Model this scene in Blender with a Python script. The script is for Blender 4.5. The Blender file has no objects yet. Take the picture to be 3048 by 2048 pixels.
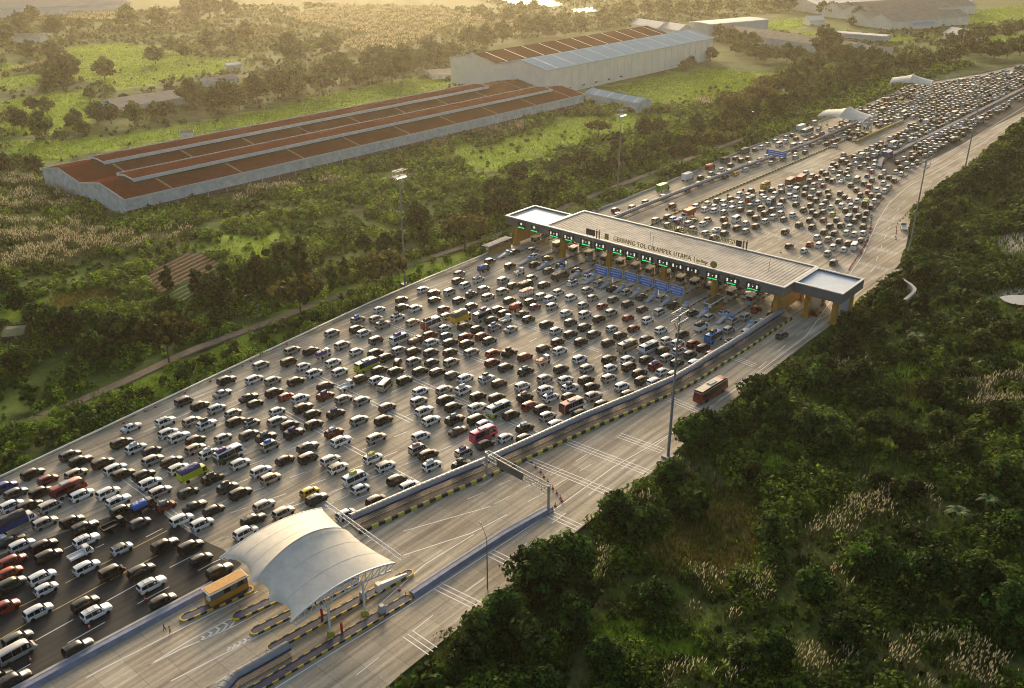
import bpy, bmesh, math, random
import numpy as np
from mathutils import Vector, Matrix
rad = math.radians
rng = np.random.default_rng(7); random.seed(7)
S = bpy.context.scene
# ---------------------------------------------------------------- camera
H, FP, P = 112.0, 2750.0, 0.4415
cam = bpy.data.cameras.new('camera'); co = bpy.data.objects.new('camera', cam); S.collection.objects.link(co)
co.location = (0, 0, H); co.rotation_euler = (math.pi/2-P, 0, 0)
cam.sensor_width = 36; cam.lens = 36*FP/3048; cam.clip_end = 12000; cam.clip_start = 1; S.camera = co
# ---------------------------------------------------------------- world, sun, exposure
SUN_AZ, SUN_EL = -7.0, 13.0          # azimuth from +Y towards +X, elevation
W = bpy.data.worlds.new('World'); S.world = W; W.use_nodes = True
nt = W.node_tree; bg = nt.nodes['Background']
sky = nt.nodes.new('ShaderNodeTexSky'); sky.sky_type = 'NISHITA'; sky.sun_disc = False
sky.sun_elevation = rad(SUN_EL); sky.sun_rotation = rad(SUN_AZ); sky.air_density = 1.0; sky.dust_density = 6.0; sky.ozone_density = 1.0; sky.altitude = 50
nt.links.new(sky.outputs[0], bg.inputs[0]); bg.inputs[1].default_value = 0.15
sl = bpy.data.lights.new('sun', 'SUN'); sl.energy = 2.2; sl.angle = rad(20); sl.color = (1.0, .80, .54)
so = bpy.data.objects.new('sun', sl); S.collection.objects.link(so)
sd = Vector((math.sin(rad(SUN_AZ))*math.cos(rad(SUN_EL)), math.cos(rad(SUN_AZ))*math.cos(rad(SUN_EL)), math.sin(rad(SUN_EL))))
so.rotation_euler = sd.to_track_quat('Z', 'Y').to_euler()
S.view_settings.view_transform = 'Standard'; S.view_settings.look = 'None'; S.view_settings.exposure = 0.74; S.view_settings.gamma = 1
S.render.engine = 'CYCLES'
cy = S.cycles; cy.max_bounces = 5; cy.diffuse_bounces = 2; cy.glossy_bounces = 3; cy.transmission_bounces = 3; cy.volume_bounces = 1; cy.transparent_max_bounces = 6; cy.use_denoising = True; cy.filter_width = 1.0
# ---------------------------------------------------------------- projection helpers (photo pixel -> world)
def G(x, y, z=0.0):
    u = (x-1524)/FP; v = (1024-y)/FP
    dx, dy, dz = u, math.cos(P)+v*math.sin(P), -math.sin(P)+v*math.cos(P)
    t = (z-H)/dz
    return Vector((dx*t, dy*t, z))
def PR(p):
    x, y, z = p[0], p[1], p[2]-H
    f = y*math.cos(P)-z*math.sin(P); u = y*math.sin(P)+z*math.cos(P)
    return 1524+FP*x/f, 1024-FP*u/f
CR = dict(A=(0,1536,3.063),B=(0,1200,3.89),C=(500,1200,3.89),D=(1080,1150,3.89),E=(500,880,3.89),F=(1080,850,3.89),G=(1600,850,3.89),
          H=(1050,600,5.187),I=(1480,600,5.187),J=(1900,700,5.187),K=(1900,500,5.187),L=(2250,450,3.92),M=(2100,200,3.89),N=(2548,150,4.668),
          O=(0,0,2.593),Q=(800,0,2.593),R=(1350,0,2.593),T=(2148,0,2.593),U=(0,450,2.593),V=(1200,1300,2.0967),W=(1948,1200,1.849),X=(2148,700,2.593),Y=(600,1450,3.136),Z=(300,1700,2.334))
def cp(c, x, y):
    a, b, s = CR[c]; return (a+x/s, b+y/s)
def cps(c, pts): return [cp(c, *p) for p in pts]
def az(p, q): d = q-p; return math.degrees(math.atan2(d.x, d.y))
# ---------------------------------------------------------------- materials
MATS = {}
def M(name, col, rough=.6, metal=0., var=0., vs=1., coat=0., bump=0., emit=0., attr=None, rand=0., spec=.5, trans=0., alpha=1.):
    if name in MATS: return MATS[name]
    m = bpy.data.materials.new(name); m.use_nodes = True; t = m.node_tree; b = t.nodes['Principled BSDF']; MATS[name] = m
    b.inputs['Roughness'].default_value = rough; b.inputs['Metallic'].default_value = metal
    b.inputs['Coat Weight'].default_value = coat; b.inputs['Coat Roughness'].default_value = .18; b.inputs['Specular IOR Level'].default_value = spec
    c = tuple(col)+(1,) if len(col) == 3 else col
    src = None
    if attr:
        a = t.nodes.new('ShaderNodeAttribute'); a.attribute_name = attr; src = a.outputs['Color']
    if var > 0 or bump > 0:
        tc = t.nodes.new('ShaderNodeNewGeometry'); n = t.nodes.new('ShaderNodeTexNoise'); n.inputs['Scale'].default_value = vs
        n.inputs['Detail'].default_value = 6; n.inputs['Roughness'].default_value = .65; t.links.new(tc.outputs['Position'], n.inputs['Vector'])
        if var > 0:
            mr = t.nodes.new('ShaderNodeMapRange'); mr.inputs[1].default_value = .25; mr.inputs[2].default_value = .75
            mr.inputs[3].default_value = 1-var; mr.inputs[4].default_value = 1+var; t.links.new(n.outputs[0], mr.inputs[0])
            mx = t.nodes.new('ShaderNodeMix'); mx.data_type = 'RGBA'; mx.blend_type = 'MULTIPLY'; mx.inputs[0].default_value = 1
            mx.inputs[6].default_value = c
            if src: t.links.new(src, mx.inputs[6])
            t.links.new(mr.outputs[0], mx.inputs[7]); src = mx.outputs[2]
        if bump > 0:
            bp = t.nodes.new('ShaderNodeBump'); bp.inputs['Strength'].default_value = bump; t.links.new(n.outputs[0], bp.inputs['Height']); t.links.new(bp.outputs[0], b.inputs['Normal'])
    if rand > 0:
        oi = t.nodes.new('ShaderNodeObjectInfo'); mr = t.nodes.new('ShaderNodeMapRange'); mr.inputs[3].default_value = 1-rand; mr.inputs[4].default_value = 1+rand
        t.links.new(oi.outputs['Random'], mr.inputs[0]); mx = t.nodes.new('ShaderNodeMix'); mx.data_type = 'RGBA'; mx.blend_type = 'MULTIPLY'; mx.inputs[0].default_value = 1
        mx.inputs[6].default_value = c
        if src: t.links.new(src, mx.inputs[6])
        t.links.new(mr.outputs[0], mx.inputs[7]); src = mx.outputs[2]
    if src: t.links.new(src, b.inputs['Base Color'])
    else: b.inputs['Base Color'].default_value = c
    if emit > 0:
        b.inputs['Emission Color'].default_value = c; b.inputs['Emission Strength'].default_value = emit
    if trans > 0:
        tr = t.nodes.new('ShaderNodeBsdfTranslucent'); mxs = t.nodes.new('ShaderNodeMixShader'); mxs.inputs[0].default_value = trans
        if src: t.links.new(src, tr.inputs[0])
        else: tr.inputs[0].default_value = c
        t.links.new(b.outputs[0], mxs.inputs[1]); t.links.new(tr.outputs[0], mxs.inputs[2]); t.links.new(mxs.outputs[0], t.nodes['Material Output'].inputs[0])
    return m
# ---------------------------------------------------------------- mesh helpers
COL = S.collection
class MB:
    def __init__(s): s.v = []; s.f = []; s.m = []
    def add(s, vs, fs, mi=0):
        b = len(s.v); s.v.extend([tuple(v) for v in vs]); s.f.extend([tuple(i+b for i in f) for f in fs]); s.m.extend([mi]*len(fs)); return s
    def box(s, c, d, rz=0., mi=0, top=1.):
        cx, cy_, cz = c; x, y, z = d[0]/2, d[1]/2, d[2]/2; ca, sa = math.cos(rz), math.sin(rz); vs = []
        for k, sc in ((-1, 1), (1, top)):
            for i, j in ((-1,-1),(1,-1),(1,1),(-1,1)):
                px, py = i*x*sc, j*y*sc; vs.append((cx+px*ca-py*sa, cy_+px*sa+py*ca, cz+k*z))
        return s.add(vs, [(3,2,1,0),(4,5,6,7),(0,1,5,4),(1,2,6,5),(2,3,7,6),(3,0,4,7)], mi)
    def prism(s, poly, z0, z1, mi=0):
        n = len(poly); a = sum(poly[i][0]*poly[(i+1)%n][1]-poly[(i+1)%n][0]*poly[i][1] for i in range(n))
        if a < 0: poly = list(reversed(poly))
        vs = [(p[0], p[1], z0) for p in poly]+[(p[0], p[1], z1) for p in poly]
        return s.add(vs, [tuple(reversed(range(n))), tuple(range(n, 2*n))]+[(i, (i+1)%n, n+(i+1)%n, n+i) for i in range(n)], mi)
    def tube(s, p, q, r0, r1=None, n=8, mi=0, caps=True):
        p = Vector(p); q = Vector(q); r1 = r0 if r1 is None else r1
        d = (q-p)
        if d.length < 1e-6: return s
        d.normalize(); a = d.orthogonal().normalized(); b = d.cross(a); vs = []
        for c, r in ((p, r0), (q, r1)):
            for i in range(n):
                t = 2*math.pi*i/n; vs.append(c+a*(r*math.cos(t))+b*(r*math.sin(t)))
        fs = [(i, (i+1)%n, n+(i+1)%n, n+i) for i in range(n)]
        if caps: fs += [tuple(reversed(range(n))), tuple(range(n, 2*n))]
        return s.add(vs, fs, mi)
    def bar(s, p, q, w, h, mi=0):       # box beam between two points
        p = Vector(p); q = Vector(q); d = (q-p).normalized(); side = d.cross(Vector((0,0,1)))
        if side.length < 1e-4: side = Vector((1,0,0))
        side.normalize(); up = side.cross(d); vs = []
        for c in (p, q):
            for i, j in ((-1,-1),(1,-1),(1,1),(-1,1)): vs.append(c+side*(i*w/2)+up*(j*h/2))
        return s.add(vs, [(3,2,1,0),(4,5,6,7),(0,1,5,4),(1,2,6,5),(2,3,7,6),(3,0,4,7)], mi)
    def sweep(s, path, prof, mi=0, closed=True):     # prof: (right offset, z) ; path: (x,y[,z])
        pts = [Vector((p[0], p[1], p[2] if len(p) > 2 else 0)) for p in path]; n = len(pts); k = len(prof); vs = []
        for i in range(n):
            a = pts[max(i-1, 0)]; b = pts[min(i+1, n-1)]; d = (b-a); d.z = 0; d.normalize(); r = Vector((d.y, -d.x, 0))
            for o, z in prof: vs.append(pts[i]+r*o+Vector((0,0,z)))
        fs = []
        for i in range(n-1):
            for j in range(k if closed else k-1):
                jj = (j+1) % k; fs.append((i*k+j, (i+1)*k+j, (i+1)*k+jj, i*k+jj))
        if closed: fs += [tuple(range(k)), tuple(reversed(range((n-1)*k, n*k)))]
        return s.add(vs, fs, mi)
    def mesh(s, name, mats, smooth=False):
        me = bpy.data.meshes.new(name); me.from_pydata(s.v, [], s.f); me.polygons.foreach_set('material_index', s.m)
        if smooth: me.polygons.foreach_set('use_smooth', [True]*len(s.f))
        for m in (mats if isinstance(mats, (list, tuple)) else [mats]): me.materials.append(m)
        me.update(); return me
    def build(s, name, mats, parent=None, smooth=False, **kw):
        o = bpy.data.objects.new(name, s.mesh(name, mats, smooth)); COL.objects.link(o)
        if parent: o.parent = parent
        tag(o, **kw); return o
def tag(o, label=None, cat=None, group=None, kind=None):
    if label: o['label'] = label
    if cat: o['category'] = cat
    if group: o['group'] = group
    if kind: o['kind'] = kind
    return o
def empty(name, loc=(0,0,0), rz=0., **kw):
    o = bpy.data.objects.new(name, None); COL.objects.link(o); o.location = loc; o.rotation_euler = (0, 0, rz); o.empty_display_size = .5; tag(o, **kw); return o
def obj(name, me, parent=None, paint=None, **kw):
    o = bpy.data.objects.new(name, me); COL.objects.link(o)
    if parent: o.parent = parent
    if paint: o.material_slots[0].link = 'OBJECT'; o.material_slots[0].material = paint
    tag(o, **kw); return o
def text_mesh(txt, size, mat, ext=.02, spacing=1.0, align='CENTER', scale_x=1.0):
    cu = bpy.data.curves.new('lettering', 'FONT'); cu.body = txt; cu.size = size; cu.extrude = ext; cu.align_x = align; cu.align_y = 'CENTER'; cu.space_character = spacing; cu.resolution_u = 2
    o = bpy.data.objects.new('lettering', cu); COL.objects.link(o); bpy.context.view_layer.update()
    me = bpy.data.meshes.new_from_object(o.evaluated_get(bpy.context.evaluated_depsgraph_get())); bpy.data.objects.remove(o); bpy.data.curves.remove(cu)
    me.materials.clear(); me.materials.append(mat)
    if scale_x != 1.0: me.transform(Matrix.Scale(scale_x, 4, (1,0,0)))
    return me
def dens(path, step):
    out = []
    for i in range(len(path)-1):
        a = Vector(path[i]); b = Vector(path[i+1]); n = max(1, int((b-a).length/step))
        out += [a.lerp(b, k/n) for k in range(n)]
    return out+[Vector(path[-1])]
def smooth_path(pts, n=6):
    out = []; N = len(pts)
    for i in range(N-1):
        p0, p1, p2, p3 = pts[max(i-1,0)], pts[i], pts[i+1], pts[min(i+2,N-1)]
        for k in range(n):
            t = k/n; out.append(0.5*((2*p1)+(p2-p0)*t+(2*p0-5*p1+4*p2-p3)*t*t+(3*p1-p0-3*p2+p3)*t**3))
    return out+[pts[-1]]
def pip(px, py, poly):
    px = np.asarray(px, float); py = np.asarray(py, float); ins = np.zeros(px.shape, bool); n = len(poly)
    for i in range(n):
        x1, y1 = poly[i][0], poly[i][1]; x2, y2 = poly[(i+1)%n][0], poly[(i+1)%n][1]
        if y1 == y2: continue
        c = ((y1 > py) != (y2 > py)) & (px < (x2-x1)*(py-y1)/(y2-y1)+x1); ins ^= c
    return ins
def vnoise(x, y, seed=0):
    xi = np.floor(x).astype(np.int64); yi = np.floor(y).astype(np.int64); fx = x-xi; fy = y-yi; fx = fx*fx*(3-2*fx); fy = fy*fy*(3-2*fy)
    def h(a, b):
        v = (a*374761393+b*668265263+seed*974634777) & 0x7fffffff; v = ((v ^ (v >> 13))*1274126177) & 0x7fffffff; return ((v ^ (v >> 16)) & 0xffff)/65535.
    return (h(xi, yi)*(1-fx)+h(xi+1, yi)*fx)*(1-fy)+(h(xi, yi+1)*(1-fx)+h(xi+1, yi+1)*fx)*fy
def fbm(x, y, seed=0, o=4):
    s = 0; a = .5; t = 0
    for k in range(o): s = s+a*vnoise(x*2**k, y*2**k, seed+k*17); t += a; a *= .5
    return s/t
# ---------------------------------------------------------------- setting outlines (photo pixels)
LEFT = [(-260,1545),(0,1425),(468,1203),(1100,905),(1420,768),(1560,712),(1769,633),(1900,581),(2174,467),(2365,392),(2548,322),(2640,284),(2700,258),(2794,239),(2912,221),(3048,189),(3200,158),(3500,105)]
RIGHT = [(1000,2180),(1200,2001),(1338,1891),(1739,1562),(1954,1395),(2150,1215),(2330,1075),(2480,960),(2626,847),(2684,777),(2700,719),(2712,640),(2760,575),(2870,512),(2940,447),(2985,402),(3060,350),(3300,232),(3600,140)]
leftw = [G(*p) for p in LEFT]; rightw = [G(*p) for p in RIGHT]
nearw = [G(-900,2300), G(-900,1850)]
ROADPOLY = [(p.x, p.y) for p in leftw]+[(p.x, p.y) for p in reversed(rightw)]+[(p.x, p.y) for p in nearw]
def wpoly(pts): return [tuple(G(*p)[:2]) for p in pts]
LAWN = [wpoly(p) for p in (
 cps('O',[(500,370),(900,320),(1180,360),(1500,440),(1850,440),(1900,520),(1400,600),(950,690),(560,600),(600,470)]),
 cps('O',[(0,480),(180,480),(140,560),(0,575)]), cps('O',[(-100,600),(350,570),(340,660),(0,700)]),
 cps('O',[(0,790),(350,720),(700,700),(760,860),(600,1000),(0,1050)]),
 cps('O',[(0,1090),(600,1080),(1400,980),(2334,800),(2334,890),(1500,1040),(350,1240),(0,1180)]),
 cps('Q',[(-300,900),(600,700),(1100,600),(1550,640),(900,780),(0,930)]),
 cps('R',[(1250,670),(1700,560),(2100,540),(2334,560),(2334,740),(1700,840),(1580,820)]),
 cps('T',[(-200,540),(0,530),(350,560),(560,600),(420,690),(0,790),(-300,850)]),
 cps('R',[(300,1130),(700,950),(950,900),(1700,870),(1720,960),(1300,1020),(950,1090),(700,1250),(250,1330),(-100,1200),(0,1100)]),
 cps('U',[(1580,770),(1900,620),(2100,640),(2100,850),(1850,900)]),
 cps('U',[(0,1180),(480,1130),(500,1220),(250,1290),(0,1260)]),
 cps('T',[(370,150),(620,140),(650,200),(500,240),(340,220)]), cps('T',[(600,240),(850,260),(1500,290),(1400,330),(900,310),(600,300)]),
 cps('T',[(1660,300),(2334,260),(2334,340),(1900,340)]), cps('T',[(2080,60),(2334,40),(2334,160),(1700,200)]),
 cps('W',[(360,190),(480,230),(740,300),(700,400),(500,400)]),
 cps('X',[(1150,960),(1450,900),(1800,1080),(1790,1250),(1550,1340),(1200,1220)]), cps('W',[(-60,1200),(400,1180),(430,1400),(100,1450),(-160,1350)]), cps('V',[(1250,1100),(1500,1050),(1887,1330),(1700,1430),(1300,1300)]),
 cps('X',[(2250,720),(2400,640),(2400,960),(2200,900)]), cps('X',[(1700,520),(2050,480),(2200,560),(1900,700),(1700,640)]),
 cps('Z',[(2480,500),(2600,560)]+[(2600,561)]),
 [(760,1045),(960,925),(1150,835),(1300,775),(1290,760),(1130,815),(780,985),(560,1075),(180,1245),(180,1262),(560,1110)],
 [(1180,840),(1400,745),(1480,715),(1390,775),(1120,892)],
)]
DRY = [wpoly(p) for p in (cps('U',[(430,1120),(950,1040),(980,1110),(520,1230),(300,1290)]), cps('W',[(30,560),(450,400),(720,480),(620,640),(520,880),(30,920)]), cps('X',[(1350,1080),(1700,1150),(1600,1260),(1280,1180)]))]
PLOW = wpoly(cps('U',[(1130,960),(1280,860),(1400,800),(1560,800),(1710,880),(1700,925),(1440,1010),(1250,1110),(1130,1010)]))
CROP = wpoly(cps('U',[(1260,1110),(1440,1015),(1700,930),(1700,1060),(1450,1180)]))
REED = [wpoly(p) for p in (
 cps('U',[(-60,560),(500,540),(900,640),(1430,610),(1430,700),(1000,780),(700,820),(400,900),(100,960),(-60,820)]),
 cps('U',[(-40,180),(180,200),(420,260),(650,330),(560,470),(0,470)]),
 cps('U',[(1750,400),(2000,290),(2334,250),(2334,300),(2000,350),(1850,440)]), cps('Q',[(0,1470),(560,1390),(620,1420),(0,1510)]),
 cps('Q',[(100,130),(500,50),(1250,60),(1600,150),(1950,190),(1950,300),(1400,210),(1000,400),(700,430),(560,330),(800,280),(300,200)]),
 cps('Q',[(1600,980),(1990,960),(1990,1040),(1600,1050)]), cps('R',[(1800,800),(2060,760),(2060,810),(1830,840)]), cps('R',[(950,1430),(1300,1290),(1350,1330),(1000,1440)]),
 cps('O',[(80,540),(500,450),(560,470),(150,560)]), cps('O',[(500,100),(900,60),(960,170),(520,160)]),
 cps('Q',[(1200,1110),(1380,1090),(1380,1160),(1220,1180)]),
 cps('W',[(1060,430),(1540,460),(1570,600),(1450,710),(1100,650),(950,780),(600,800),(700,700),(1040,560)]),
 cps('W',[(200,880),(660,930),(660,1080),(450,1200),(180,1180)]), cps('W',[(1250,1270),(1750,1290),(2034,1500),(2034,1600),(1150,1600)]),
 cps('W',[(700,1280),(1050,1330),(1050,1560),(650,1480)]), cps('W',[(1700,-20),(2060,-20),(2060,140)]), cps('X',[(1800,1000),(2330,1030),(2400,1400),(1880,1350)]),
 cps('X',[(900,960),(1100,950),(1100,1080),(900,1080)]), cps('W',[(80,320),(300,310),(320,460),(100,460)]), cps('V',[(1280,330),(1600,370),(1600,480),(1300,440)]),
 cps('V',[(850,1180),(1130,1200),(1060,1400),(830,1340)]), cps('V',[(330,1200),(470,1200),(430,1440),(310,1400)]), cps('V',[(1120,680),(1280,700),(1280,900),(1140,900)]),
 cps('W',[(960,920),(1090,940),(1080,1180),(970,1180)]), cps('W',[(0,1440),(700,1460),(700,1600),(0,1600)]),
)]
POND = [wpoly(p) for p in (cps('X',[(2140,470),(2250,455),(2500,470),(2500,540),(2240,520)]), cps('R',[(360,-10),(450,-40),(620,-40),(800,15),(850,35),(720,48),(620,45),(480,35)]), cps('R',[(900,70),(1080,55),(1090,85),(950,92)]),
  cps('T',[(1385,490),(1400,462),(1440,470),(1540,470),(1500,482),(1440,500)]), cps('T',[(1510,440),(1530,422),(1570,425),(1565,450)]))]
SAND = [wpoly(cps('X',[(2090,-20),(2400,-60),(2400,110),(2180,90)])), wpoly(cps('X',[(2120,430),(2230,380),(2420,370),(2420,440),(2200,450)]))]
PATH = [(-200,1330),(0,1272),(180,1217),(400,1122),(578,1040),(783,965),(886,926),(988,888),(1080,850),(1166,808),(1300,760),(1500,692),(1774,578),(2006,490),(2250,398)]
TOLL_O = G(1505, 641, 11); TS = Vector((.7594, -.6506, 0)); TT = Vector((.6506, .7594, 0)); TRZ = math.atan2(TS.y, TS.x)
def tl(s, t, z=0.): return Vector((TOLL_O.x, TOLL_O.y, 0))+TS*s+TT*t+Vector((0,0,z))
def tst(p): d = Vector((p.x-TOLL_O.x, p.y-TOLL_O.y, 0)); return d.dot(TS), d.dot(TT)
# ================================================================ GROUND
def colour_mesh(name, V, Fq, C, mat, parent=None, mi=None):
    me = bpy.data.meshes.new(name); V = np.asarray(V, np.float32); Fq = np.asarray(Fq, np.int32); k = Fq.shape[1]
    me.vertices.add(len(V)); me.vertices.foreach_set('co', V.ravel()); me.loops.add(Fq.size); me.loops.foreach_set('vertex_index', Fq.ravel())
    me.polygons.add(len(Fq)); me.polygons.foreach_set('loop_start', np.arange(0, Fq.size, k, dtype=np.int32)); me.polygons.foreach_set('loop_total', np.full(len(Fq), k, np.int32))
    if mi is not None: me.polygons.foreach_set('material_index', np.asarray(mi, np.int32))
    for m in (mat if isinstance(mat, list) else [mat]): me.materials.append(m)
    me.update(); a = me.color_attributes.new('col', 'FLOAT_COLOR', 'POINT'); c = np.ones((len(V), 4), np.float32); c[:, :3] = C; a.data.foreach_set('color', c.ravel())
    o = bpy.data.objects.new(name, me); COL.objects.link(o)
    if parent: o.parent = parent
    return o
def edge_dist(px, py, poly):
    d = np.full(px.shape, 1e9); n = len(poly)
    for i in range(n):
        ax, ay = poly[i]; bx, by = poly[(i+1)%n]; vx, vy = bx-ax, by-ay; L = vx*vx+vy*vy+1e-9
        t = np.clip(((px-ax)*vx+(py-ay)*vy)/L, 0, 1); d = np.minimum(d, np.hypot(px-ax-t*vx, py-ay-t*vy))
    return d
def inside_soft(x, y, poly, w):
    s = np.where(pip(x, y, poly), 1, -1)*edge_dist(x, y, poly); return np.clip(s/w*.5+.5, 0, 1)
def ground_height(x, y):
    ins = pip(x, y, ROADPOLY); d = edge_dist(x, y, ROADPOLY); k = np.clip(d/8, 0, 1)
    right = (~ins) & (np.asarray(x) > -60) & ((np.asarray(x)-(-20))*.72 > (np.asarray(y)-135)*.72-30)
    h = (fbm(x/14., y/14., 3)-.45)*1.6+(fbm(x/3.5, y/3.5, 9)-.5)*.7
    return np.where(ins, -.35, -.3+k*h-np.where(right, k*1.5, 0))
def ground_colour(x, y):
    n1 = fbm(x/18., y/18., 1); n2 = fbm(x/5., y/5., 2); n3 = fbm(x/1.7, y/1.7, 5)
    jx = (fbm(x/9., y/9., 21)-.5)*22; jy = (fbm(x/9., y/9., 22)-.5)*22
    def L(a, b, t): return a*(1-t[..., None])+np.array(b)*t[..., None]
    c = np.zeros(x.shape+(3,))+np.array([.055,.095,.016]); c = L(c, [.10,.15,.020], np.clip((n1-.4)*4, 0, 1)); c = L(c, [.035,.045,.016], np.clip((n2-.5)*5, 0, 1))
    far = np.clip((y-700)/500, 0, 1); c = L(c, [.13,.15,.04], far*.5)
    for p in LAWN: c = L(c, [.25,.37,.016], inside_soft(x+jx, y+jy, p, 5)*(.70+.3*np.clip((n2-.35)*4, 0, 1)))
    c = L(c, [.09,.13,.02], np.clip((n3-.55)*5, 0, 1)*.6)
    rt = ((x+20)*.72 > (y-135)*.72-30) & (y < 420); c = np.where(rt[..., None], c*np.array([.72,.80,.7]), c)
    for p in REED: c = L(c, [.17,.145,.06], inside_soft(x+jx, y+jy, p, 6)*.75)
    for p in DRY: c = L(c, [.15,.115,.03], inside_soft(x+jx*.6, y+jy*.6, p, 5)*.9)
    c = L(c, [.19,.115,.055], inside_soft(x, y, PLOW, 1.5)*.95)
    c = L(c, [.05,.12,.025], inside_soft(x, y, CROP, 1.5)*.9)
    for p in SAND: c = L(c, [.5,.42,.3], inside_soft(x+jx*.3, y+jy*.3, p, 2))
    return np.clip(c, 0.004, 1)*(.85+.3*n3)[..., None]
def terrain(name, x0, x1, y0, y1, step, dz=0., hfun=True):
    xs = np.arange(x0, x1+step*.5, step); ys = np.arange(y0, y1+step*.5, step); X, Y = np.meshgrid(xs, ys)
    x = X.ravel(); y = Y.ravel(); z = (ground_height(x, y) if hfun else np.full(x.shape, -.6))+dz
    if hfun:
        pl = pip(x, y, PLOW) | pip(x, y, CROP); r = math.radians(58); z = np.where(pl, -.1+.28*np.sin((x*math.cos(r)+y*math.sin(r))*2*math.pi/2.6), z)
        for p in POND: z = np.where(pip(x, y, p), -1.2, z)
    nx, ny = len(xs), len(ys); idx = np.arange(nx*ny).reshape(ny, nx)
    F = np.stack([idx[:-1,:-1], idx[:-1,1:], idx[1:,1:], idx[1:,:-1]], -1).reshape(-1, 4)
    return x, y, z, F
gm = M('ground_cover', (.1,.1,.05), rough=.95, attr='col', var=.35, vs=.9, bump=.6, spec=.15)
x, y, z, F_ = terrain('ground', -420, 520, 40, 800, 2.0)
Vn = np.stack([x, y, z], -1); Cn = ground_colour(x, y)
xs2 = np.concatenate([np.arange(-6000, -420, 60), [-420.], np.arange(-400, 520, 20), [520.], np.arange(560, 7000, 60)]); ys2 = np.concatenate([[-400,-100, 40.], np.arange(60, 800, 20), [800.], np.arange(812, 1600, 12), np.arange(1600, 9000, 80)])
X, Y = np.meshgrid(xs2, ys2); fx, fy = X.ravel(), Y.ravel(); nx, ny = len(xs2), len(ys2); idx = np.arange(nx*ny).reshape(ny, nx)
Ff = np.stack([idx[:-1,:-1], idx[:-1,1:], idx[1:,1:], idx[1:,:-1]], -1).reshape(-1, 4)
cx_ = fx[Ff].mean(1); cyy = fy[Ff].mean(1); keep = ~((cx_ > -400) & (cx_ < 500) & (cyy > 60) & (cyy < 780)); Ff = Ff[keep]
fz = np.where((fx >= -420) & (fx <= 520) & (fy >= 40) & (fy <= 800), -1.6, -.4+0*fx)
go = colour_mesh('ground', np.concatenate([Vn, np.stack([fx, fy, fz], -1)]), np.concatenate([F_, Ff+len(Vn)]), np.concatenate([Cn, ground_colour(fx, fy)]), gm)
tag(go, 'green and brown scrub ground around the toll road', kind='structure')
def furrows(name, poly, c0, c1, label, wl=2.6, amp=.28):
    xs = np.arange(min(p[0] for p in poly)-1, max(p[0] for p in poly)+1, .45); ys = np.arange(min(p[1] for p in poly)-1, max(p[1] for p in poly)+1, .9); X, Y = np.meshgrid(xs, ys); x = X.ravel(); y = Y.ravel(); r = math.radians(-22)
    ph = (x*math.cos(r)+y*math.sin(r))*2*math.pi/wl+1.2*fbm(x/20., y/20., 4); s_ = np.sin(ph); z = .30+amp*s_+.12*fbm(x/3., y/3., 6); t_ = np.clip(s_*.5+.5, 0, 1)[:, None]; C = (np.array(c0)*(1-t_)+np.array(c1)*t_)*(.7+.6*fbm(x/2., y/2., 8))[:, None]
    nx, ny = len(xs), len(ys); idx = np.arange(nx*ny).reshape(ny, nx); F = np.stack([idx[:-1,:-1], idx[:-1,1:], idx[1:,1:], idx[1:,:-1]], -1).reshape(-1, 4); k = pip(x[F].mean(1), y[F].mean(1), poly)
    return tag(colour_mesh(name, np.stack([x, y, z], -1), F[k], C, gm), label, kind='structure')
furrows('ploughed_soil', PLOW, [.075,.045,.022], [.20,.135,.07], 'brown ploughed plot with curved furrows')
furrows('crop_rows', CROP, [.05,.05,.02], [.05,.14,.03], 'green crop rows beside the ploughed plot', 2.4, .22)
wm = M('pond_water', (.25,.22,.16), rough=.06, spec=.6, coat=.3)
for i, p in enumerate(POND):
    b = MB(); pts = [Vector((q[0], q[1], 0)) for q in p]; cc = sum(pts, Vector())/len(pts); out = []
    for k, q in enumerate(smooth_path(pts+[pts[0]], 6)[:-1]): out.append((q.x, q.y))
    n = len(out); b.add([(q[0], q[1], -.32) for q in out], [tuple(range(n))]); b.build('pond', wm, kind='structure', label='still pale pond water reflecting the bright sky')
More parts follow.
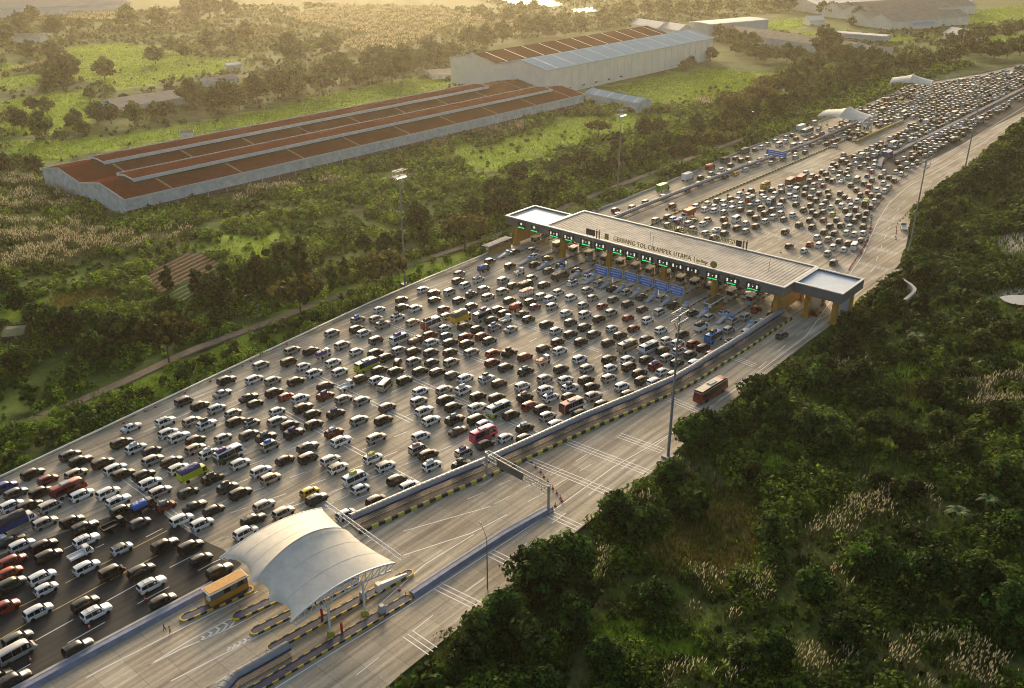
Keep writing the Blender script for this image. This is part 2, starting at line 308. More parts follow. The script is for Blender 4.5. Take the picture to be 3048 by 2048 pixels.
# ---------------------------------------------------------------- roads
def road_mat(name, col, dark, streak_az, joints=True):
    m = bpy.data.materials.new(name); m.use_nodes = True; t = m.node_tree; b = t.nodes['Principled BSDF']; N = t.nodes.new; L = t.links.new
    g = N('ShaderNodeNewGeometry'); mp = N('ShaderNodeMapping'); mp.inputs['Rotation'].default_value = (0, 0, rad(streak_az)); L(g.outputs['Position'], mp.inputs['Vector'])
    n1 = N('ShaderNodeTexNoise'); n1.inputs['Scale'].default_value = .045; n1.inputs['Detail'].default_value = 5; L(g.outputs['Position'], n1.inputs['Vector'])
    ms = N('ShaderNodeMapping'); ms.inputs['Scale'].default_value = (.035, .9, 1); L(mp.outputs[0], ms.inputs['Vector'])
    n2 = N('ShaderNodeTexNoise'); n2.inputs['Scale'].default_value = 1; n2.inputs['Detail'].default_value = 4; L(ms.outputs[0], n2.inputs['Vector'])
    n3 = N('ShaderNodeTexNoise'); n3.inputs['Scale'].default_value = 1.6; n3.inputs['Detail'].default_value = 8; n3.inputs['Roughness'].default_value = .7; L(g.outputs['Position'], n3.inputs['Vector'])
    r1 = N('ShaderNodeMapRange'); r1.inputs[1].default_value = .35; r1.inputs[2].default_value = .65; L(n1.outputs[0], r1.inputs[0])
    mx = N('ShaderNodeMix'); mx.data_type = 'RGBA'; mx.inputs[6].default_value = tuple(col)+(1,); mx.inputs[7].default_value = tuple(dark)+(1,); L(r1.outputs[0], mx.inputs[0])
    r2 = N('ShaderNodeMapRange'); r2.inputs[1].default_value = .3; r2.inputs[2].default_value = .7; r2.inputs[3].default_value = .52; r2.inputs[4].default_value = 1.18; L(n2.outputs[0], r2.inputs[0])
    r3 = N('ShaderNodeMapRange'); r3.inputs[1].default_value = .3; r3.inputs[2].default_value = .7; r3.inputs[3].default_value = .82; r3.inputs[4].default_value = 1.12; L(n3.outputs[0], r3.inputs[0])
    mu = N('ShaderNodeMath'); mu.operation = 'MULTIPLY'; L(r2.outputs[0], mu.inputs[0]); L(r3.outputs[0], mu.inputs[1]); last = mu
    if joints:
        br = N('ShaderNodeTexBrick'); br.offset = 0; br.inputs['Scale'].default_value = 1; br.inputs['Brick Width'].default_value = 5; br.inputs['Row Height'].default_value = 3.6
        br.inputs['Mortar Size'].default_value = .035; br.inputs['Mortar Smooth'].default_value = .3; br.inputs['Color1'].default_value = (1,1,1,1); br.inputs['Color2'].default_value = (.80,.80,.80,1); br.inputs['Mortar'].default_value = (.38,.38,.38,1)
        L(mp.outputs[0], br.inputs['Vector']); m3 = N('ShaderNodeMath'); m3.operation = 'MULTIPLY'; L(mu.outputs[0], m3.inputs[0]); L(br.outputs[0], m3.inputs[1]); last = m3
    mm = N('ShaderNodeMix'); mm.data_type = 'RGBA'; mm.blend_type = 'MULTIPLY'; mm.inputs[0].default_value = 1; L(mx.outputs[2], mm.inputs[6]); L(last.outputs[0], mm.inputs[7])
    L(mm.outputs[2], b.inputs['Base Color']); b.inputs['Roughness'].default_value = .8; b.inputs['Specular IOR Level'].default_value = .3
    return m
conc = road_mat('concrete_paving', (.62,.54,.40), (.48,.39,.27), -49)
asph = road_mat('asphalt', (.045,.042,.038), (.06,.052,.042), -49, False)
def sheet(name, poly, z, mat, thick=0., **kw):
    b = MB(); n = len(poly)
    if thick: b.prism(poly, z-thick, z)
    else:
        a = sum(poly[i][0]*poly[(i+1)%n][1]-poly[(i+1)%n][0]*poly[i][1] for i in range(n)); q = list(poly) if a > 0 else list(reversed(poly)); b.add([(p[0], p[1], z) for p in q], [tuple(range(n))])
    o = b.build(name, mat, kind='structure', **kw)
    bm = bmesh.new(); bm.from_mesh(o.data); bmesh.ops.triangulate(bm, faces=bm.faces); bm.to_mesh(o.data); bm.free(); return o
sheet('concrete_road', ROADPOLY, 0, conc, .3)
ASP1 = wpoly([(-300,1760),(-60,1680),(0,1652),(90,1620),(170,1592),(300,1547),(400,1515),(475,1518),(505,1545),(560,1582),(612,1612),(663,1634),(720,1680),(640,1742),(605,1764),(88,2046),(-100,2150),(-600,2300)])
ASP2 = wpoly([(2470,478),(2560,452),(2634,424),(2741,354),(2850,300),(3048,205),(3200,165),(3400,120),(3500,150),(3200,262),(3048,332),(2955,378),(2880,420),(2800,462),(2735,492),(2650,524),(2612,500)])
sheet('asphalt_road', ASP1, .004, asph); sheet('asphalt_road', ASP2, .004, asph)
pathm = M('dirt_track', (.20,.15,.10), rough=.95, var=.3, vs=.5, bump=.3)
b = MB(); pw = smooth_path([G(*p) for p in PATH], 8); b.sweep(pw, [(-1.8,-.25),(-1.5,.12),(1.5,.12),(1.8,-.25)]); b.build('dirt_path', pathm, kind='structure')
# ---------------------------------------------------------------- markings
wp = M('white_road_paint', (.86,.84,.77), rough=.6, var=.14, vs=1.5); yp = M('yellow_road_paint', (.62,.46,.10), rough=.6, var=.25, vs=1.5)
mw, my = MB(), MB()
def strip(b, p, q, w, z=.012):
    p = Vector((p.x, p.y, z)); q = Vector((q.x, q.y, z)); d = q-p
    if d.length < .05: return
    d.normalize(); r = Vector((d.y, -d.x, 0))*(w/2); b.add([p-r, p+r, q+r, q-r], [(0,1,2,3)])
def line(pts, w=.16, b=mw, dash=None, ph=0.):
    P_ = [G(*p) for p in pts]
    if not dash:
        for i in range(len(P_)-1): strip(b, P_[i], P_[i+1], w)
        return
    on, off = dash; P_ = dens(P_, .5); acc = -ph
    for i in range(len(P_)-1):
        if acc % (on+off) < on: strip(b, P_[i], P_[i+1], w)
        acc += (P_[i+1]-P_[i]).length
c_ = cp
line([c_('A',0,1125), c_('A',245,980), c_('A',500,855), c_('A',945,615), c_('A',1440,355)], .18, my); line([c_('A',0,912), c_('A',350,745), c_('A',690,562), c_('A',980,415), c_('A',1565,112)], .18, my, (9,2.5))
for pl in ([('A',320,1137),('A',617,972),('A',1160,672),('A',1280,606),('A',1570,458),('A',1720,382),('A',1940,265)], [('A',-100,1560),('A',420,1270),('A',752,1083),('A',1300,775),('A',1540,645),('A',1936,427),('A',2060,370)], [('A',1330,192),('A',1480,115)], [('A',870,293),('A',950,255)], [('A',580,303),('A',655,268)],
           [('A',1990,238),('A',2137,163)], [('C',670,1556),('C',770,1510)], [('Y',155,515),('Y',305,435)], [('C',1290,1230),('C',1465,1140)], [('C',1775,1225),('C',1920,1148)], [('C',1980,1118),('C',2100,1058)], [('C',1100,1320),('C',1240,1260)]):
    line([c_(*p) for p in pl], .17, mw, (6.5,6.0) if len(pl) > 2 else None)
# fan of dashed lanes over the plaza
Ln = [G(0,1425), G(468,1203), G(1100,905), G(1420,768)]; Vn_ = [G(600,1762), G(1080,1548), G(1739,1256), G(2200,1030)]
for k in range(1, 15):
    f = k/15; a = Ln[0].lerp(Vector((-55,132,0)), f); pth = []
    for tt in np.linspace(0, 1, 12):
        l0 = Vector((-96,192,0)).lerp(Vector((-14,306,0)), tt); r0 = Vector((-45,142,0)).lerp(Vector((72,246,0)), tt); bow = Vector((8,-6,0))*(4*tt*(1-tt)); pth.append(l0.lerp(r0, f)+bow*f)
    P_ = dens(pth, .5); acc = -k*1.7
    for i in range(len(P_)-1):
        if acc % 9 < 3.6: strip(mw, P_[i], P_[i+1], .2)
        acc += (P_[i+1]-P_[i]).length
for st, ln in (((1183,972),44),((1245,1131),52),((1530,953),40),((400,1437),34),((950,1119),44),((900,1250),50)):
    g0 = G(*st); d = Vector((math.sin(rad(131)), math.cos(rad(131)), 0)); u = Vector((d.y, -d.x, 0))
    for j in (0, 1.1): strip(mw, g0+u*j-d*8, g0+u*j+d*(ln-8), .22)
for a_, b_ in (((1629,1538),(1715,1577)),((1448,1653),(1543,1700)),((1290.6,1753),(1410,1812)),((1200,1896),(1276,1949)),((1557.7,1371.5),(1815,1476)),((1677,1319),(1925,1414)),((1834,1300),(1965,1348)),((1970,1184),(2070,1227)),((2070,1138),(2130,1163)),((2178,1068),(2240,1092)),
               ((2250,687),(2403,731)),((2296,664),(2418,700)),((2444,733),(2548,761)),((2581.6,738),(2671,758.7)),((2556,784),(2640,806)),((2599.5,695),(2694,715)),((2617,654),(2690,668))):
    p, q = G(*a_), G(*b_); u = Vector((-(q-p).y, (q-p).x, 0)).normalized()
    for j in (0, 1.0, 2.1): strip(mw, p+u*j, q+u*j, .2)
line([(88,2100),(784,1960-70),(1000,1962-45)][:1]+[(88,2100)], .2)
line([(820,2048),(1190,1820),(1629,1532),(1825,1391),(2010,1283),(2200,1150),(2400,1000),(2540,800),(2564,766),(2592,705),(2615,654),(2648,603),(2700,556),(2800,503),(2900,441),(3048,345)], .2)
line([(1060,2010),(1290,1830),(1470,1700),(1600,1590),(1720,1500),(1830,1410),(1930,1340),(2090,1230),(2230,1120),(2380,990),(2510,900),(2600,800),(2640,690),(2680,610),(2760,548),(2900,462)], .17, mw, (5,8))
line([(1300,1420+60),(1440,1440),(1557,1371),(1700,1290)], .15, mw, (4,5))
line([c_('V',0,590), c_('V',545,435)], .2); line([c_('V',0,740), c_('V',430,600), c_('V',650,485)], .2); line([c_('V',-150,1050),c_('V',130,800),c_('V',440,610)], .18)
line([c_('V',400,390),c_('V',490,352),c_('V',690,262)],.15,mw,(4,4)); line([c_('V',570,420),c_('V',650,378),c_('V',755,320),c_('V',1000,200),c_('V',1220,65)],.15,mw,(4,4)); line([c_('V',780,405),c_('V',855,365),c_('V',975,290),c_('V',1210,150)],.15,mw,(4,4))
line([c_('Z',-100,740),c_('Z',0,685),c_('Z',480,440),c_('Z',700,330),c_('Z',1090,140)], .2); line([c_('Z',330,655),c_('Z',560,540),c_('Z',900,395),c_('Z',1200,240)], .2); line([c_('Z',330,655),c_('Z',620,480),c_('Z',900,330)], .18)
line([c_('Z',485,765),c_('Z',1045,478),c_('Z',1340,330)], .2); line([c_('Z',735,812),c_('Z',1130,590),c_('Z',1310,520)], .2); line([c_('Z',735,812),c_('Z',950,680),c_('Z',1160,560)], .18)
for A_, B1, B2 in (((560,540),(905,325),(900,395)),((790,585),(1030,450),(1015,498)),((800,775),(1140,575),(1150,605))):
    A_, B1, B2 = G(*c_('Z',*A_)), G(*c_('Z',*B1)), G(*c_('Z',*B2)); d_ = ((B1+B2)/2-A_).normalized()
    for f in (.38,.53,.68,.83,.97): p1 = A_.lerp(B1, f); p2 = A_.lerp(B2, f); m_ = (p1+p2)/2+d_*max(.8,(p1-p2).length*.45); strip(mw, p1, m_, .3); strip(mw, m_, p2, .3)
line([c_('L',0,1165),c_('L',495,920),c_('L',700,790)], .18, mw, (4,4)); line([c_('L',500,1245),c_('L',760,1050)], .18, mw, (4,4)); line([c_('L',130,1010),c_('L',620,740)], .15, mw, (4,5)); line([c_('K',1780,1170),c_('K',2334,830)], .15, mw, (4,5))
line([(2773,486),(2880,420),(2960,372),(3048,318)], .2); line([(2610,540),(2700,508),(2790,455)], .18, mw, (5,4))
mw.build('white_road_markings', wp, kind='structure'); my.build('yellow_road_markings', yp, kind='structure')
# ================================================================ BARRIERS
railm = M('painted_guardrail', (.78,.74,.60), rough=.5, var=.15, vs=1); steel = M('galvanised_steel', (.36,.37,.37), rough=.45, metal=.6, var=.2, vs=2)
cwall = M('grey_concrete', (.42,.40,.36), rough=.85, var=.25, vs=.8, bump=.1); bluew = M('blue_painted_concrete', (.21,.225,.29), rough=.75, var=.3, vs=.7)
blackp = M('black_paint', (.02,.02,.018), rough=.6); yell = M('yellow_paint', (.62,.40,.03), rough=.55, var=.2, vs=2)
def sub(path, n=2): return smooth_path([Vector(p) for p in path], n)
def rail(path, label, name='guardrail'):
    r = empty(name, path[0][:], label=label, cat='guardrail'); o = Vector(path[0])
    b = MB(); b.sweep([Vector(p)-o for p in path], [(-.10,.42),(.10,.45),(.06,.65),(.20,.86),(-.20,.90),(-.16,.65)]); b.build('rail', railm, r)
    q = MB(); q.box((0,0,.35),(.15,.15,.7)); qm = q.mesh('post', steel)
    for p in list(dens([Vector(p) for p in path], 4))[:100]: po = obj('post', qm, r); po.location = (p.x-o.x, p.y-o.y, 0)
rail([G(*p)+Vector((.35,-.25,0)) for p in [(-260,1545),(0,1425),(468,1203),(1100,905),(1281,827),(1420,770),(1460,752)]], 'long cream guardrail along the left edge of the crowded plaza')
def wall(name, path, prof, mats, label, cat='barrier', top=None):
    o = Vector(path[0]); r = empty(name, o, label=label, cat=cat); b = MB(); loc = [Vector(p)-o for p in path]
    b.sweep(loc, prof); b.build('wall_body', mats[0], r)
    if top: t = MB(); t.sweep(loc, top); t.build('coping', mats[1], r)
    return r
wall('road_wall', [G(*p) for p in [(1640,688),(1769,631),(1858,598),(1900,580),(2000,540),(2093,501),(2174,466),(2234,441),(2365,391),(2548,321)]], [(-.2,-.3),(.3,-.3),(.2,.9),(-.1,.9)], [cwall], 'low concrete wall along the left road edge beyond the toll gate')
wall('road_wall', [G(*p) for p in [(2629,290),(2700,258),(2794,239),(2854,228),(2912,220),(3048,189),(3250,150)]], [(-.2,-.3),(.3,-.3),(.2,.9),(-.1,.9)], [M('brown_concrete',(.36,.27,.15),rough=.85,var=.2,vs=.5)], 'brown low wall curving along the farthest road edge')
wall('median_barrier', [G(*p) for p in [(-90,2140),(88,2046),(300,1930),(420,1866),(610,1764),(640,1747)]], [(-1.0,0),(.9,0),(.55,.85),(-.7,.85)], [bluew, cwall], 'blue painted concrete median running to the orange booth', top=[(-1.0,.853),(-.45,.853),(-.45,.90),(-1.0,.90)])
wall('median_barrier', [G(*p) for p in [(1226,1776),(1350,1693),(1500,1596),(1640,1517)]], [(-.9,0),(.9,0),(.5,.95),(-.5,.95)], [bluew, cwall], 'blue painted concrete median with gantry post at its far end', top=[(-.95,.953),(-.45,.953),(-.45,1.0),(-.95,1.0)])
wall('median_barrier', [G(*p) for p in [(2615,500),(2623,478),(2741,418),(2885,347),(3048,264),(3300,140)]], [(-1.3,0),(1.3,0),(1.1,.9),(-1.1,.9)], [M('dark_grey_concrete',(.20,.20,.20),rough=.8,var=.2,vs=.4)], 'long dark grey median dividing the far traffic jam')
wall('median_barrier', [G(*p) for p in [(2548,427),(2620,393),(2687,364)]], [(-.6,0),(.6,0),(.5,1.6),(-.5,1.6)], [M('ochre_wall',(.36,.25,.07),rough=.85,var=.2,vs=.5)], 'ochre wall beside the nearer far tent canopy')
wall('median_barrier', [G(*p) for p in [(2757,300),(2800,277),(2860,255),(2910,245)]], [(-.6,0),(.6,0),(.5,1.4),(-.5,1.4)], [MATS['ochre_wall']], 'ochre wall running from the farthest tent canopy')
# roofed walkway between the carriageways
ribm = M('ribbed_translucent_roof', (.27,.265,.25), rough=.45, var=.18, vs=.6); bluef = M('dark_blue_fascia', (.03,.05,.14), rough=.6)
def walkway(path, label, w=.88, name='covered_walkway'):
    o = Vector(path[0]); r = empty(name, o, label=label, cat='walkway'); loc = [Vector(p)-o for p in path]
    b = MB(); q = dens(loc, .6)
    prof = [(w*math.cos(t), 2.0+.75*math.sin(t)) for t in np.linspace(math.pi, 0, 9)]; prof = prof+[(x*.94, z-.06) for x, z in reversed(prof)]
    b.sweep(q, prof)
    for i in range(0, len(q)-1, 2):
        a, c = q[i], q[i+1]; c = a+(c-a)*.25; b.sweep([a, c], [(1.03*w*math.cos(t), 2.02+.79*math.sin(t)) for t in np.linspace(math.pi, 0, 9)]+[(w*math.cos(t), 2.0+.74*math.sin(t)) for t in np.linspace(0, math.pi, 9)])
    b.build('vaulted_roof', ribm, r)
    f = MB(); f.sweep(loc, [(w+.02,1.62),(w+.09,1.62),(w+.09,2.05),(w+.02,2.05)]); f.sweep(loc, [(-w-.09,1.62),(-w-.02,1.62),(-w-.02,2.05),(-w-.09,2.05)]); f.build('fascia', bluef, r)
    pq = MB(); pq.box((0,0,.85),(.12,.12,1.7)); pqm = pq.mesh('post', M('pale_post',(.45,.43,.38),rough=.6)); p_ = MB()
    for p in list(dens(loc, 2.4))[:100]: po = obj('post', pqm, r); po.location = p
    p_.sweep(loc, [(w-.05,.9),(w,.9),(w,.98),(w-.05,.98)]); p_.sweep(loc, [(w-.05,.5),(w,.5),(w,.56),(w-.05,.56)]); p_.build('handrail', MATS['pale_post'], r)
    fl = MB(); fl.sweep(loc, [(-w,0),(w,0),(w,.18),(-w,.18)]); fl.build('walkway_floor', M('brown_walkway_floor',(.20,.155,.11),rough=.9,var=.3,vs=1.5), r)
WK = [(1045,1565),(1080,1550),(1250,1475),(1440,1395),(1600,1322),(1739,1258),(1880,1200),(2001,1147),(2060,1113),(2110,1080),(2160,1050),(2215,1015),(2270,977),(2325,942)]
walkway([G(*p) for p in WK], 'long vaulted walkway roof dividing the jam from the empty right lanes')
walkway([G(*p) for p in [(650,2100),(700,2040),(780,1995),(862,1948)]], 'short vaulted walkway roof beside the lowest toll island')
walkway([G(*p) for p in [(1740,702),(1830,662),(1900,632),(2000,592),(2100,552),(2200,512),(2300,478),(2400,440),(2500,398),(2548,375)]], 'blue grey barrier roof between the left lanes and the plaza beyond the gate', .7)
def kerb(path, label, w=.45, h=.6, seg=1.6, name='striped_kerb'):
    o = Vector(path[0]); r = empty(name, o, label=label, cat='kerb'); q = dens([Vector(p)-o for p in path], seg); b = MB()
    for i in range(len(q)-1): b.sweep([q[i], q[i+1]], [(-w/2,0),(w/2,0),(w*.4,h),(-w*.4,h)], mi=i % 2)
    b.build('kerb_blocks', [blackp, M('pale_yellow_paint',(.50,.42,.07),rough=.6,var=.2,vs=2)], r)
kp = [G(*p) for p in WK]; kk = []
for i, p in enumerate(kp):
    d = (kp[min(i+1, len(kp)-1)]-kp[max(i-1, 0)]).normalized(); kk.append(p+Vector((d.y, -d.x, 0))*3.4)
kerb(kk, 'black and yellow kerb blocks along the vaulted walkway', .55, .75, 1.5)
b = MB(); b.sweep([(p.x, p.y, 0) for p in kp], [(1.2,.006),(3.1,.006),(3.1,.22),(1.2,.22)]); b.build('kerb_strip', MATS['brown_walkway_floor'], kind='structure')
kerb([G(*p) for p in [(1830,720),(1900,690),(2000,640),(2150,575),(2300,512),(2450,448),(2545,404)]], 'small dark and yellow kerb along the barrier beyond the toll gate', .5, .6, 1.5)
# drainage channel in the right scrub
b = MB(); b.sweep(smooth_path([G(*p) for p in cps('X',[(1575,215),(1520,260),(1340,300),(1300,325),(1400,370),(1480,430),(1470,470),(1385,545)])], 4), [(-.5,-1),(.5,-1),(.5,1.3),(-.5,1.3)])
b.build('drainage_wall', cwall, label='thin winding concrete drain wall in the bushes right of the road', cat='wall')
# ================================================================ TOLL GATE
white = M('off_white_paint', (.70,.67,.60), rough=.5, var=.12, vs=.4); fas = M('grey_cladding', (.15,.155,.16), rough=.5, metal=.2, var=.2, vs=.5)
roofm = M('weathered_metal_roof', (.56,.49,.38), rough=.75, metal=0, var=.32, vs=.22); blwh = M('pale_blue_roof', (.55,.62,.66), rough=.5, var=.1, vs=.3)
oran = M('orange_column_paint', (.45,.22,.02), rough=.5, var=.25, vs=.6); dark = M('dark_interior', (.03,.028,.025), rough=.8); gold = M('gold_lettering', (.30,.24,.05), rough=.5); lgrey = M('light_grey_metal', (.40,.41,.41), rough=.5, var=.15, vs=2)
glass = M('dark_glass', (.008,.009,.010), rough=.16, spec=.35); redp = M('red_paint', (.42,.03,.02), rough=.5); ledg = M('green_led', (.02,.75,.20), emit=.9); ledw = M('white_led', (.8,.8,.75), emit=.45); bsign = M('blue_sign_face', (.02,.17,.56), rough=.5); wsign = M('white_sign_lettering', (.7,.75,.85), rough=.5)
T = empty('toll_gate', tl(0,0), TRZ, label='wide toll gate with ribbed roof, pale end wings and orange columns', cat='toll gate')
b = MB(); n = 74
b.box(((17.8+108.5)/2, 11.8, 10.42), (90.0, 22.6, .3))
for k in range(n): b.box((18.6+k*(89.2/(n-1)), 11.9, 10.61), (.45, 22.4, .10))
b.build('ribbed_roof', roofm, T)
b = MB()
def par(b, x0, x1, y0, y1, z0, z1, w, mi): # parapet ring butted
    b.box(((x0+x1)/2, y0+w/2, (z0+z1)/2), (x1-x0, w, z1-z0), mi=mi); b.box(((x0+x1)/2, y1-w/2, (z0+z1)/2), (x1-x0, w, z1-z0), mi=mi)
    b.box((x0+w/2, (y0+y1)/2, (z0+z1)/2), (w, y1-y0-2*w-.004, z1-z0), mi=mi); b.box((x1-w/2, (y0+y1)/2, (z0+z1)/2), (w, y1-y0-2*w-.004, z1-z0), mi=mi)
par(b, 17.8, 108.5, 0, 23.6, 10.8, 11.05, .8, 0); par(b, 17.9, 108.4, .1, 23.5, 7.9, 10.798, .3, 1)
b.build('roof_parapet', [white, fas], T)
for nm, x0, x1, y0, y1 in (('wing_roof', -.2, 17.79, 0, 16.9), ('wing_roof', 108.51, 123.5, 6.4, 22.7)):
    b = MB(); par(b, x0, x1, y0, y1, 10.75, 11.0, .7, 0); par(b, x0+.1, x1-.1, y0+.1, y1-.1, 7.8, 10.748, .3, 1); b.box(((x0+x1)/2, (y0+y1)/2, 10.1), (x1-x0-.9, y1-y0-.9, .2), mi=2)
    b.build(nm, [white, fas, blwh], T)
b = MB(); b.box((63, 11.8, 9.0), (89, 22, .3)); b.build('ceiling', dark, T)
for s_ in (3.2, 24.5, 44.5, 66, 84.5, 105.5, 112.5, 121):
    for t_ in ((2.5, 14.5) if s_ < 10 else (9.0, 20.5) if s_ > 110 else (2.5, 20.5)):
        b = MB(); b.box((s_, t_, 3.95), (1.5, 1.5, 7.9)); b.box((s_, t_, .3), (2.0, 2.0, .6)); b.build('column', oran, T)
    if s_ in (3.2, 105.5, 121, 112.5):
        b = MB(); y0, y1 = (3.25, 13.75) if s_ < 10 else (9.75,19.75) if s_ > 110 else (3.25, 19.75); b.box((s_, (y0+y1)/2, 3.2 if s_ < 110 else 4), (.3, y1-y0, 5.0 if s_ < 110 else 7.8)); b.build('side_panel', oran if s_ in (3.2,105.5) else lgrey, T)
def put(me, nm, par_, loc, rot=(math.pi/2,0,0)): o = obj(nm, me, par_); o.location = loc; o.rotation_euler = rot; return o
def fit(me, w_):
    xs_ = [v.co.x for v in me.vertices]; k = w_/(max(xs_)-min(xs_)); me.transform(Matrix.Scale(k, 4, (1,0,0))); me.transform(Matrix.Translation((-(max(xs_)+min(xs_))/2*k, 0, 0))); return me
SS = lambda x_, y_, z_ = 12.3: tst(G(x_, y_, z_))[0]
a_, b_ = SS(1820,714), SS(2061,776); put(fit(text_mesh('GERBANG TOL CIKAMPEK UTAMA 1', 2.3, gold, .14, 1.1), b_-a_), 'lettering', T, ((a_+b_)/2, .55, 12.45))
a_, b_ = SS(1950,674), SS(2178,728); put(fit(text_mesh('GERBANG TOL CIKAMPEK UTAMA 1', 2.3, gold, .14, 1.1), b_-a_), 'lettering', T, ((a_+b_)/2, 23.2, 12.45), (math.pi/2, 0, math.pi))
a_, b_ = SS(2071,775), SS(2112,780); put(fit(text_mesh('Jasa Marga', 1.6, gold, .12, 1.0), b_-a_), 'lettering', T, ((a_+b_)/2, .55, 12.4)); jm = (a_+b_)/2; rc = SS(2129.4,785)
b = MB(); b.box((jm,.55,11.35),(5.4,.12,.12)); b.tube((rc,.4,12.3),(rc,.7,12.3),1.15,n=20); b.build('round_emblem', gold, T)
d0 = SS(1759.5,693); b = MB(); b.box((d0,.6,12.6),(3.6,.25,2.0)); b.box((d0-1.2,.6,11.4),(.1,.1,1)); b.box((d0+1.2,.6,11.4),(.1,.1,1)); b.build('display_board', dark, T)
b = MB(); b.box((SS(1807.7,705),.6,12.5),(1.5,.2,2.0)); b.build('square_emblem', gold, T)
b = MB(); b.box((SS(2193,729),23.2,12.4),(2.0,.2,2.0)); b.build('square_emblem', dark, T)
for s_, t_ in ((SS(1784,695),.6),(SS(1791.5,697),.6),(SS(2211,730),23.2),(SS(2221,732),23.2)):     # standing figure cut-outs on the roof edge
    b = MB(); b.tube((s_,t_,13.9),(s_,t_,14.25),.2,.16); b.tube((s_,t_,12.6),(s_,t_,13.75),.26,.34); b.tube((s_-.12,t_,11.0),(s_-.1,t_,12.6),.1,.14); b.tube((s_+.12,t_,11.0),(s_+.1,t_,12.6),.1,.14); b.build('figure_statue', M('bronze',(.10,.09,.08),rough=.5,metal=.5), T)
for s_, t_ in ((59,6),(56,9),(98,11)): b = MB(); b.tube((s_,t_,10.5),(s_,t_,14.5),.08); b.build('lightning_rod', steel, T)
LED = [('I',368,370),('I',575,420),('I',868,505),('I',1100,560),('I',1365,635),('I',1585,690),('I',1855,760),('I',2068,815),('J',130,360),('J',385,430),('J',615,475),('J',860,530),('J',1145,630),('J',1440,705),('J',1775,790)]
lt1 = text_mesh('SELAMAT DATANG', .5, ledg, .03, 1.0); lt2 = text_mesh('SELAMAT JALAN', .5, ledg, .03, 1.0); lt3 = text_mesh('GARDU BUKA', .62, ledg, .03)
LEDS = []
for i, q in enumerate(LED):
    s_, _t = tst(G(*cp(*q), 8.9)); LEDS.append(s_); lb = MB(); lb.box((s_, -.22, 8.75), (4.6 if i > 1 else 3.2, .36, 2.3)); e = lb.build('lane_display', blackp, T)
    w = MB()
    if i > 1:
        for dx in (-1.35, 1.35):
            for zz in (9.35, 8.85): w.tube((s_+dx,-.40,zz),(s_+dx,-.44,zz),.30,n=12); w.build('lane_light', ledw, e); w = MB()
        w.add([(s_-.25,-.42,9.2),(s_+.25,-.42,9.2),(s_,-.42,8.7)], [(0,2,1)])
    else: w.add([(s_-.5,-.42,9.5),(s_+.5,-.42,9.5),(s_,-.42,8.9)], [(0,2,1)]); w.tube((s_,-.40,9.45),(s_,-.44,9.45),.45,n=12)
    w.build('lane_light', ledw, e)
    if i not in (10, 11): put((lt1, lt2)[i % 2] if i > 1 else lt3, 'lettering', e, (s_, -.43, 8.05)).scale = ((.78,1,1) if i > 1 else (.75,1,1))
# islands with booths under the canopy
lanes = [(LEDS[i]+LEDS[i+1])/2 for i in range(14)]; lanes = [8.3]+lanes[1:]+[103.5]
bmeshes = {}
def booth_mesh():
    b1 = MB(); b1.box((0,0,.55),(1.8,2.8,1.1)); b2 = MB(); b2.box((0,0,1.85),(1.75,2.7,1.5)); b3 = MB(); b3.box((0,0,2.75),(2.3,3.4,.3)); return b1, b2, b3
I1 = MB()
for k in range(22): I1.box((0, -11.5+k*1.6, .14), (1.7, 1.6-.01, .28), mi=k % 2)
I1m = I1.mesh('island_kerb', [blackp, yell]); it = MB(); it.box((0, 5.3, .31), (1.45, 32.5, .06)); itm = it.mesh('island_top', cwall)
nz = MB(); nz.add([(-.7,-14,.3),(.7,-14,.3),(.9,-8,.3),(-.9,-8,.3),(-.25,-14,.5),(.25,-14,.5),(.75,-8,1.5),(-.75,-8,1.5)], [(3,2,1,0),(4,5,6,7),(0,1,5,4),(1,2,6,5),(2,3,7,6),(3,0,4,7)]); nzm = nz.mesh('crash_cushion', lgrey)
nb = MB(); nb.box((0,-8.6,1.5),(1.2,.9,.75)); nbm = nb.mesh('blue_panel', M('light_blue_panel',(.22,.36,.62),rough=.5))
b1, b2, b3 = booth_mesh(); b1m = b1.mesh('booth_base', lgrey); b2m = b2.mesh('booth_glazing', glass); b3m = b3.mesh('booth_roof', white)
gt = MB(); gt.box((0,0,.9),(.5,.5,1.8)); gtm = gt.mesh('gate_cabinet', lgrey); ga = MB(); ga.tube((0,0,1.0),(2.8,0,1.05),.05); gam = ga.mesh('gate_arm', redp)
lm = MB(); lm.tube((0,0,0),(0,0,2.2),.06); lm.tube((0,-.05,2.4),(0,.05,2.4),.35,n=12); lmm = lm.mesh('lane_signal', ledw)
for i, s_ in enumerate(lanes):
    e = empty('toll_island', tl(s_, 0), TRZ, label=f'toll island with booth, {["first","second","third","fourth","fifth","sixth","seventh","eighth","ninth","tenth","eleventh","twelfth","thirteenth","fourteenth","fifteenth"][i]} from left under the ribbed gate', cat='toll island', group='toll islands under the gate')
    obj('island_kerb', I1m, e); obj('island_top', itm, e); obj('crash_cushion', nzm, e); obj('warning_panel', nbm, e)
    for t_ in (7.0, 13.0):
        bo = obj('booth_base', b1m, e); bo.location = (0, t_, .34); g_ = obj('booth_window', b2m, bo); r_ = obj('booth_roof', b3m, bo)
    o = obj('gate_cabinet', gtm, e); o.location = (0, 16.5, .34); a_ = obj('gate_arm', gam, o)
    if i % 3 == 0: o = obj('signal_light', lmm, e); o.location = (.2, -6.5, .34)
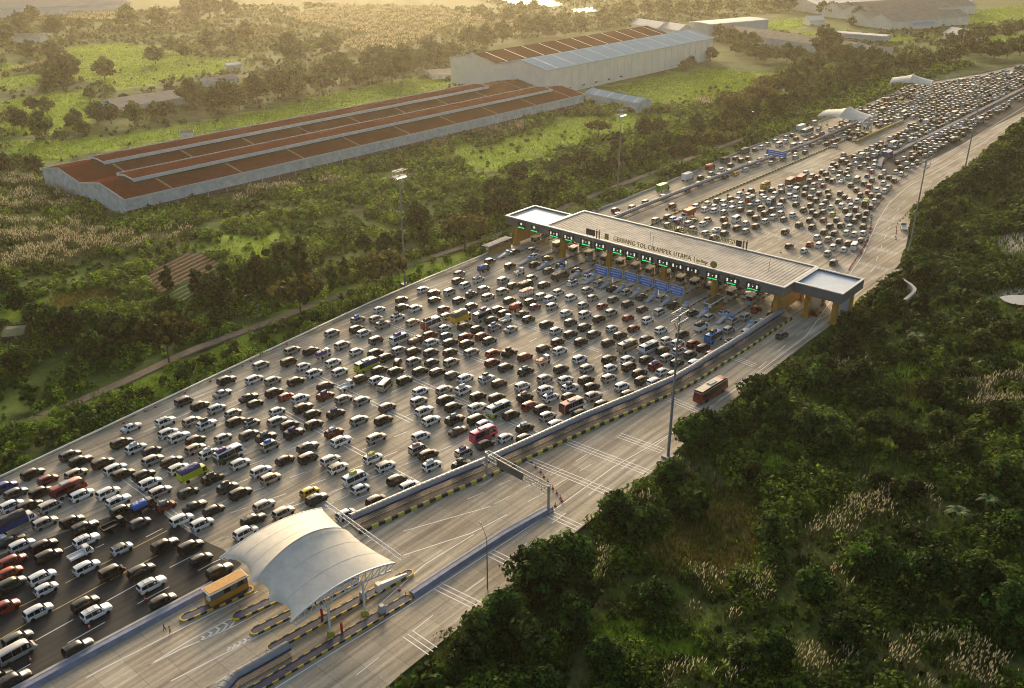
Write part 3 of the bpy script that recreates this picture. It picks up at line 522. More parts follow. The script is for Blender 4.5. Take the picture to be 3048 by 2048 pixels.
# tall orange and grey booth below the gate, left booth at the rail
def big_booth(p, rz, L, label, roofmat, lowmat=oran, hi=3.0):
    e = empty('toll_booth', p, rz, label=label, cat='booth'); b = MB(); b.box((0,0,.75),(L,2.4,1.5)); b.build('booth_base', lowmat, e); b = MB(); b.box((0,0,2.2),(L-.01,2.3,1.4)); w_ = b.build('wall', M('booth_grey',(.11,.12,.13),rough=.7,var=.15,vs=1), e)
    for x_ in (-L*.05, L*.3):
        m_ = MB(); m_.box((x_,-1.16,2.2),(L*.17,.06,.9)); m_.build('window', glass, w_)
    b = MB(); b.box((0,0,3.0),(L+.4,2.8,.22)); b.box((.0,.05,3.16),(L-.1,2.3,.1),mi=1); b.build('booth_roof', [white, roofmat], e); b = MB(); b.box((-L/2-.15,-.9,2.3),(.35,.9,.8)); b.build('air_conditioner', white, e); return e
orb = G(*cp('Z',870,170)); road_rz = lambda p, q: math.atan2((G(*q)-G(*p)).y, (G(*q)-G(*p)).x)
big_booth(G(*cp('Z',865,205))+Vector((0,1.3,0)), rad(90-45), 7.4, 'orange and grey toll booth with orange roof at the near tent', M('orange_roof',(.60,.28,.03),rough=.6,var=.25,vs=1.5))
big_booth(tl(88.3,-4), TRZ+math.pi/2, 8, 'grey and orange booth standing in front of the ribbed toll gate', dark)
big_booth(G(*cp('H',2230,740)), rad(90-39), 13, 'long low pale booth on the road edge left of the gate', cwall)
# blue notice boards before the gate
bt = [text_mesh(t_, .62, wsign, .02) for t_ in ('LAJUR KHUSUS','KENDARAAN KECIL','TANPA BUS')]
names = ['leftmost','second from left','third from left','fourth from left','fifth from left','rightmost']
for i, q in enumerate([('I',1605,1065),('I',1835,1110),('I',2065,1170),('J',115,715),('J',350,780),('J',585,855)]):
    p = G(*cp(*q), 4.9); e = empty('notice_board', (p.x, p.y, 0), TRZ, label=f'blue lane notice board on yellow posts, {names[i]} of the six before the gate', cat='sign', group='blue notice boards before the gate')
    b = MB(); b.box((0,0,4.9),(4.7,.14,2.9)); b.build('panel', bsign, e); b = MB(); par2 = [((0,0,6.42),(5.0,.2,.14)),((0,0,3.38),(5.0,.2,.16)),((-2.43,0,4.9),(.14,.2,2.9)),((2.43,0,4.9),(.14,.2,2.9))]
    for c2, d2 in par2: b.box(c2, d2)
    b.build('frame', lgrey, e)
    for k, m_ in enumerate(bt): o = put(m_, 'lettering', e, (0, -.09, 5.75-k*.85)); o.scale = (.72 if k == 1 else .85, 1, 1)
    for x_ in (-1.9, 1.9): b = MB(); b.box((x_,0,1.65),(.22,.22,3.3)); b.build('post', yell, e)
# ================================================================ TENTS
membr = M('white_membrane', (.72,.67,.56), rough=.6, var=.16, vs=.5, trans=.15)
pipe = M('white_steel_pipe', (.60,.62,.62), rough=.4, var=.1, vs=2)
def tent(name, c, rz, label, L=21.5, Wd=23.0, truss=True):
    e = empty(name, c, rz, label=label, cat='canopy'); b = MB(); nu, nv = 28, 32; hu, hv = L/2, Wd/2
    def pos(u, v):   # u along the road, v across ; both -1..1
        sc = abs(math.sin(math.pi*(v+1)*1.0)) if True else 0
        cus = (abs(v) % .667)/.667 if False else abs(math.sin((v+1)*math.pi*1.5))
        x_ = hu*u*(1-.07*abs(u)**6*cus)
        if u > 0: x_ = hu*u*(1-.13*abs(u)**4*(1-v*v))
        else:
            for ka, kb in ((-1,-.42),(-.42,.08),(.08,1)):
                if ka <= v <= kb: f = (v-ka)/(kb-ka); x_ = hu*u*(1-.17*abs(u)**7*math.sin(math.pi*f)*((kb-ka)/.7)**.6)
        ridge = 2.6*(1-abs(v)**.62)
        z_ = 7.4+(1.9+ridge)*(1-u*u)+ridge*.35
        y_ = hv*v*(1-.02*(1-u*u)); return (x_, y_, z_)
    vs = [pos(-1+2*i/nu, -1+2*j/nv) for i in range(nu+1) for j in range(nv+1)]; k = nv+1
    b.add(vs, [(i*k+j, (i+1)*k+j, (i+1)*k+j+1, i*k+j+1) for i in range(nu) for j in range(nv)]); b.build('membrane', membr, e, smooth=True)
    b = MB()
    for v_ in (-.66,-.33,0,.33,.66):
        q = [Vector(pos(u, v_))+Vector((0,0,.02)) for u in np.linspace(-.98,.98,20)]
        for i in range(19): b.bar(q[i], q[i+1], .035 if v_ else .08, .02)
    b.build('membrane_seam', M('seam_grey',(.56,.51,.41),rough=.8), e)
    for sg in (-1, 1):
        b = MB(); top = [Vector(pos(u, sg))+Vector((0,0,-.08)) for u in np.linspace(-1, 1, 15)]; bot = [Vector((p.x*.93, p.y-sg*.0, max(p.z-1.4, 7.0) if True else 0)) for p in top]
        bot = [Vector((p.x*.9, p.y, 6.2+.8*(1-(p.x/hu)**2))) for p in top]
        for i in range(14): b.tube(top[i], top[i+1], .17, n=6); b.tube(bot[i], bot[i+1], .15, n=6); b.tube(top[i], bot[i], .08, n=5); b.tube(bot[i], top[i+1], .08, n=5)
        b.build('arch_truss', pipe, e)
        for x_ in (-3.6, 3.6):
            b = MB(); b.tube((x_, sg*(hv-.1), .9), (x_, sg*(hv-.1), 7.2), .22, n=10); b.tube((x_, sg*(hv-.1), 5.0), (x_+(1.6 if x_ > 0 else -1.6), sg*(hv-.1), 7.3), .08, n=6); co_ = b.build('column', pipe, e)
            b = MB(); b.box((x_, sg*(hv-.1), .45), (1.0,1.0,.9), top=.75); b.build('column_base', M('lime_paint',(.35,.38,.05),rough=.6,var=.2,vs=2), co_)
    if truss:
        b = MB(); A_ = Vector((hu+.9, hv+.4, 7.6)); B_ = Vector((hu+.9, -hv-.4, 7.6)); nn = 16
        for off in ((0,0,0),(.7,0,0),(.35,0,.6)):
            b.tube(A_+Vector(off), B_+Vector(off), .06, n=6)
        for i in range(nn):
            p0 = A_.lerp(B_, i/nn); p1 = A_.lerp(B_, (i+1)/nn); b.tube(p0, p1+Vector((.7,0,0)), .035, n=5); b.tube(p0, p0.lerp(p1,.5)+Vector((.35,0,.6)), .035, n=5); b.tube(p0.lerp(p1,.5)+Vector((.35,0,.6)), p1+Vector((.7,0,0)), .035, n=5)
        for v_ in (hv*.9, hv*.3, -hv*.3, -hv*.9): b.tube((hu-.8, v_, 7.5), (hu+.9, v_, 7.6), .06, n=6)
        b.build('edge_truss', pipe, e)
    b = MB()
    for j in range(5): b.box((-hu*.45, hv*(-.8+.4*j), 6.6), (.15, 1.2, .7))
    b.build('lane_signs', dark if truss else white, e)
    return e
tc = G(*cp('Y',985,690), 9.5); c4 = (G(651,1646,8)+G(946,1504,8)+G(1179,1670,8)+G(877,1847,8))/4
tent('tent_canopy', (c4.x, c4.y, 0), rad(90-45.5), 'large white membrane tent canopy over the near toll islands')
def tentat(pl, pr_, label, L=19, Wd=25):
    a = G(*pl, 7.4); b_ = G(*pr_, 7.4); c_2 = (a+b_)/2; d = (b_-a); return tent('tent_canopy', (c_2.x, c_2.y, 0), math.atan2(d.y, d.x)+math.pi/2, label, L, d.length, False)
tentat((2458,337), (2590,357), 'white tent canopy beyond the gate, the nearer of the two far ones')
tentat((2654,240), (2775,249), 'white tent canopy beyond the gate, the farther of the two far ones')
# islands at the near tent
def island(p0, p1, label, w=1.9):
    a, c2 = G(*p0), G(*p1); L = (c2-a).length; e = empty('toll_island', a, math.atan2((c2-a).y, (c2-a).x), label=label, cat='toll island', group='blue topped toll islands at the near tent')
    out = []; w2 = w/2
    for t in np.linspace(math.pi/2, 3*math.pi/2, 9): out.append((w2+w2*math.cos(t), w2*math.sin(t)))
    for t in np.linspace(-math.pi/2, math.pi/2, 9): out.append((L-w2+w2*math.cos(t), w2*math.sin(t)))
    b = MB(); b.prism([(x*1, y*.86) for x, y in out], .012, .34); b.build('island_top', M('dark_blue_paint',(.045,.052,.10),rough=.7,var=.35,vs=1.2), e)
    b = MB(); k = max(4, int((L-w)/1.15))
    for i in range(k):
        for sg in (-1, 1): b.box((w2+(L-w)*(i+.5)/k, sg*(w2-.09), .21), ((L-w)/k-.02, .22, .40), mi=(i+1) % 2)
    b.build('kerb_blocks', [yell, blackp], e); b = MB()
    for x0, t0 in ((w2, math.pi/2), (L-w2, -math.pi/2)):
        for j in range(6):
            t = t0+math.pi*(j+.5)/6; b.box((x0+(w2-.09)*math.cos(t), (w2-.09)*math.sin(t), .21), (.24,.52,.40), t)
    b.build('kerb_end', yell, e); return e
z_ = lambda x, y: cp('Z', x, y)
island(z_(553,345), z_(1060,122), 'blue topped island carrying the orange booth')
island(z_(912,338), z_(1600,20), 'blue topped island just right of the orange booth island')
island(z_(1040,440), z_(1800,60), 'blue topped island in the middle of the five at the near tent')
island(z_(1160,555), z_(2165,5), 'blue topped island with long white wedge at its far end')
island(z_(1000,870), z_(2155,178), 'lowest blue topped island carrying the tent columns')
def block(name, p, d, rz, mat, label, cat): b = MB(); b.box((0,0,d[2]/2), d, top=.92); b.box((0,0,d[2]+.04), (d[0]*.8,d[1]*.8,.07)); o = b.build(name, mat, label=label, cat=cat); o.location = p; o.rotation_euler = (0,0,rz); return o
r45 = rad(45)
block('ticket_machine', G(*z_(1955,295))+Vector((0,0,.34)), (1.0,1.0,1.5), r45, lgrey, 'grey ticket machine on the lowest island near its right end', 'machine')
block('ticket_machine', G(*z_(1825,200))+Vector((0,0,.34)), (1.0,1.0,1.4), r45, lgrey, 'grey ticket machine under the tent edge truss', 'machine')
w = MB(); w.add([(0,-.4,0),(6,-.3,0),(6,.3,0),(0,.4,0),(0,-.4,1.5),(6,-.15,.3),(6,.15,.3),(0,.4,1.5)], [(3,2,1,0),(4,5,6,7),(0,1,5,4),(1,2,6,5),(2,3,7,6),(3,0,4,7)]); w.box((-.4,0,.85),(.9,1.1,1.7))
o = w.build('crash_cushion', white, label='white wedge crash cushion at the far island tip by the tent', cat='barrier'); o.location = G(*z_(1945,140))+Vector((0,0,.34)); o.rotation_euler = (0,0,rad(45))
for p, lb in ((z_(1540,340),'red bollard left of the tent column'),(z_(1585,300),'red bollard right behind the tent truss'),(z_(1677,440),'red bollard right of the tent column foot')):
    b = MB(); b.tube((0,0,0),(0,0,2.2),.22,n=10); b.tube((0,0,2.2),(0,0,2.3),.26,n=10); o = b.build('bollard', redp, label=lb, cat='bollard'); o.location = G(*p)+Vector((0,0,.34))
# ================================================================ GANTRY, MASTS, LAMPS
def gantry():
    a, c2 = G(1449,1421), G(1632,1526); L = (c2-a).length; e = empty('sign_gantry', a, math.atan2((c2-a).y, (c2-a).x), label='grey steel sign gantry spanning the empty right lanes', cat='gantry')
    for x_ in (0, L): b = MB(); b.tube((x_,0,0),(x_,0,6.6),.28,n=10); b.box((x_,0,.3),(1.2,1.2,.6)); b.build('post', steel, e)
    b = MB(); n = 12
    for y_ in (-.5,.5):
        for z2 in (5.0, 6.6): b.tube((0,y_,z2),(L,y_,z2),.10,n=6)
        for i in range(n+1): b.tube((L*i/n,y_,5.0),(L*i/n,y_,6.6),.05,n=5); 
        for i in range(n): b.tube((L*i/n,y_,5.0 if i%2 else 6.6),(L*(i+1)/n,y_,6.6 if i%2 else 5.0),.05,n=5)
    for i in range(n+1): b.tube((L*i/n,-.5,5.0),(L*i/n,.5,5.0),.05,n=5); b.tube((L*i/n,-.5,6.6),(L*i/n,.5,6.6),.05,n=5)
    b.tube((.2,-1.2,4.6),(L-.2,-1.2,4.6),.05,n=5); b.tube((.2,-1.7,4.6),(L-.2,-1.7,4.6),.05,n=5); b.build('truss_beam', steel, e)
    b = MB(); b.box((L*.42,-.65,5.8),(L*.42,.12,1.8)); b.build('sign_back', M('dark_sign_back',(.10,.10,.09),rough=.6), e)
gantry()
lampe = M('lit_floodlight', (1,.97,.85), emit=2.5)
def mast(base, top, label, lit=False, frame=1.0):
    g = G(*base); z_t = max(z for z in np.linspace(1, 60, 600) if PR((g.x, g.y, z))[1] > top[1]); frame *= .72; e = empty('light_mast', g, rad(50), label=label, cat='light mast', group='tall lighting masts')
    b = MB(); b.tube((0,0,0),(0,0,z_t),.36,.16,n=10); b.box((0,0,.3),(2.2,2.2,.6)); b.build('mast_pole', M('mast_grey',(.22,.23,.23),rough=.5,metal=.3,var=.15,vs=.5), e)
    b = MB(); w_ = 3.0*frame
    for z2 in (z_t-.2, z_t-2.0):
        for y_ in (-1.2*frame, 1.2*frame): b.tube((-w_,y_,z2),(w_,y_,z2),.09,n=5)
        for x_ in np.linspace(-w_, w_, 5): b.tube((x_,-1.2*frame,z2),(x_,1.2*frame,z2),.07,n=5)
    for x_ in (-w_, w_):
        for y_ in (-1.2*frame,1.2*frame): b.tube((x_,y_,z_t-2.0),(x_,y_,z_t+.6),.06,n=5)
    b.tube((-w_,0,z_t-2),(0,0,z_t-5),.07,n=5); b.tube((w_,0,z_t-2),(0,0,z_t-5),.07,n=5); b.build('head_frame', steel, e)
    for x_ in np.linspace(-w_*.8, w_*.8, 5):
        b = MB(); b.box((x_, -1.35*frame, z_t-2.3), (.36,.3,.32)); b.build('floodlight', lampe if lit else steel, e)
    return e
mast((1206,849), (1197,505), 'tall light mast with lit lamps beside the left guardrail', True)
mast((1837,594), (1851,326), 'tall light mast behind the left end of the toll gate', True)
mast((1988,1362), (2018,925), 'dark tall light mast with lattice head before the right bushes')
mast((2703,760), (2760,478), 'tall light mast in the bushes right of the far plaza')
mast((2869,517), (2912,288), 'tall light mast farthest along the right edge of the jam')
mast((2857,166), (2864,96), 'thin distant light mast near the far grey roofs', frame=.5)
lampg = M('lamp_grey', (.16,.16,.16), rough=.5, metal=.3)
def street_lamp(base, top, label, arm=3., azm=-45, lit=False):
    g = G(*base); z_t = max(z for z in np.linspace(1, 60, 600) if PR((g.x, g.y, z))[1] > top[1]); e = empty('street_lamp', g, rad(azm), label=label, cat='street lamp', group='single arm street lamps')
    b = MB(); b.tube((0,0,0),(0,0,z_t-1.2),.14,.09,n=8); pr_ = Vector((0,0,z_t-1.2))
    for t in np.linspace(.15, 1, 6): q = Vector((-arm*math.sin(t*1.45)*t, 0, z_t-1.2+1.3*math.sin(t*1.5))); b.tube(pr_, q, .07, n=6); pr_ = q
    b.build('lamp_post', lampg, e); b = MB(); b.box(tuple(pr_+Vector((-.35,0,-.02))), (.9,.32,.18), top=.7); b.build('lamp_head', lampe if lit else lampg, e)
street_lamp((1451,1753), (1448,1592), 'curved arm street lamp on the right road by the blue median', 3.4, -70)
for bs, tp, lb in (((772,978),(763,873),'slim lamp post standing on the dirt path side'),((2240,425),(2254,330),'street lamp with bright head left of the far lanes'),((2368,368),(2390,298),'pale street lamp post between the far tents and woods'),((2468,320),(2484,260),'street lamp just behind the nearer far tent'),((2560,290),(2578,228),'street lamp midway between the two far tents'),((2137,440),(2150,385),'low street lamp beside the far woods belt'),((58,410),(48,388),'small lamp by the track at the far left')):
    street_lamp(bs, tp, lb, 2.5, 40, 'bright' in lb)
# ================================================================ BUILDINGS
rust = M('rusty_red_roof', (.085,.020,.013), rough=1, var=.45, vs=.35, spec=.0, bump=.3); pblue = M('pale_blue_sheet', (.24,.37,.45), rough=1, spec=0, var=.12, vs=.1); grf = M('grey_fibre_roof', (.28,.235,.18), spec=.1, rough=1, var=.3, vs=.2)
wwall = M('cream_wall', (.80,.74,.64), rough=.85, var=.12, vs=.12); gwall = M('stained_grey_wall', (.56,.59,.58), rough=.85, var=.35, vs=.35); trim = M('pale_grey_trim', (.58,.61,.62), rough=.7, var=.12, vs=.3); brick = M('dark_brick', (.09,.065,.05), rough=.9, var=.3, vs=1); skl = M('skylight_sheet', (.50,.44,.36), rough=.6, var=.1, vs=.5); wroof = M('white_roof', (.62,.58,.5), rough=.6, var=.1, vs=.3)
def shed(name, p0, p1, eave, depth, rise, roofs, wall, label, bays=1, trimm=trim, monitors=False, strips=0, stripm=None, lower=None, doors=0, cat='warehouse', over=.6, windows=None, perp=1, base=0.):
    a, c2 = G(*p0, eave), G(*p1, eave); L = (c2-a).length; e = empty(name, (a.x, a.y, base), math.atan2((c2-a).y, (c2-a).x), label=label, cat=cat); w = depth/bays; eave -= base
    b = MB(); wl = .35
    b.box((L/2, wl/2, eave/2), (L, wl, eave)); b.box((L/2, depth-wl/2, eave/2), (L, wl, eave))
    for x_ in (wl/2, L-wl/2):
        for k in range(bays):
            y0 = k*w+(wl if k == 0 else 0); y1 = (k+1)*w-(wl if k == bays-1 else 0); ym = (k+.5)*w; xs = (x_-wl/2, x_+wl/2); vs = []
            for xx in xs: vs += [(xx,y0,0),(xx,y1,0),(xx,y1,eave),(xx,ym,eave+rise-.1),(xx,y0,eave)]
            b.add(vs, [(0,1,2,3,4),(9,8,7,6,5),(0,5,6,1),(1,6,7,2),(2,7,8,3),(3,8,9,4),(4,9,5,0)])
    b.build('wall', wall, e)
    for k in range(bays):
        b = MB(); y0, ym, y1 = k*w, (k+.5)*w, (k+1)*w; o0 = over if k == 0 else 0; o1 = over if k == bays-1 else 0; sl = rise/(w/2); x0, x1 = -over, L+over; t = .18
        for ya, za, yb, zb in ((y0-o0, eave-sl*o0, ym, eave+rise), (y1+o1, eave-sl*o1, ym, eave+rise)):
            b.add([(x0,ya,za),(x1,ya,za),(x1,yb,zb),(x0,yb,zb),(x0,ya,za+t),(x1,ya,za+t),(x1,yb,zb+t),(x0,yb,zb+t)], [(3,2,1,0),(4,5,6,7),(0,1,5,4),(1,2,6,5),(2,3,7,6),(3,0,4,7)])
        rf = b.build('roof', roofs[k % len(roofs)], e)
        if strips:
            for j in range(strips):
                xx = L*(j+.6)/strips
                for sgn in ((-1, 1) if k else (-1,)):
                    s2 = MB()
                    ya, yb = (y0+.4, ym-.4) if sgn < 0 else (y1-.4, ym+.4); za = eave+sl*abs(ya-(y0 if sgn < 0 else y1))+t+.03; zb = eave+sl*abs(yb-(y0 if sgn < 0 else y1))+t+.03
                    s2.add([(xx,ya,za),(xx+1.1,ya,za),(xx+1.1,yb,zb),(xx,yb,zb)], [(0,1,2,3) if sgn < 0 else (3,2,1,0)])
                    s2.build('skylight_strip', stripm or skl, rf)
        if monitors:
            m_ = MB(); mx0, mx1 = L*.035+k*L*.02, L*(.945-(k)*.06); hw = w*.17; zb = eave+rise-hw*sl
            m_.box(((mx0+mx1)/2, ym, zb+.75), (mx1-mx0-.6, hw*2-.4, 1.5)); mo = m_.build('roof_monitor', dark, rf)
            m_ = MB()
            for sgn in (-1, 1):
                ya, yb = ym+sgn*(hw+.5), ym; za, zc = zb+1.75, zb+2.5
                m_.add([(mx0,ya,za),(mx1,ya,za),(mx1,yb,zc),(mx0,yb,zc),(mx0,ya,za+.12),(mx1,ya,za+.12),(mx1,yb,zc+.12),(mx0,yb,zc+.12)], [(3,2,1,0),(4,5,6,7),(0,1,5,4),(1,2,6,5),(2,3,7,6),(3,0,4,7)])
            m_.build('monitor_roof', roofs[0], mo); m_ = MB()
            for sgn in (-1, 1): m_.box(((mx0+mx1)/2, ym+sgn*(hw+.6), zb+1.55), (mx1-mx0+.4, .12, 1.5))
            for xx in (mx0-.1, mx1+.1):
                for sgn in (-1, 1): m_.bar((xx, ym+sgn*(hw+.5), zb+1.6), (xx, ym, zb+2.35), .15, .7)
            m_.build('monitor_fascia', trimm, mo)
    b = MB(); b.box((L/2, -over-.06, eave-.15), (L+2*over, .12, .9)); b.box((L/2, depth+over+.06, eave-.15), (L+2*over, .12, .9))
    for xx in (-over-.08, L+over+.08):
        for k in range(bays):
            y0, ym, y1 = k*w, (k+.5)*w, (k+1)*w; b.bar((xx, y0-(over if k == 0 else 0), eave+.1), (xx, ym, eave+rise+.1), .14, .8); b.bar((xx, ym, eave+rise+.1), (xx, y1+(over if k == bays-1 else 0), eave+.1), .14, .8)
    b.build('roof_trim', trimm, e)
    if lower: b = MB(); b.box((L/2, -.04, lower/2), (L, .08, lower)); b.build('plinth', brick, e)
    n = int(L/9); b = MB()
    for j in range(1, n): b.box((L*j/n, -.13, eave/2-.3), (.18,.14,eave-.6))
    if n > 1: b.build('downpipe', trimm, e)
    for j in range(doors or 0): b = MB(); b.box((L*(.12+.07*j), -.05, eave*.16), (3.2,.1,.9)); b.build('window', glass, e)
    return e
A0, A1 = G(372,594,7), G(1737.6,281.5,7); nrm = Vector((-(A1-A0).y, (A1-A0).x, 0)).normalized(); dep = (G(140.8,499.4,7)-A0).dot(nrm)
shed('warehouse', (372,594), (1737.6,281.5), 7, dep, 3.2, [rust], gwall, 'long low warehouse with two rusty red roofs and raised ridge vents', 2, monitors=True, strips=9, lower=2.2, stripm=M('brown_strip',(.26,.16,.11),rough=1,spec=0,var=.3,vs=.5))
B0, B1 = G(1625.7,210.2,17), G(2123.2,112.6,17); nrm = Vector((-(B1-B0).y, (B1-B0).x, 0)).normalized(); dep2 = (G(1394.3,163.9,17)-B0).dot(nrm)
shed('warehouse', (1625.7,210.2), (2123.2,112.6), 17, dep2, 4.6, [pblue, rust], wwall, 'tall cream warehouse with one pale blue roof and one red roof', 2, strips=11, doors=5)
shed('storage_shed', (1745,277), (1898,308), 5.6, 12, 2.2, [pblue], gwall, 'small shed with patchy pale blue roof beside the long warehouse', strips=4, cat='shed')
shed('warehouse', (2092,85), (2518,146), 6.5, 30, 4, [grf], gwall, 'long grey roofed warehouse behind the blue roofed one', cat='warehouse')
shed('warehouse', (2520,171.6), (2617,183), 5, 20, 3, [grf], gwall, 'short grey roofed building in front of the long grey warehouse')
shed('house', (2600,150), (2652,153), 4.5, 14, 2.5, [grf], wwall, 'small cream house with grey gable roof near the grey warehouses', cat='house', doors=2)
shed('office_building', (2480,97), (2638,109), 5, 14, .6, [wroof], M('pale_blue_wall',(.42,.50,.52),rough=.8,var=.1,vs=.2), 'long low white roofed block with pale blue walls', cat='building', doors=6)
shed('office_building', (2112,73), (2288,58), 12, 26, .5, [wroof], MATS['pale_blue_wall'], 'flat two storey pale blue building near the top', cat='building', doors=6)
shed('house', (2412,62), (2455,61), 5, 16, 4, [wroof], wwall, 'white roofed house on the far lawn', cat='house', doors=2)
shed('warehouse', (2655,65), (2885,49), 8, 60, 6, [grf], wwall, 'wide tan roofed factory hall nearest among the top right halls', 2)
shed('warehouse', (2570,38), (2905,16), 9, 60, 6, [grf], wwall, 'wide tan roofed factory hall second row at the top right', 2)
shed('warehouse', (2440,18), (2900,2), 9, 70, 5, [wroof], wwall, 'pale roofed factory hall along the very top right')
shed('warehouse', (2720,75), (2790,70), 4, 14, 2, [pblue], wwall, 'small pale blue lean-to roof before the tan halls')
shed('warehouse', (-200,36), (388,10), 9, 120, 3, [M('blue_grey_roof',(.18,.20,.20),rough=1,var=.06,vs=.05,spec=.0)], wwall, 'huge blue grey factory roof in the top left corner', 1)
shed('house', (38,112), (118,112), 4.5, 16, 3, [grf], wwall, 'grey roofed house among dark trees at the far left', cat='house')
shed('barn', (350,320), (560,289), 4.0, 23, 3.5, [M('tan_roof',(.36,.29,.21),rough=.85,var=.2,vs=.3)], gwall, 'long tan roofed barn half hidden by round trees', cat='barn')
shed('barn', (628,243), (705,230), 4.2, 10, 2, [grf], gwall, 'grey roofed far end barn beyond the big round tree', cat='barn')
shed('hut', (676,195), (716,192), 3.2, 8, 1.2, [wroof], gwall, 'little concrete hut with white roof on the bright lawn', cat='hut')
shed('shelter', (1285,222), (1392,216), 3.6, 20, .6, [grf], gwall, 'low flat grey shelter left of the tall cream warehouse', cat='shelter')
shed('hut', (12,1003), (64,998), 2.8, 7, .7, [M('mossy_roof',(.13,.14,.06),rough=.9,var=.3,vs=.5)], brick, 'small square concrete hut with mossy roof at the left edge', cat='hut', trimm=brick)
shed('hut', (538,398), (572,396), 3.0, 5, 1.2, [grf], gwall, 'tiny grey hut on the strip behind the long warehouse', cat='hut')
for p0, p1, lb in (((1880,72),(1958,84),'pale gable roof poking out left behind the tall warehouse'),((1972,84),(2020,92),'pale gable roof poking out right behind the tall warehouse'),((2810,98),(2890,110),'long thin pale roof near the far right masts')): shed('house', p0, p1, 5, 18, 5, [wroof], wwall, lb, cat='house')
# ================================================================ VEHICLES
tyre = M('tyre_rubber', (.012,.012,.012), rough=.9); rim = M('alloy_rim', (.30,.30,.30), rough=.35, metal=.8); tail = M('tail_lamp', (.35,.015,.01), rough=.25, coat=.5); headl = M('head_lamp', (.6,.6,.58), rough=.1, coat=.5); plast = M('black_plastic', (.02,.02,.02), rough=.6); plate = M('number_plate', (.03,.03,.03), rough=.4)
PC = dict(w=(.72,.72,.69), k=(.014,.012,.011), s=(.40,.38,.35), g=(.09,.09,.09), r=(.26,.018,.012), o=(.40,.06,.02), n=(.045,.028,.018), c=(.42,.36,.27), t=(.07,.17,.16), y=(.70,.40,.02), b=(.03,.06,.22), e=(.03,.05,.03), l=(.36,.42,.42), Y=(.55,.60,.03), m=(.18,.012,.012))
CN = dict(w='white', k='black', s='silver', g='dark grey', r='red', o='orange red', n='dark brown', c='beige', t='teal', y='yellow', b='blue', e='dark green', l='pale blue', Y='lime yellow', m='maroon')
def paint(k): return M('car_paint_'+CN[k].replace(' ', '_'), PC[k], rough=.42, metal=.0 if k in 'wyYrlkne' else .25, coat=.35, spec=.35, var=.08, vs=.8, rand=.12)
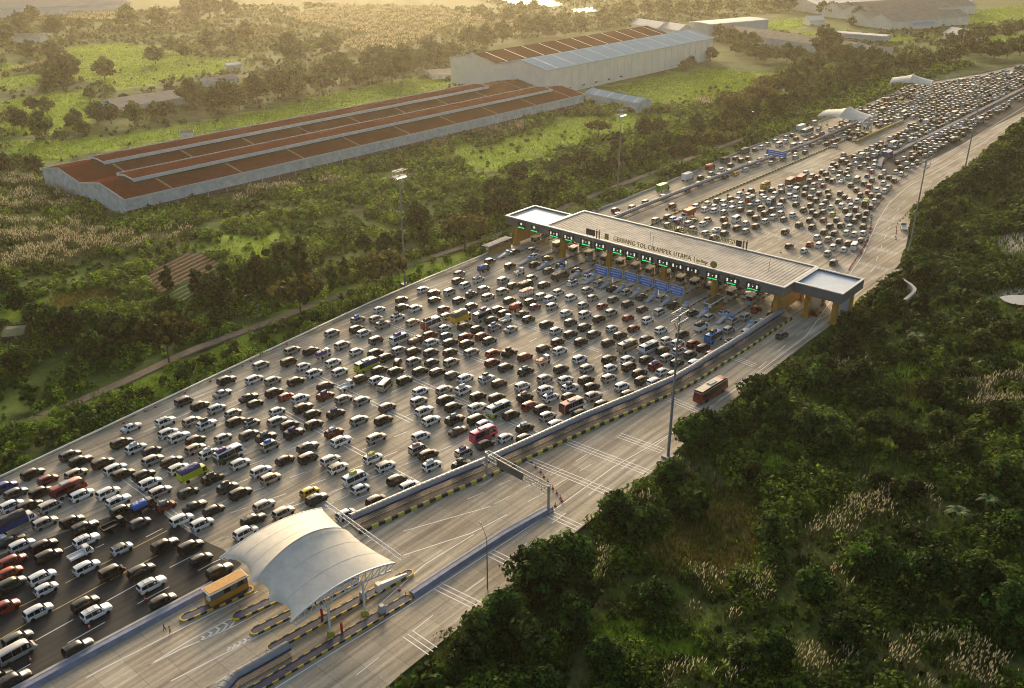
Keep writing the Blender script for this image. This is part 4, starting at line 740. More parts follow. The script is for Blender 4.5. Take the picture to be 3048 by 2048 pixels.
TYPES = {  # stations: x, half width, z bottom, z belt, z top, half width at roof ; windows
 'm': dict(n='minivan', L=4.4, st=[(-2.2,.74,.42,.85,.98,.66),(-2.14,.82,.26,1.02,1.30,.70),(-1.95,.85,.22,1.06,1.64,.66),(-1.2,.86,.2,1.02,1.72,.68),(0,.86,.2,.99,1.72,.68),(.62,.86,.2,.98,1.62,.65),(1.22,.85,.2,1.0,1.08,.76),(1.9,.82,.22,.88,.95,.70),(2.2,.72,.32,.68,.78,.6)], sd=(-1.9,.95), ws=(.66,1.16), wb=1.35),
 'u': dict(n='SUV', L=4.6, st=[(-2.3,.8,.5,.98,1.08,.72),(-2.25,.88,.36,1.10,1.45,.74),(-2.05,.91,.30,1.12,1.74,.72),(-1.2,.92,.28,1.08,1.82,.73),(-.1,.92,.28,1.05,1.80,.72),(.45,.92,.28,1.05,1.70,.69),(1.0,.91,.28,1.10,1.2,.8),(1.95,.88,.3,1.02,1.1,.76),(2.3,.8,.4,.8,.92,.68)], sd=(-2.0,.78), ws=(.5,.94), wb=1.4, rack=1),
 'h': dict(n='hatchback', L=3.9, st=[(-1.95,.72,.38,.82,.92,.62),(-1.88,.8,.24,.98,1.18,.66),(-1.6,.83,.2,1.0,1.46,.62),(-.8,.84,.2,.96,1.52,.64),(.1,.84,.2,.93,1.50,.63),(.5,.84,.2,.93,1.42,.61),(1.15,.82,.2,.94,1.0,.7),(1.7,.79,.22,.80,.88,.66),(1.95,.7,.32,.62,.72,.55)], sd=(-1.55,.85), ws=(.56,1.1), wb=1.2),
 's': dict(n='sedan', L=4.6, st=[(-2.3,.72,.4,.85,.95,.64),(-2.2,.83,.24,.92,1.02,.72),(-1.6,.86,.2,.95,1.08,.72),(-.95,.86,.2,.95,1.40,.60),(-.3,.86,.2,.92,1.46,.61),(.3,.86,.2,.90,1.40,.60),(1.05,.85,.2,.92,.98,.72),(1.95,.82,.22,.80,.88,.66),(2.3,.7,.32,.62,.7,.55)], sd=(-1.3,.75), ws=(.36,1.0), wb=1.38, rw=(-1.55,-.98)),
 'x': dict(n='boxy van', L=4.2, st=[(-2.1,.78,.4,.9,1.0,.72),(-2.06,.82,.3,1.05,1.6,.74),(-1.95,.83,.26,1.08,1.82,.73),(-1,.83,.26,1.05,1.87,.74),(.6,.83,.26,1.02,1.86,.73),(1.15,.83,.26,1.0,1.70,.69),(1.7,.81,.26,1.0,1.08,.74),(2.0,.78,.28,.82,.9,.7),(2.1,.7,.36,.66,.72,.6)], sd=(-1.9,1.4), ws=(1.18,1.66), wb=1.25),
 'v': dict(n='passenger van', L=5.4, st=[(-2.7,.86,.4,1.1,1.3,.8),(-2.66,.93,.32,1.2,1.95,.80),(-2.5,.94,.3,1.25,2.2,.78),(-1,.94,.3,1.2,2.26,.8),(1.2,.94,.3,1.15,2.25,.79),(1.75,.93,.3,1.12,2.0,.74),(2.3,.91,.3,1.12,1.22,.8),(2.6,.88,.34,.9,1.0,.76),(2.7,.8,.4,.74,.8,.66)], sd=(-2.4,1.9), ws=(1.78,2.26), wb=1.65),
 'b': dict(n='minibus', L=7.0, st=[(-3.5,.98,.5,1.3,1.6,.9),(-3.46,1.03,.4,1.45,2.5,.92),(-3.3,1.05,.38,1.5,2.75,.88),(-1,1.05,.38,1.45,2.82,.9),(2.2,1.05,.38,1.4,2.8,.9),(2.8,1.04,.38,1.35,2.55,.86),(3.25,1.03,.38,1.3,1.5,.92),(3.42,1.0,.4,1.1,1.25,.9),(3.5,.94,.5,.9,1.0,.8)], sd=(-3.1,2.7), ws=(2.84,3.22), wb=2.1, wr=.40),
 'B': dict(n='coach', L=12.0, st=[(-6.0,1.15,.6,1.5,2.0,1.1),(-5.95,1.24,.45,1.7,3.2,1.1),(-5.7,1.25,.4,1.75,3.5,1.08),(-2,1.25,.4,1.7,3.6,1.1),(4.6,1.25,.4,1.7,3.58,1.1),(5.4,1.25,.4,1.6,3.3,1.06),(5.85,1.24,.4,1.3,2.2,1.1),(5.95,1.22,.45,1.1,1.6,1.1),(6.0,1.15,.55,.9,1.1,1.0)], sd=(-5.4,4.9), ws=(5.42,5.84), wb=3.6, wr=.48),
}
def interp(st, x):
    for a, b_ in zip(st[:-1], st[1:]):
        if a[0] <= x <= b_[0]: t = (x-a[0])/(b_[0]-a[0]); return [a[i]+(b_[i]-a[i])*t for i in range(6)]
    return list(st[0] if x < st[0][0] else st[-1])
def ring(s):
    x, w, zb, zl, zt, wt = s; half = [(w*.90, zb), (w, zb+(zl-zb)*.25), (w*1.0, zb+(zl-zb)*.7), (w*.975, zl), (wt, zt-.07), (wt-.10, zt-.01), (wt*.4, zt+.02)]
    return [(x, -y_, z2) for y_, z2 in half]+[(x, y_, z2) for y_, z2 in reversed(half)]
def body_mb(st):
    b = MB(); vs = []; k = 14
    for s in st: vs += ring(s)
    fs = [(i*k+j, (i+1)*k+j, (i+1)*k+(j+1)%k, i*k+(j+1)%k) for i in range(len(st)-1) for j in range(k)]
    fs += [tuple(range(k)), tuple(reversed(range((len(st)-1)*k, len(st)*k)))]; b.add(vs, [tuple(reversed(f)) for f in fs]); return b
def bands(T_):
    st = T_['st']; x0, x1 = T_['sd']; side = {}
    for sg in (-1, 1):
        b = MB(); xs = sorted(set([x0, x1]+[s[0] for s in st if x0 < s[0] < x1]+[x0+(x1-x0)*.36, x0+(x1-x0)*.68])); piece = []
        for xa, xb in zip(xs[:-1], xs[1:]):
            ga = .03 if xa in (x0+(x1-x0)*.36, x0+(x1-x0)*.68) else 0; gb = .03 if xb in (x0+(x1-x0)*.36, x0+(x1-x0)*.68) else 0
            q = []
            for x_ in (xa+ga, xb-gb):
                s = interp(st, x_); zl, zt, w, wt = s[3], s[4]-.07, s[1]*.975, s[5]
                for f in (-.04, .93): q.append((x_, sg*(w+(wt-w)*f+.014), zl+(zt-zl)*f))
            b.add(q, [(0,2,3,1) if sg < 0 else (1,3,2,0)])
        side[sg] = b
    xa, xb = T_['ws']; sa, sb = interp(st, xa), interp(st, xb); b = MB()
    up = Vector((sa[4]-sb[4], 0, xb-xa)).normalized()*.018; ya, yb = sa[5]-.10, sb[5]-.06
    b.add([Vector((xa,-ya,sa[4]+.005))+up, Vector((xb,-yb,sb[4]+.01))+up, Vector((xb,yb,sb[4]+.01))+up, Vector((xa,ya,sa[4]+.005))+up], [(0,1,2,3)]); wsb = b
    b = MB()
    if 'rw' in T_: xa, xb = T_['rw']
    else: xa, xb = st[1][0]-.0, st[2][0]
    sa, sb = interp(st, xa), interp(st, xb); up = Vector((-(sb[4]-sa[4]), 0, xb-xa)).normalized()*.018; e0 = Vector((xa,0,sa[4])); e1 = Vector((xb,0,sb[4])); p0, p1 = e0.lerp(e1, -.35 if 'rw' not in T_ else .05), e0.lerp(e1, .86); ya = sa[5]-.05; yb = sb[5]-.08
    b.add([p0+Vector((0,ya,0))+up, p1+Vector((0,yb,0))+up, p1-Vector((0,yb,0))+up, p0-Vector((0,ya,0))+up], [(3,2,1,0)]); b.add([p0+Vector((0,ya,0))+up, p1+Vector((0,yb,0))+up, p1-Vector((0,yb,0))+up, p0-Vector((0,ya,0))+up], [(0,1,2,3)]) if False else None
    return side, wsb, b
def fix_normals(me):
    bm = bmesh.new(); bm.from_mesh(me); bmesh.ops.recalc_face_normals(bm, faces=bm.faces); bm.to_mesh(me); bm.free(); return me
def wheel_me(r, w):
    b = MB(); b.tube((0,-w/2,0),(0,w/2,0),r,n=16); t = fix_normals(b.mesh('wheel', [tyre, rim])); b = MB(); b.tube((0,-w/2-.012,0),(0,w/2+.012,0),r*.62,n=12); return t, fix_normals(b.mesh('rim', rim))
PROTO = {}
for k_, T_ in TYPES.items():
    parts = []; bm_ = body_mb(T_['st']); me = bm_.mesh('body', plast, smooth=False); fix_normals(me)
    bmx = bmesh.new(); bmx.from_mesh(me); bmesh.ops.bevel(bmx, geom=[e for e in bmx.edges if e.calc_face_angle(0) > .5], offset=.025, segments=2, affect='EDGES'); bmx.to_mesh(me); bmx.free(); me.polygons.foreach_set('use_smooth', [True]*len(me.polygons)); me.set_sharp_from_angle(angle=rad(40)) if hasattr(me, 'set_sharp_from_angle') else None
    parts.append(('body', me, 1, (0,0,0)))
    side, wsb, rwb = bands(T_); parts += [('side_window', side[-1].mesh('side_window', glass), 0, (0,0,0)), ('side_window', side[1].mesh('side_window', glass), 0, (0,0,0)), ('windscreen', wsb.mesh('windscreen', glass), 0, (0,0,0)), ('rear_window', rwb.mesh('rear_window', glass), 0, (0,0,0))]
    r_ = T_.get('wr', .33); hw_ = max(s[1] for s in T_['st']); wm_, rm_ = wheel_me(r_, .22 if r_ < .4 else .3); W_ = T_['wb']
    for x_ in ((-W_, W_) if k_ != 'B' else (-3.4, 3.6)):
        for sg in (-1, 1): parts.append(('wheel', wm_, 0, (x_, sg*(hw_-.085), r_)))
    st1 = T_['st'][1]; s0 = T_['st'][0]; zr = (s0[2]+s0[4])/2+.12
    for sg in (-1, 1):
        b = MB(); b.box((st1[0]-.03, sg*(st1[1]-.10), st1[3]-.10), (.10,.15,.26)); parts.append(('tail_light', b.mesh('tail_light', tail), 0, (0,0,0)))
        f_ = T_['st'][-2]; b = MB(); b.box((f_[0]+.12, sg*(f_[1]-.16), f_[3]-.14), (.16,.24,.13)); parts.append(('headlight', b.mesh('headlight', headl), 0, (0,0,0)))
    b = MB(); b.box((s0[0]-.02, 0, s0[2]+.08), (.10, s0[1]*1.75, .16)); parts.append(('bumper', b.mesh('bumper', plast), 0, (0,0,0))); b = MB(); b.box((T_['st'][-1][0]+.01, 0, T_['st'][-1][2]+.05), (.08, T_['st'][-1][1]*1.7, .14)); parts.append(('bumper', b.mesh('bumper', plast), 0, (0,0,0)))
    b = MB(); b.box((s0[0]-.03, 0, s0[3]-.10), (.03,.42,.13)); parts.append(('number_plate', b.mesh('number_plate', plate), 0, (0,0,0)))
    sm_ = interp(T_['st'], .25 if k_ not in 'bB' else 2.0); b = MB()
    for sg in (-1, 1): b = MB(); b.box((sm_[0]+.5, sg*(sm_[1]+.10), sm_[3]+.08), (.16,.18,.14)); parts.append(('wing_mirror', b.mesh('wing_mirror', plast), 0, (0,0,0)))
    if T_.get('rack'):
        b = MB(); zt = T_['st'][3][4]+.08
        for sg in (-1, 1): b.bar((-1.7, sg*.62, zt-.02), (.2, sg*.62, zt-.04), .05, .05)
        for x_ in (-1.3, -.3): b.bar((x_, -.62, zt+.03), (x_, .62, zt+.03), .05, .04)
        parts.append(('roof_rack', b.mesh('roof_rack', plast), 0, (0,0,0)))
    if k_ in 'bB': b = MB(); b.box((-.5 if k_ == 'b' else 0, 0, T_['st'][3][4]+.12), (1.9 if k_ == 'b' else 3.0, 1.3, .24), top=.85); parts.append(('air_conditioner', b.mesh('air_conditioner', lgrey), 0, (0,0,0)))
    PROTO[k_] = parts
def low_body(k_, wheels=True):
    T_ = TYPES[k_]; b = body_mb(T_['st']); nb_ = len(b.f); side, wsb, rwb = bands(T_)
    for q in (side[-1], side[1], wsb, rwb): b.add(q.v, q.f, 1)
    if wheels:
        for x_ in (-T_['wb'], T_['wb']):
            for sg in (-1, 1): b.box((x_, sg*(max(s[1] for s in T_['st'])-.06), .3), (.55,.2,.55), mi=1)
    return b
def make_vehicle(ty, col, pos, rz, label, cat, group, sub2=None, name=None):
    T_ = TYPES[ty]; nm = name or {'m':'minivan','u':'suv','h':'hatchback','s':'sedan','x':'boxy_van','v':'passenger_van','b':'minibus','B':'coach'}[ty]
    r = empty(nm, pos, rz, label=label, cat=cat, group=group); pm = paint(col); sv = random.uniform(.96,1.05); r.scale = (1.09*sv, 1.09, 1.12*random.uniform(.97,1.04)) if ty not in 'bB' else (1.04, 1.04, 1.04)
    for n_, me, pt, loc in PROTO[ty]:
        o = obj(n_, me, r, pm if pt == 1 else None); o.location = loc
    hw_ = max(s[1] for s in T_['st'])
    if sub2:   # second colour: (key, z0, z1, x0, x1)
        for kcol, z0, z1, x0, x1 in sub2:
            b = MB()
            for sg in (-1, 1): b.box(((x0+x1)/2, sg*(hw_+.004), (z0+z1)/2), (x1-x0, .02, z1-z0))
            if x0 < -T_['L']/2+.6: b.box((-T_['L']/2-.005, 0, (z0+z1)/2), (.03, hw_*1.7, z1-z0))
            b.build('painted_panel', paint(kcol), r)
    return r
def roofcap(r, ty, kcol):
    T_ = TYPES[ty]; b = MB(); s = [interp(T_['st'], x_) for x_ in np.linspace(T_['st'][2][0]+.1, T_['ws'][0]-.1, 6)]
    vs = [(q[0], sg*(q[5]-.06), q[4]+.035) for q in s for sg in (-1, 1)]; b.add(vs, [(2*i, 2*i+2, 2*i+3, 2*i+1) for i in range(5)]); b.build('roof_panel', paint(kcol), r)
def wheels(r, xs, hw_, rr=.42, w=.28):
    t, _m = wheel_me(rr, w)
    for x_ in xs:
        for sg in (-1, 1): o = obj('wheel', t, r); o.location = (x_, sg*(hw_-.1), rr)
def tarp_mb(L, w, h0, h1, x0, seed=0, arch=True):
    b = MB(); n, k = 7, 9; vs = []; r_ = np.random.default_rng(seed)
    for i in range(n+1):
        for j in range(k+1):
            t = math.pi*j/k; fx = i/n; e_ = .92 if i in (0, n) else 1
            if arch: y_, z2 = -w/2*math.cos(t)*e_*1.0, h0+(h1-h0)*(math.sin(t)**.7)*e_
            else: y_, z2 = -w/2*np.sign(math.cos(t))*abs(math.cos(t))**.5*e_, h0+(h1-h0)*(math.sin(t)**.55)*e_
            vs.append((x0+L*fx+r_.normal(0,.02), y_+r_.normal(0,.02), z2+r_.normal(0,.05)))
    q = k+1; b.add(vs, [(i*q+j, i*q+j+1, (i+1)*q+j+1, (i+1)*q+j) for i in range(n) for j in range(k)]+[tuple(range(q)), tuple(reversed(range(n*q, (n+1)*q)))]); return b
TARP = dict(b=(.03,.12,.42), p=(.05,.04,.16), r=(.5,.05,.02), g=(.16,.22,.22), k=(.03,.03,.035), w=(.5,.53,.55), Y=(.45,.45,.04), q=(.36,.20,.20), o=(.55,.10,.02))
def tarpm(k): return M('tarpaulin_'+k, TARP[k], rough=.5, var=.25, vs=1.5)
def truck(pos, rz, label, L=6.5, w=2.2, kind='box', cab='w', box='w', boxh=2.3, tarp=None, bed=.9, name='truck', cat='truck', lowc=None, mirror=False, ribs=True, group=None):
    r = empty(name, pos, rz, label=label, cat=cat, group=group); cl = 1.7; xf = L/2; bx1 = xf-cl-.1; bx0 = -L/2; zf = .85
    st = [(xf-cl,w*.46,.5,1.2,2.1,w*.42),(xf-cl+.1,w*.47,.45,1.25,2.25,w*.43),(xf-.65,w*.47,.45,1.2,2.22,w*.42),(xf-.25,w*.47,.45,1.15,1.3,w*.44),(xf-.02,w*.45,.5,1.0,1.1,w*.42)]
    b = body_mb(st); me = fix_normals(b.mesh('cab', plast)); co_ = obj('cab', me, r, paint(cab))
    T2 = dict(st=st, sd=(xf-cl+.25, xf-.6), ws=(xf-.62, xf-.27)); side, wsb, _r = bands(T2); o_ = MB()
    for q in (side[-1], side[1]): q.build('side_window', glass, co_)
    wsb.build('windscreen', glass, co_)
    b = MB(); b.box(((bx0+bx1)/2, 0, .72), (bx1-bx0, w*.5, .22)); b.build('chassis', plast, r); wheels(r, (xf-1.1, bx0+1.3), w/2)
    if kind == 'box':
        b = MB(); b.box(((bx0+bx1)/2, 0, zf+boxh/2), (bx1-bx0, w, boxh))
        bo = obj('cargo_box', b.mesh('cargo_box', plast), r, paint(box))
        if ribs:
            b = MB()
            for x_ in np.arange(bx0+.2, bx1, .45):
                for sg in (-1, 1): b.box((x_, sg*(w/2+.02), zf+boxh/2), (.1,.04,boxh-.1))
            for y_ in (-w*.47, 0, w*.47): b.box((bx0-.02, y_, zf+boxh/2), (.04,.08,boxh-.1))
            rb = obj('cargo_ribs', b.mesh('cargo_ribs', plast), r, paint(box))
    else:
        b = MB(); b.box(((bx0+bx1)/2, 0, zf+.06), (bx1-bx0, w, .12))
        for sg in (-1, 1): b.box(((bx0+bx1)/2, sg*(w/2-.04), zf+.12+bed/2), (bx1-bx0, .08, bed))
        for x_ in (bx0+.04, bx1-.04): b.box((x_, 0, zf+.12+bed/2), (.08, w-.17, bed))
        obj('cargo_bed', b.mesh('cargo_bed', plast), r, paint(box))
        if bed > 1:
            b = MB()
            for x_ in np.arange(bx0+.3, bx1, .8):
                for sg in (-1, 1): b.box((x_, sg*(w/2+.025), zf+.12+bed/2), (.1,.05,bed))
            b.build('bed_posts', paint(lowc or box), r)
        if tarp: tarp_mb(bx1-bx0-.1, w*1.02, zf+.1+bed, zf+.1+bed+boxh, bx0+.05, 3, arch=(kind == 'arch')).build('tarpaulin', tarpm(tarp), r, smooth=False)
    for sg in (-1, 1): b = MB(); b.box((bx0-.04, sg*w*.4, .75), (.06,.25,.15)); b.build('tail_light', tail, r)
    return r
def bundle_me(k, seed, L=1.6, w=1.05, h=.55):
    b = tarp_mb(L, w, 0, h, -L/2, seed, arch=False); me = b.mesh('bundle', tarpm(k)); fix_normals(me); return me
# ---------------------------------------------------------------- heading field
HC = [(-110,175,36),(-66,236,36),(-30,288,38),(-90,130,40),(-60,150,43),(-20,175,48),(20,205,50),(45,225,47),(75,250,42),(0,300,41),(40,350,42),(80,395,41),(130,480,40),(91,317,40),(115,350,35),(125,315,29),(150,370,28),(165,410,33),(200,460,40),(300,580,41),(-40,200,42),(0,250,42),(-70,190,39),(250,520,41)]
def heading(p):
    a = 0; w = 0
    for x_, y_, h_ in HC: q = 1/((p.x-x_)**2+(p.y-y_)**2+60)**1.3; a += q*h_; w += q
    return a/w
# ---------------------------------------------------------------- digitised vehicles: "x y type colour [load][@heading offset]"
DATA = {
'A': "100 220 s k;200 268 m w;400 272 m k;445 365 m k;790 222 u w;1110 292 h w^k;1505 268 u k;1740 278 m k;1832 390 h k;2005 500 u k;120 408 m r;95 512 h o;110 620 m e;385 557 m w;420 662 h w;790 467 m w;1020 515 x n;1290 497 m k;1385 625 u w;1490 772 m n;50 832 m r;350 870 m w;780 797 m k;880 880 u w;165 1120 m g;150 1240 v s;715 1205 u k;135 1500 u k;-40 700 m k;-30 1480 m k;-60 230 m w",
'B': "380 815 m k;815 603 m g;935 672 u k;1190 690 m k;555 880 h r;885 817 m c;60 970 m b;185 1040 m g;480 1032 m k;950 1060 m w;1255 1037 m w;140 1187 m w;345 1190 m n;585 1197 x s;525 1382 m s;835 1367 m k;985 1442 u k;1620 1382 h g;1415 1240 m k;1920 1187 h r*g;1375 1130 u w;1340 762 m w;1430 822 m n;1665 835 m k;1740 925 m w;1855 1022 m s;2180 1030 h e;1410 460 m k;1575 522 m w*w;1760 550 h k;1520 277 s w;1920 215 u w;1950 347 m w;2070 392 u w;1770 657 m s;1990 675 m n;2070 757 m w",
'C': "280 210 m s;450 248 u w*k;755 113 h s;785 213 m n;970 228 h s*k;1265 92 h w;1265 207 m s;1565 55 u k;1675 122 h k;1945 122 m k*p;1410 257 m k;1690 247 m n;1460 352 u k*p;1925 342 m m*w;2215 197 m s;2005 442 u w;320 427 m n;320 527 m c;640 397 h s;940 367 m g;1140 402 u k*g;1180 497 x s*b;480 582 m w*w;835 700 m w;1620 512 u g;1355 655 h k;1625 642 x k;1885 657 m w;1970 747 m w^k;2170 872 v w*Y;2230 990 h w;1080 787 m w;1190 872 m c;520 872 m k*k;690 977 m g*k;840 1042 m k;1640 1022 h y;1725 1112 u k;1115 1182 m s;310 1187 s k;530 1232 h k;160 1347 m w;395 1397 m w;990 1350 u k;900 1492 m w;2060 1282 h w;1340 1262 m c",
'D': "240 390 m k;160 597 m s;715 287 u w;795 397 u w;1065 387 u k*g;1325 247 u w;1720 330 m k;1315 387 x k;1110 512 s n;675 577 m w;640 732 x s*q;760 787 m n;800 915 m w*w;265 922 m w^k;120 832 m w*Y;395 1082 m k;545 1157 m w;160 1322 m k;1150 912 u k*k;1175 772 x s*p;1420 667 m k;1410 440 m w;1650 592 h w;1880 602 m k;1880 482 m k*w;2240 442 m w;2140 347 m s;2080 262 m k",
'E': "1900 432 m s;2200 277 m s*b;2185 387 m n;2270 432 m w;2020 572 m s;2180 647 h w;1440 632 m s;1655 642 m k;1400 772 x n;1565 817 h w;1080 802 m s;1915 777 m w;1695 897 m w;1990 882 m w;1215 982 m s;1000 967 m w;1480 992 m k;680 982 u k;630 1127 s s;185 1227 x g;370 1272 m k;565 1307 m l;935 1172 s k;1010 1247 h k;1230 1122 m k;1370 1167 h r;1535 1192 m w;1825 1047 m k;1825 1162 m m*p;2035 1197 m s;2245 1217 m s;2240 962 m n",
'F': "190 272 h w;450 162 m k;700 47 m w;825 87 m n;1005 77 x s;455 252 m k;610 262 m w;155 387 m s;235 452 u s*g;405 367 m w*k;580 427 m c;830 167 m k;1115 172 m k;935 267 h r;1260 102 m k*w;1400 42 m s;1450 132 m c;1620 67 m c;1260 237 m k;1700 172 m k;1940 187 m k;1565 277 m k;2075 122 m s;2170 152 m w;1990 242 h r;2195 237 m s;1850 322 s k;1640 322 m k;1490 397 m k;1920 387 m k;975 357 m s;1525 482 m s*b;1715 502 s s;945 492 h w;780 572 m r;965 577 h t;1180 472 m k;1330 507 m k;1190 592 m r;1380 587 m r;795 657 m w;1015 662 m k;1205 672 m n;1470 637 m g;155 637 x g;50 552 m w;420 747 m s;590 762 m k;150 777 m k;275 832 m k;790 777 m g;1015 772 m n;1260 772 m s;1510 782 m o;1700 782 u k*k;1880 827 m m;1500 892 m m;2090 727 m k;590 877 m s;400 882 h k@-38;800 887 h k;1025 887 m c;1655 947 m k;190 977 m k;385 992 m k;665 992 m k;865 1002 m k;1035 1042 m g;1190 1072 m w;1435 1082 u w*k;1580 1132 m k;1890 992 m k*g;2110 1077 m s;485 1097 m k;165 1092 m w;50 1072 m k;670 1222 m w;945 1207 m s;1165 1212 u w*w;1850 1167 m w;1335 1282 m k;1555 1297 m k;650 1337 m s;960 1322 m k;1050 1407 m k;1880 1292 m k*q;2115 1207 m w;2180 1292 m w*p;1940 1392 m r;285 1408 m g",
'G': "245 72 m w;390 137 m w;580 52 m s;865 37 m k;1030 72 m s;640 137 m s;880 157 m g;1210 132 m k;530 222 h s;750 232 h r;335 317 m w^k;550 332 m w;715 382 m k;855 307 m s;1045 212 m k;1215 272 m k;1440 142 m s;1575 227 m k;1050 372 h r;1275 397 m w;1410 302 x s;1800 312 m n;1990 362 m s;2160 302 h w*r;105 447 m k;215 522 m w;385 427 m g;545 482 m k;385 562 m k;655 562 m g;860 492 h w;960 577 m k;1115 492 h r;1430 512 m w;1680 562 m k;2260 407 x s*b;2215 512 m s;505 652 m k;820 662 m k;1265 622 m k;1500 637 m w;1620 667 m w;1805 672 m r;1920 717 m k;2225 657 h w*k;1450 747 m k;1640 757 m w*r;1770 797 m g;2015 787 h r;235 652 m k;260 752 m w;490 852 m w;830 852 m k;1045 855 m w;1265 857 m k;1500 832 m s;1620 892 m k;1820 897 m w;275 967 m k;575 957 m s;845 957 m w;1060 945 x n;1365 932 m r*b;1445 992 h w;1580 1032 m s;1185 1012 m k;325 1092 m w;565 1092 m k;830 1072 m s;1215 1097 m k;1350 1127 x w;380 1187 u w*k;630 1172 m k;980 1167 m w;1060 1257 m k;375 1288 m k;650 1282 u s;755 1377 m k;500 1482 m k;1990 -10 m k",
'H': "2120 917 m k;1650 1112 m c;1630 1222 m k;1740 1292 x w;1940 1197 m w*w",
'I': "270 767 s k;200 992 m k;610 612 m s;550 747 m s;580 832 h w;535 1177 m s;95 1212 m s;245 1292 m k;725 1287 m k;580 972 m n;795 1067 m g;780 882 m k;990 985 m k*b;1230 1062 m k;1170 1257 x w*k;1410 1157 u w*b;1580 1262 m s;1480 927 m s;1830 132 m r;1880 202 m k;2095 92 m s",
'J': "1655 1257 m s;1820 1152 x r;1880 1342 m s;1665 1482 h w;2070 1222 m k;1690 920 m w;2220 1540 m g",
'X': "730 592 m m",
'K': "120 525 m s;395 440 m s;740 330 m k;935 245 m k;965 145 m k;1100 170 m k;1130 85 m s;1255 110 m k;1340 135 m k;1500 85 h y;1285 25 m w;1410 45 m w;1655 25 m w;530 585 x k;280 807 m s;465 757 m k;545 787 m w;900 590 m w;850 805 s k;1075 797 m s;1075 550 m w;1035 640 m w;1180 595 m w;1180 660 m w;1320 530 m w;1330 595 m w;1450 545 m w;1325 682 m s;1225 500 m k;1455 625 m w;1430 470 m k;1550 485 m w;1570 400 m w;1745 350 m k;1700 420 m s;1590 555 m w;1580 640 m k;1730 580 m s;1850 535 m w;1920 380 m k;1920 440 m w;1960 470 m w;2070 340 m k;2115 405 m w;2210 285 m w;2215 360 m k;1735 695 m k;1900 620 m k;2070 650 m k;2190 585 m w;1325 790 m k;1515 790 v w;780 857 m s;1005 862 m w;460 877 m k;845 937 m s;635 952 m k;1210 950 s w;1355 887 m k;1665 852 m w;1820 770 m k;1955 700 m n;2090 755 m w;2205 700 m s;1965 820 m w;1820 900 m k;1530 925 m k;1665 972 m s;1330 1007 m k;1045 1005 m s;1170 1072 m k;2250 790 m g;2270 980 m k;2230 500 m k",
'L': "390 1105 u k*k;565 1155 h w;630 1082 h r;740 1092 m w;715 1002 m w;845 1027 u c;800 940 m k;865 872 m k;920 957 m k;975 1045 m k;905 1117 m w;840 1190 m s*w;910 1297 m k;1030 1142 h w;1085 1072 m k;1150 1110 v w;1230 1037 m k;1060 950 m w;1155 965 m w;1255 955 m w;1255 880 m k;995 865 m k;1100 880 m w;660 885 m k;505 857 m k;790 800 h r;945 797 m g;630 802 m k;900 730 h Y;710 740 m k;790 705 m k;665 700 m k;430 740 m w;880 650 h w;775 640 m s;640 630 m k;555 682 m k*r;470 620 m k;705 570 m k;815 590 m k;855 525 m k;640 540 m k;1000 635 m w;1050 690 u k;1110 635 m w;1165 680 x m;1200 755 m k;1150 815 m k;1275 790 m k;1295 715 m k;965 585 m k;1040 530 m k;1095 570 m s;1185 575 m w;1385 580 m w;1345 650 m k;985 490 m k;1175 450 m k;1110 395 m k;1220 510 m k;1305 475 m r;1330 410 m r;1350 515 m k;1440 520 m k;1415 450 m w;1505 460 m w;1545 420 m s;1490 370 m w;1265 375 m k;1355 335 m k;1180 330 v c;1300 285 h b;1355 235 m o;1460 295 m k;1555 305 m k;1615 340 m k;1495 240 m w;1635 240 m w;1700 265 m w;1385 170 m w;1390 125 m w;1000 350 s w;1080 305 m w;895 345 m k;840 325 m k;970 300 m w;755 350 m w;720 305 m r;635 345 m k;680 395 m s;585 430 m k;500 390 m k;670 460 m s;570 500 m k;470 545 m w;740 495 m k;785 400 m r;845 465 m k;470 455 v w;400 425 m w;400 520 m w;820 265 m k;910 230 m w;880 200 m w;1060 260 m k;1080 220 m s;985 245 m k;775 240 m k;1100 172 m k;1170 145 m w;1275 147 m s;1220 185 m k;1060 130 m k;905 150 m k;950 175 m k;1010 115 v k;1240 52 v w;1310 90 m k;1150 60 m k;1160 95 m w;1730 82 m w;1760 140 m w;1690 190 m k;1770 210 m s;1830 170 m s;1885 125 m c;1655 130 m k;1820 85 m k;1850 52 m r;300 415 m w;185 455 m k;585 250 m w;660 290 m s",
'M': "295 1135 m k;610 1130 m s;520 1120 m k;765 1110 m s;630 1070 m k;780 1065 m k;900 1065 m k;495 1055 m k;415 1080 m k;350 1055 m k;720 1030 m w;890 1025 m s;1045 1010 m w;1045 1042 m s;1155 985 m k;1030 975 m k;1155 935 m w;1025 905 v s;1105 890 m w;1230 905 m k;1315 870 m s;1410 890 m k;1500 905 m w;1165 855 m w;1240 827 m r;930 860 m w;855 895 v w;815 855 m s;720 890 m s;655 925 m w;575 955 m k;935 810 m s;1050 827 m k;1010 787 m k;1300 800 m n;1390 827 m k;1350 767 m g;1480 860 m m;1540 837 m k;1610 797 m w;1310 725 m s;1770 722 m w;1770 685 m k;1860 700 m k;1260 645 v s;1600 1010 m s;1900 1180 m s",
}
VEH = []
for ck, txt in DATA.items():
    for it_ in txt.split(';'):
        q = it_.split(); px, py = cp(ck, float(q[0]), float(q[1])); ex = q[3]; col = ex[0]; load = None; cap = None; off = 0.
        if '@' in ex: ex, o_ = ex.split('@'); off = float(o_)
        if '*' in ex: load = ex[ex.index('*')+1]
        if '^' in ex: cap = ex[ex.index('^')+1]
        g = G(px, py, .78 if q[2] not in 'v' else 1.0); g.z = 0
        if any((g-w_['p']).length < 1.9 for w_ in VEH): continue
        VEH.append(dict(p=g, px=px, py=py, t=q[2], c=col, load=load, cap=cap, h=heading(g)+off, d=g.length))
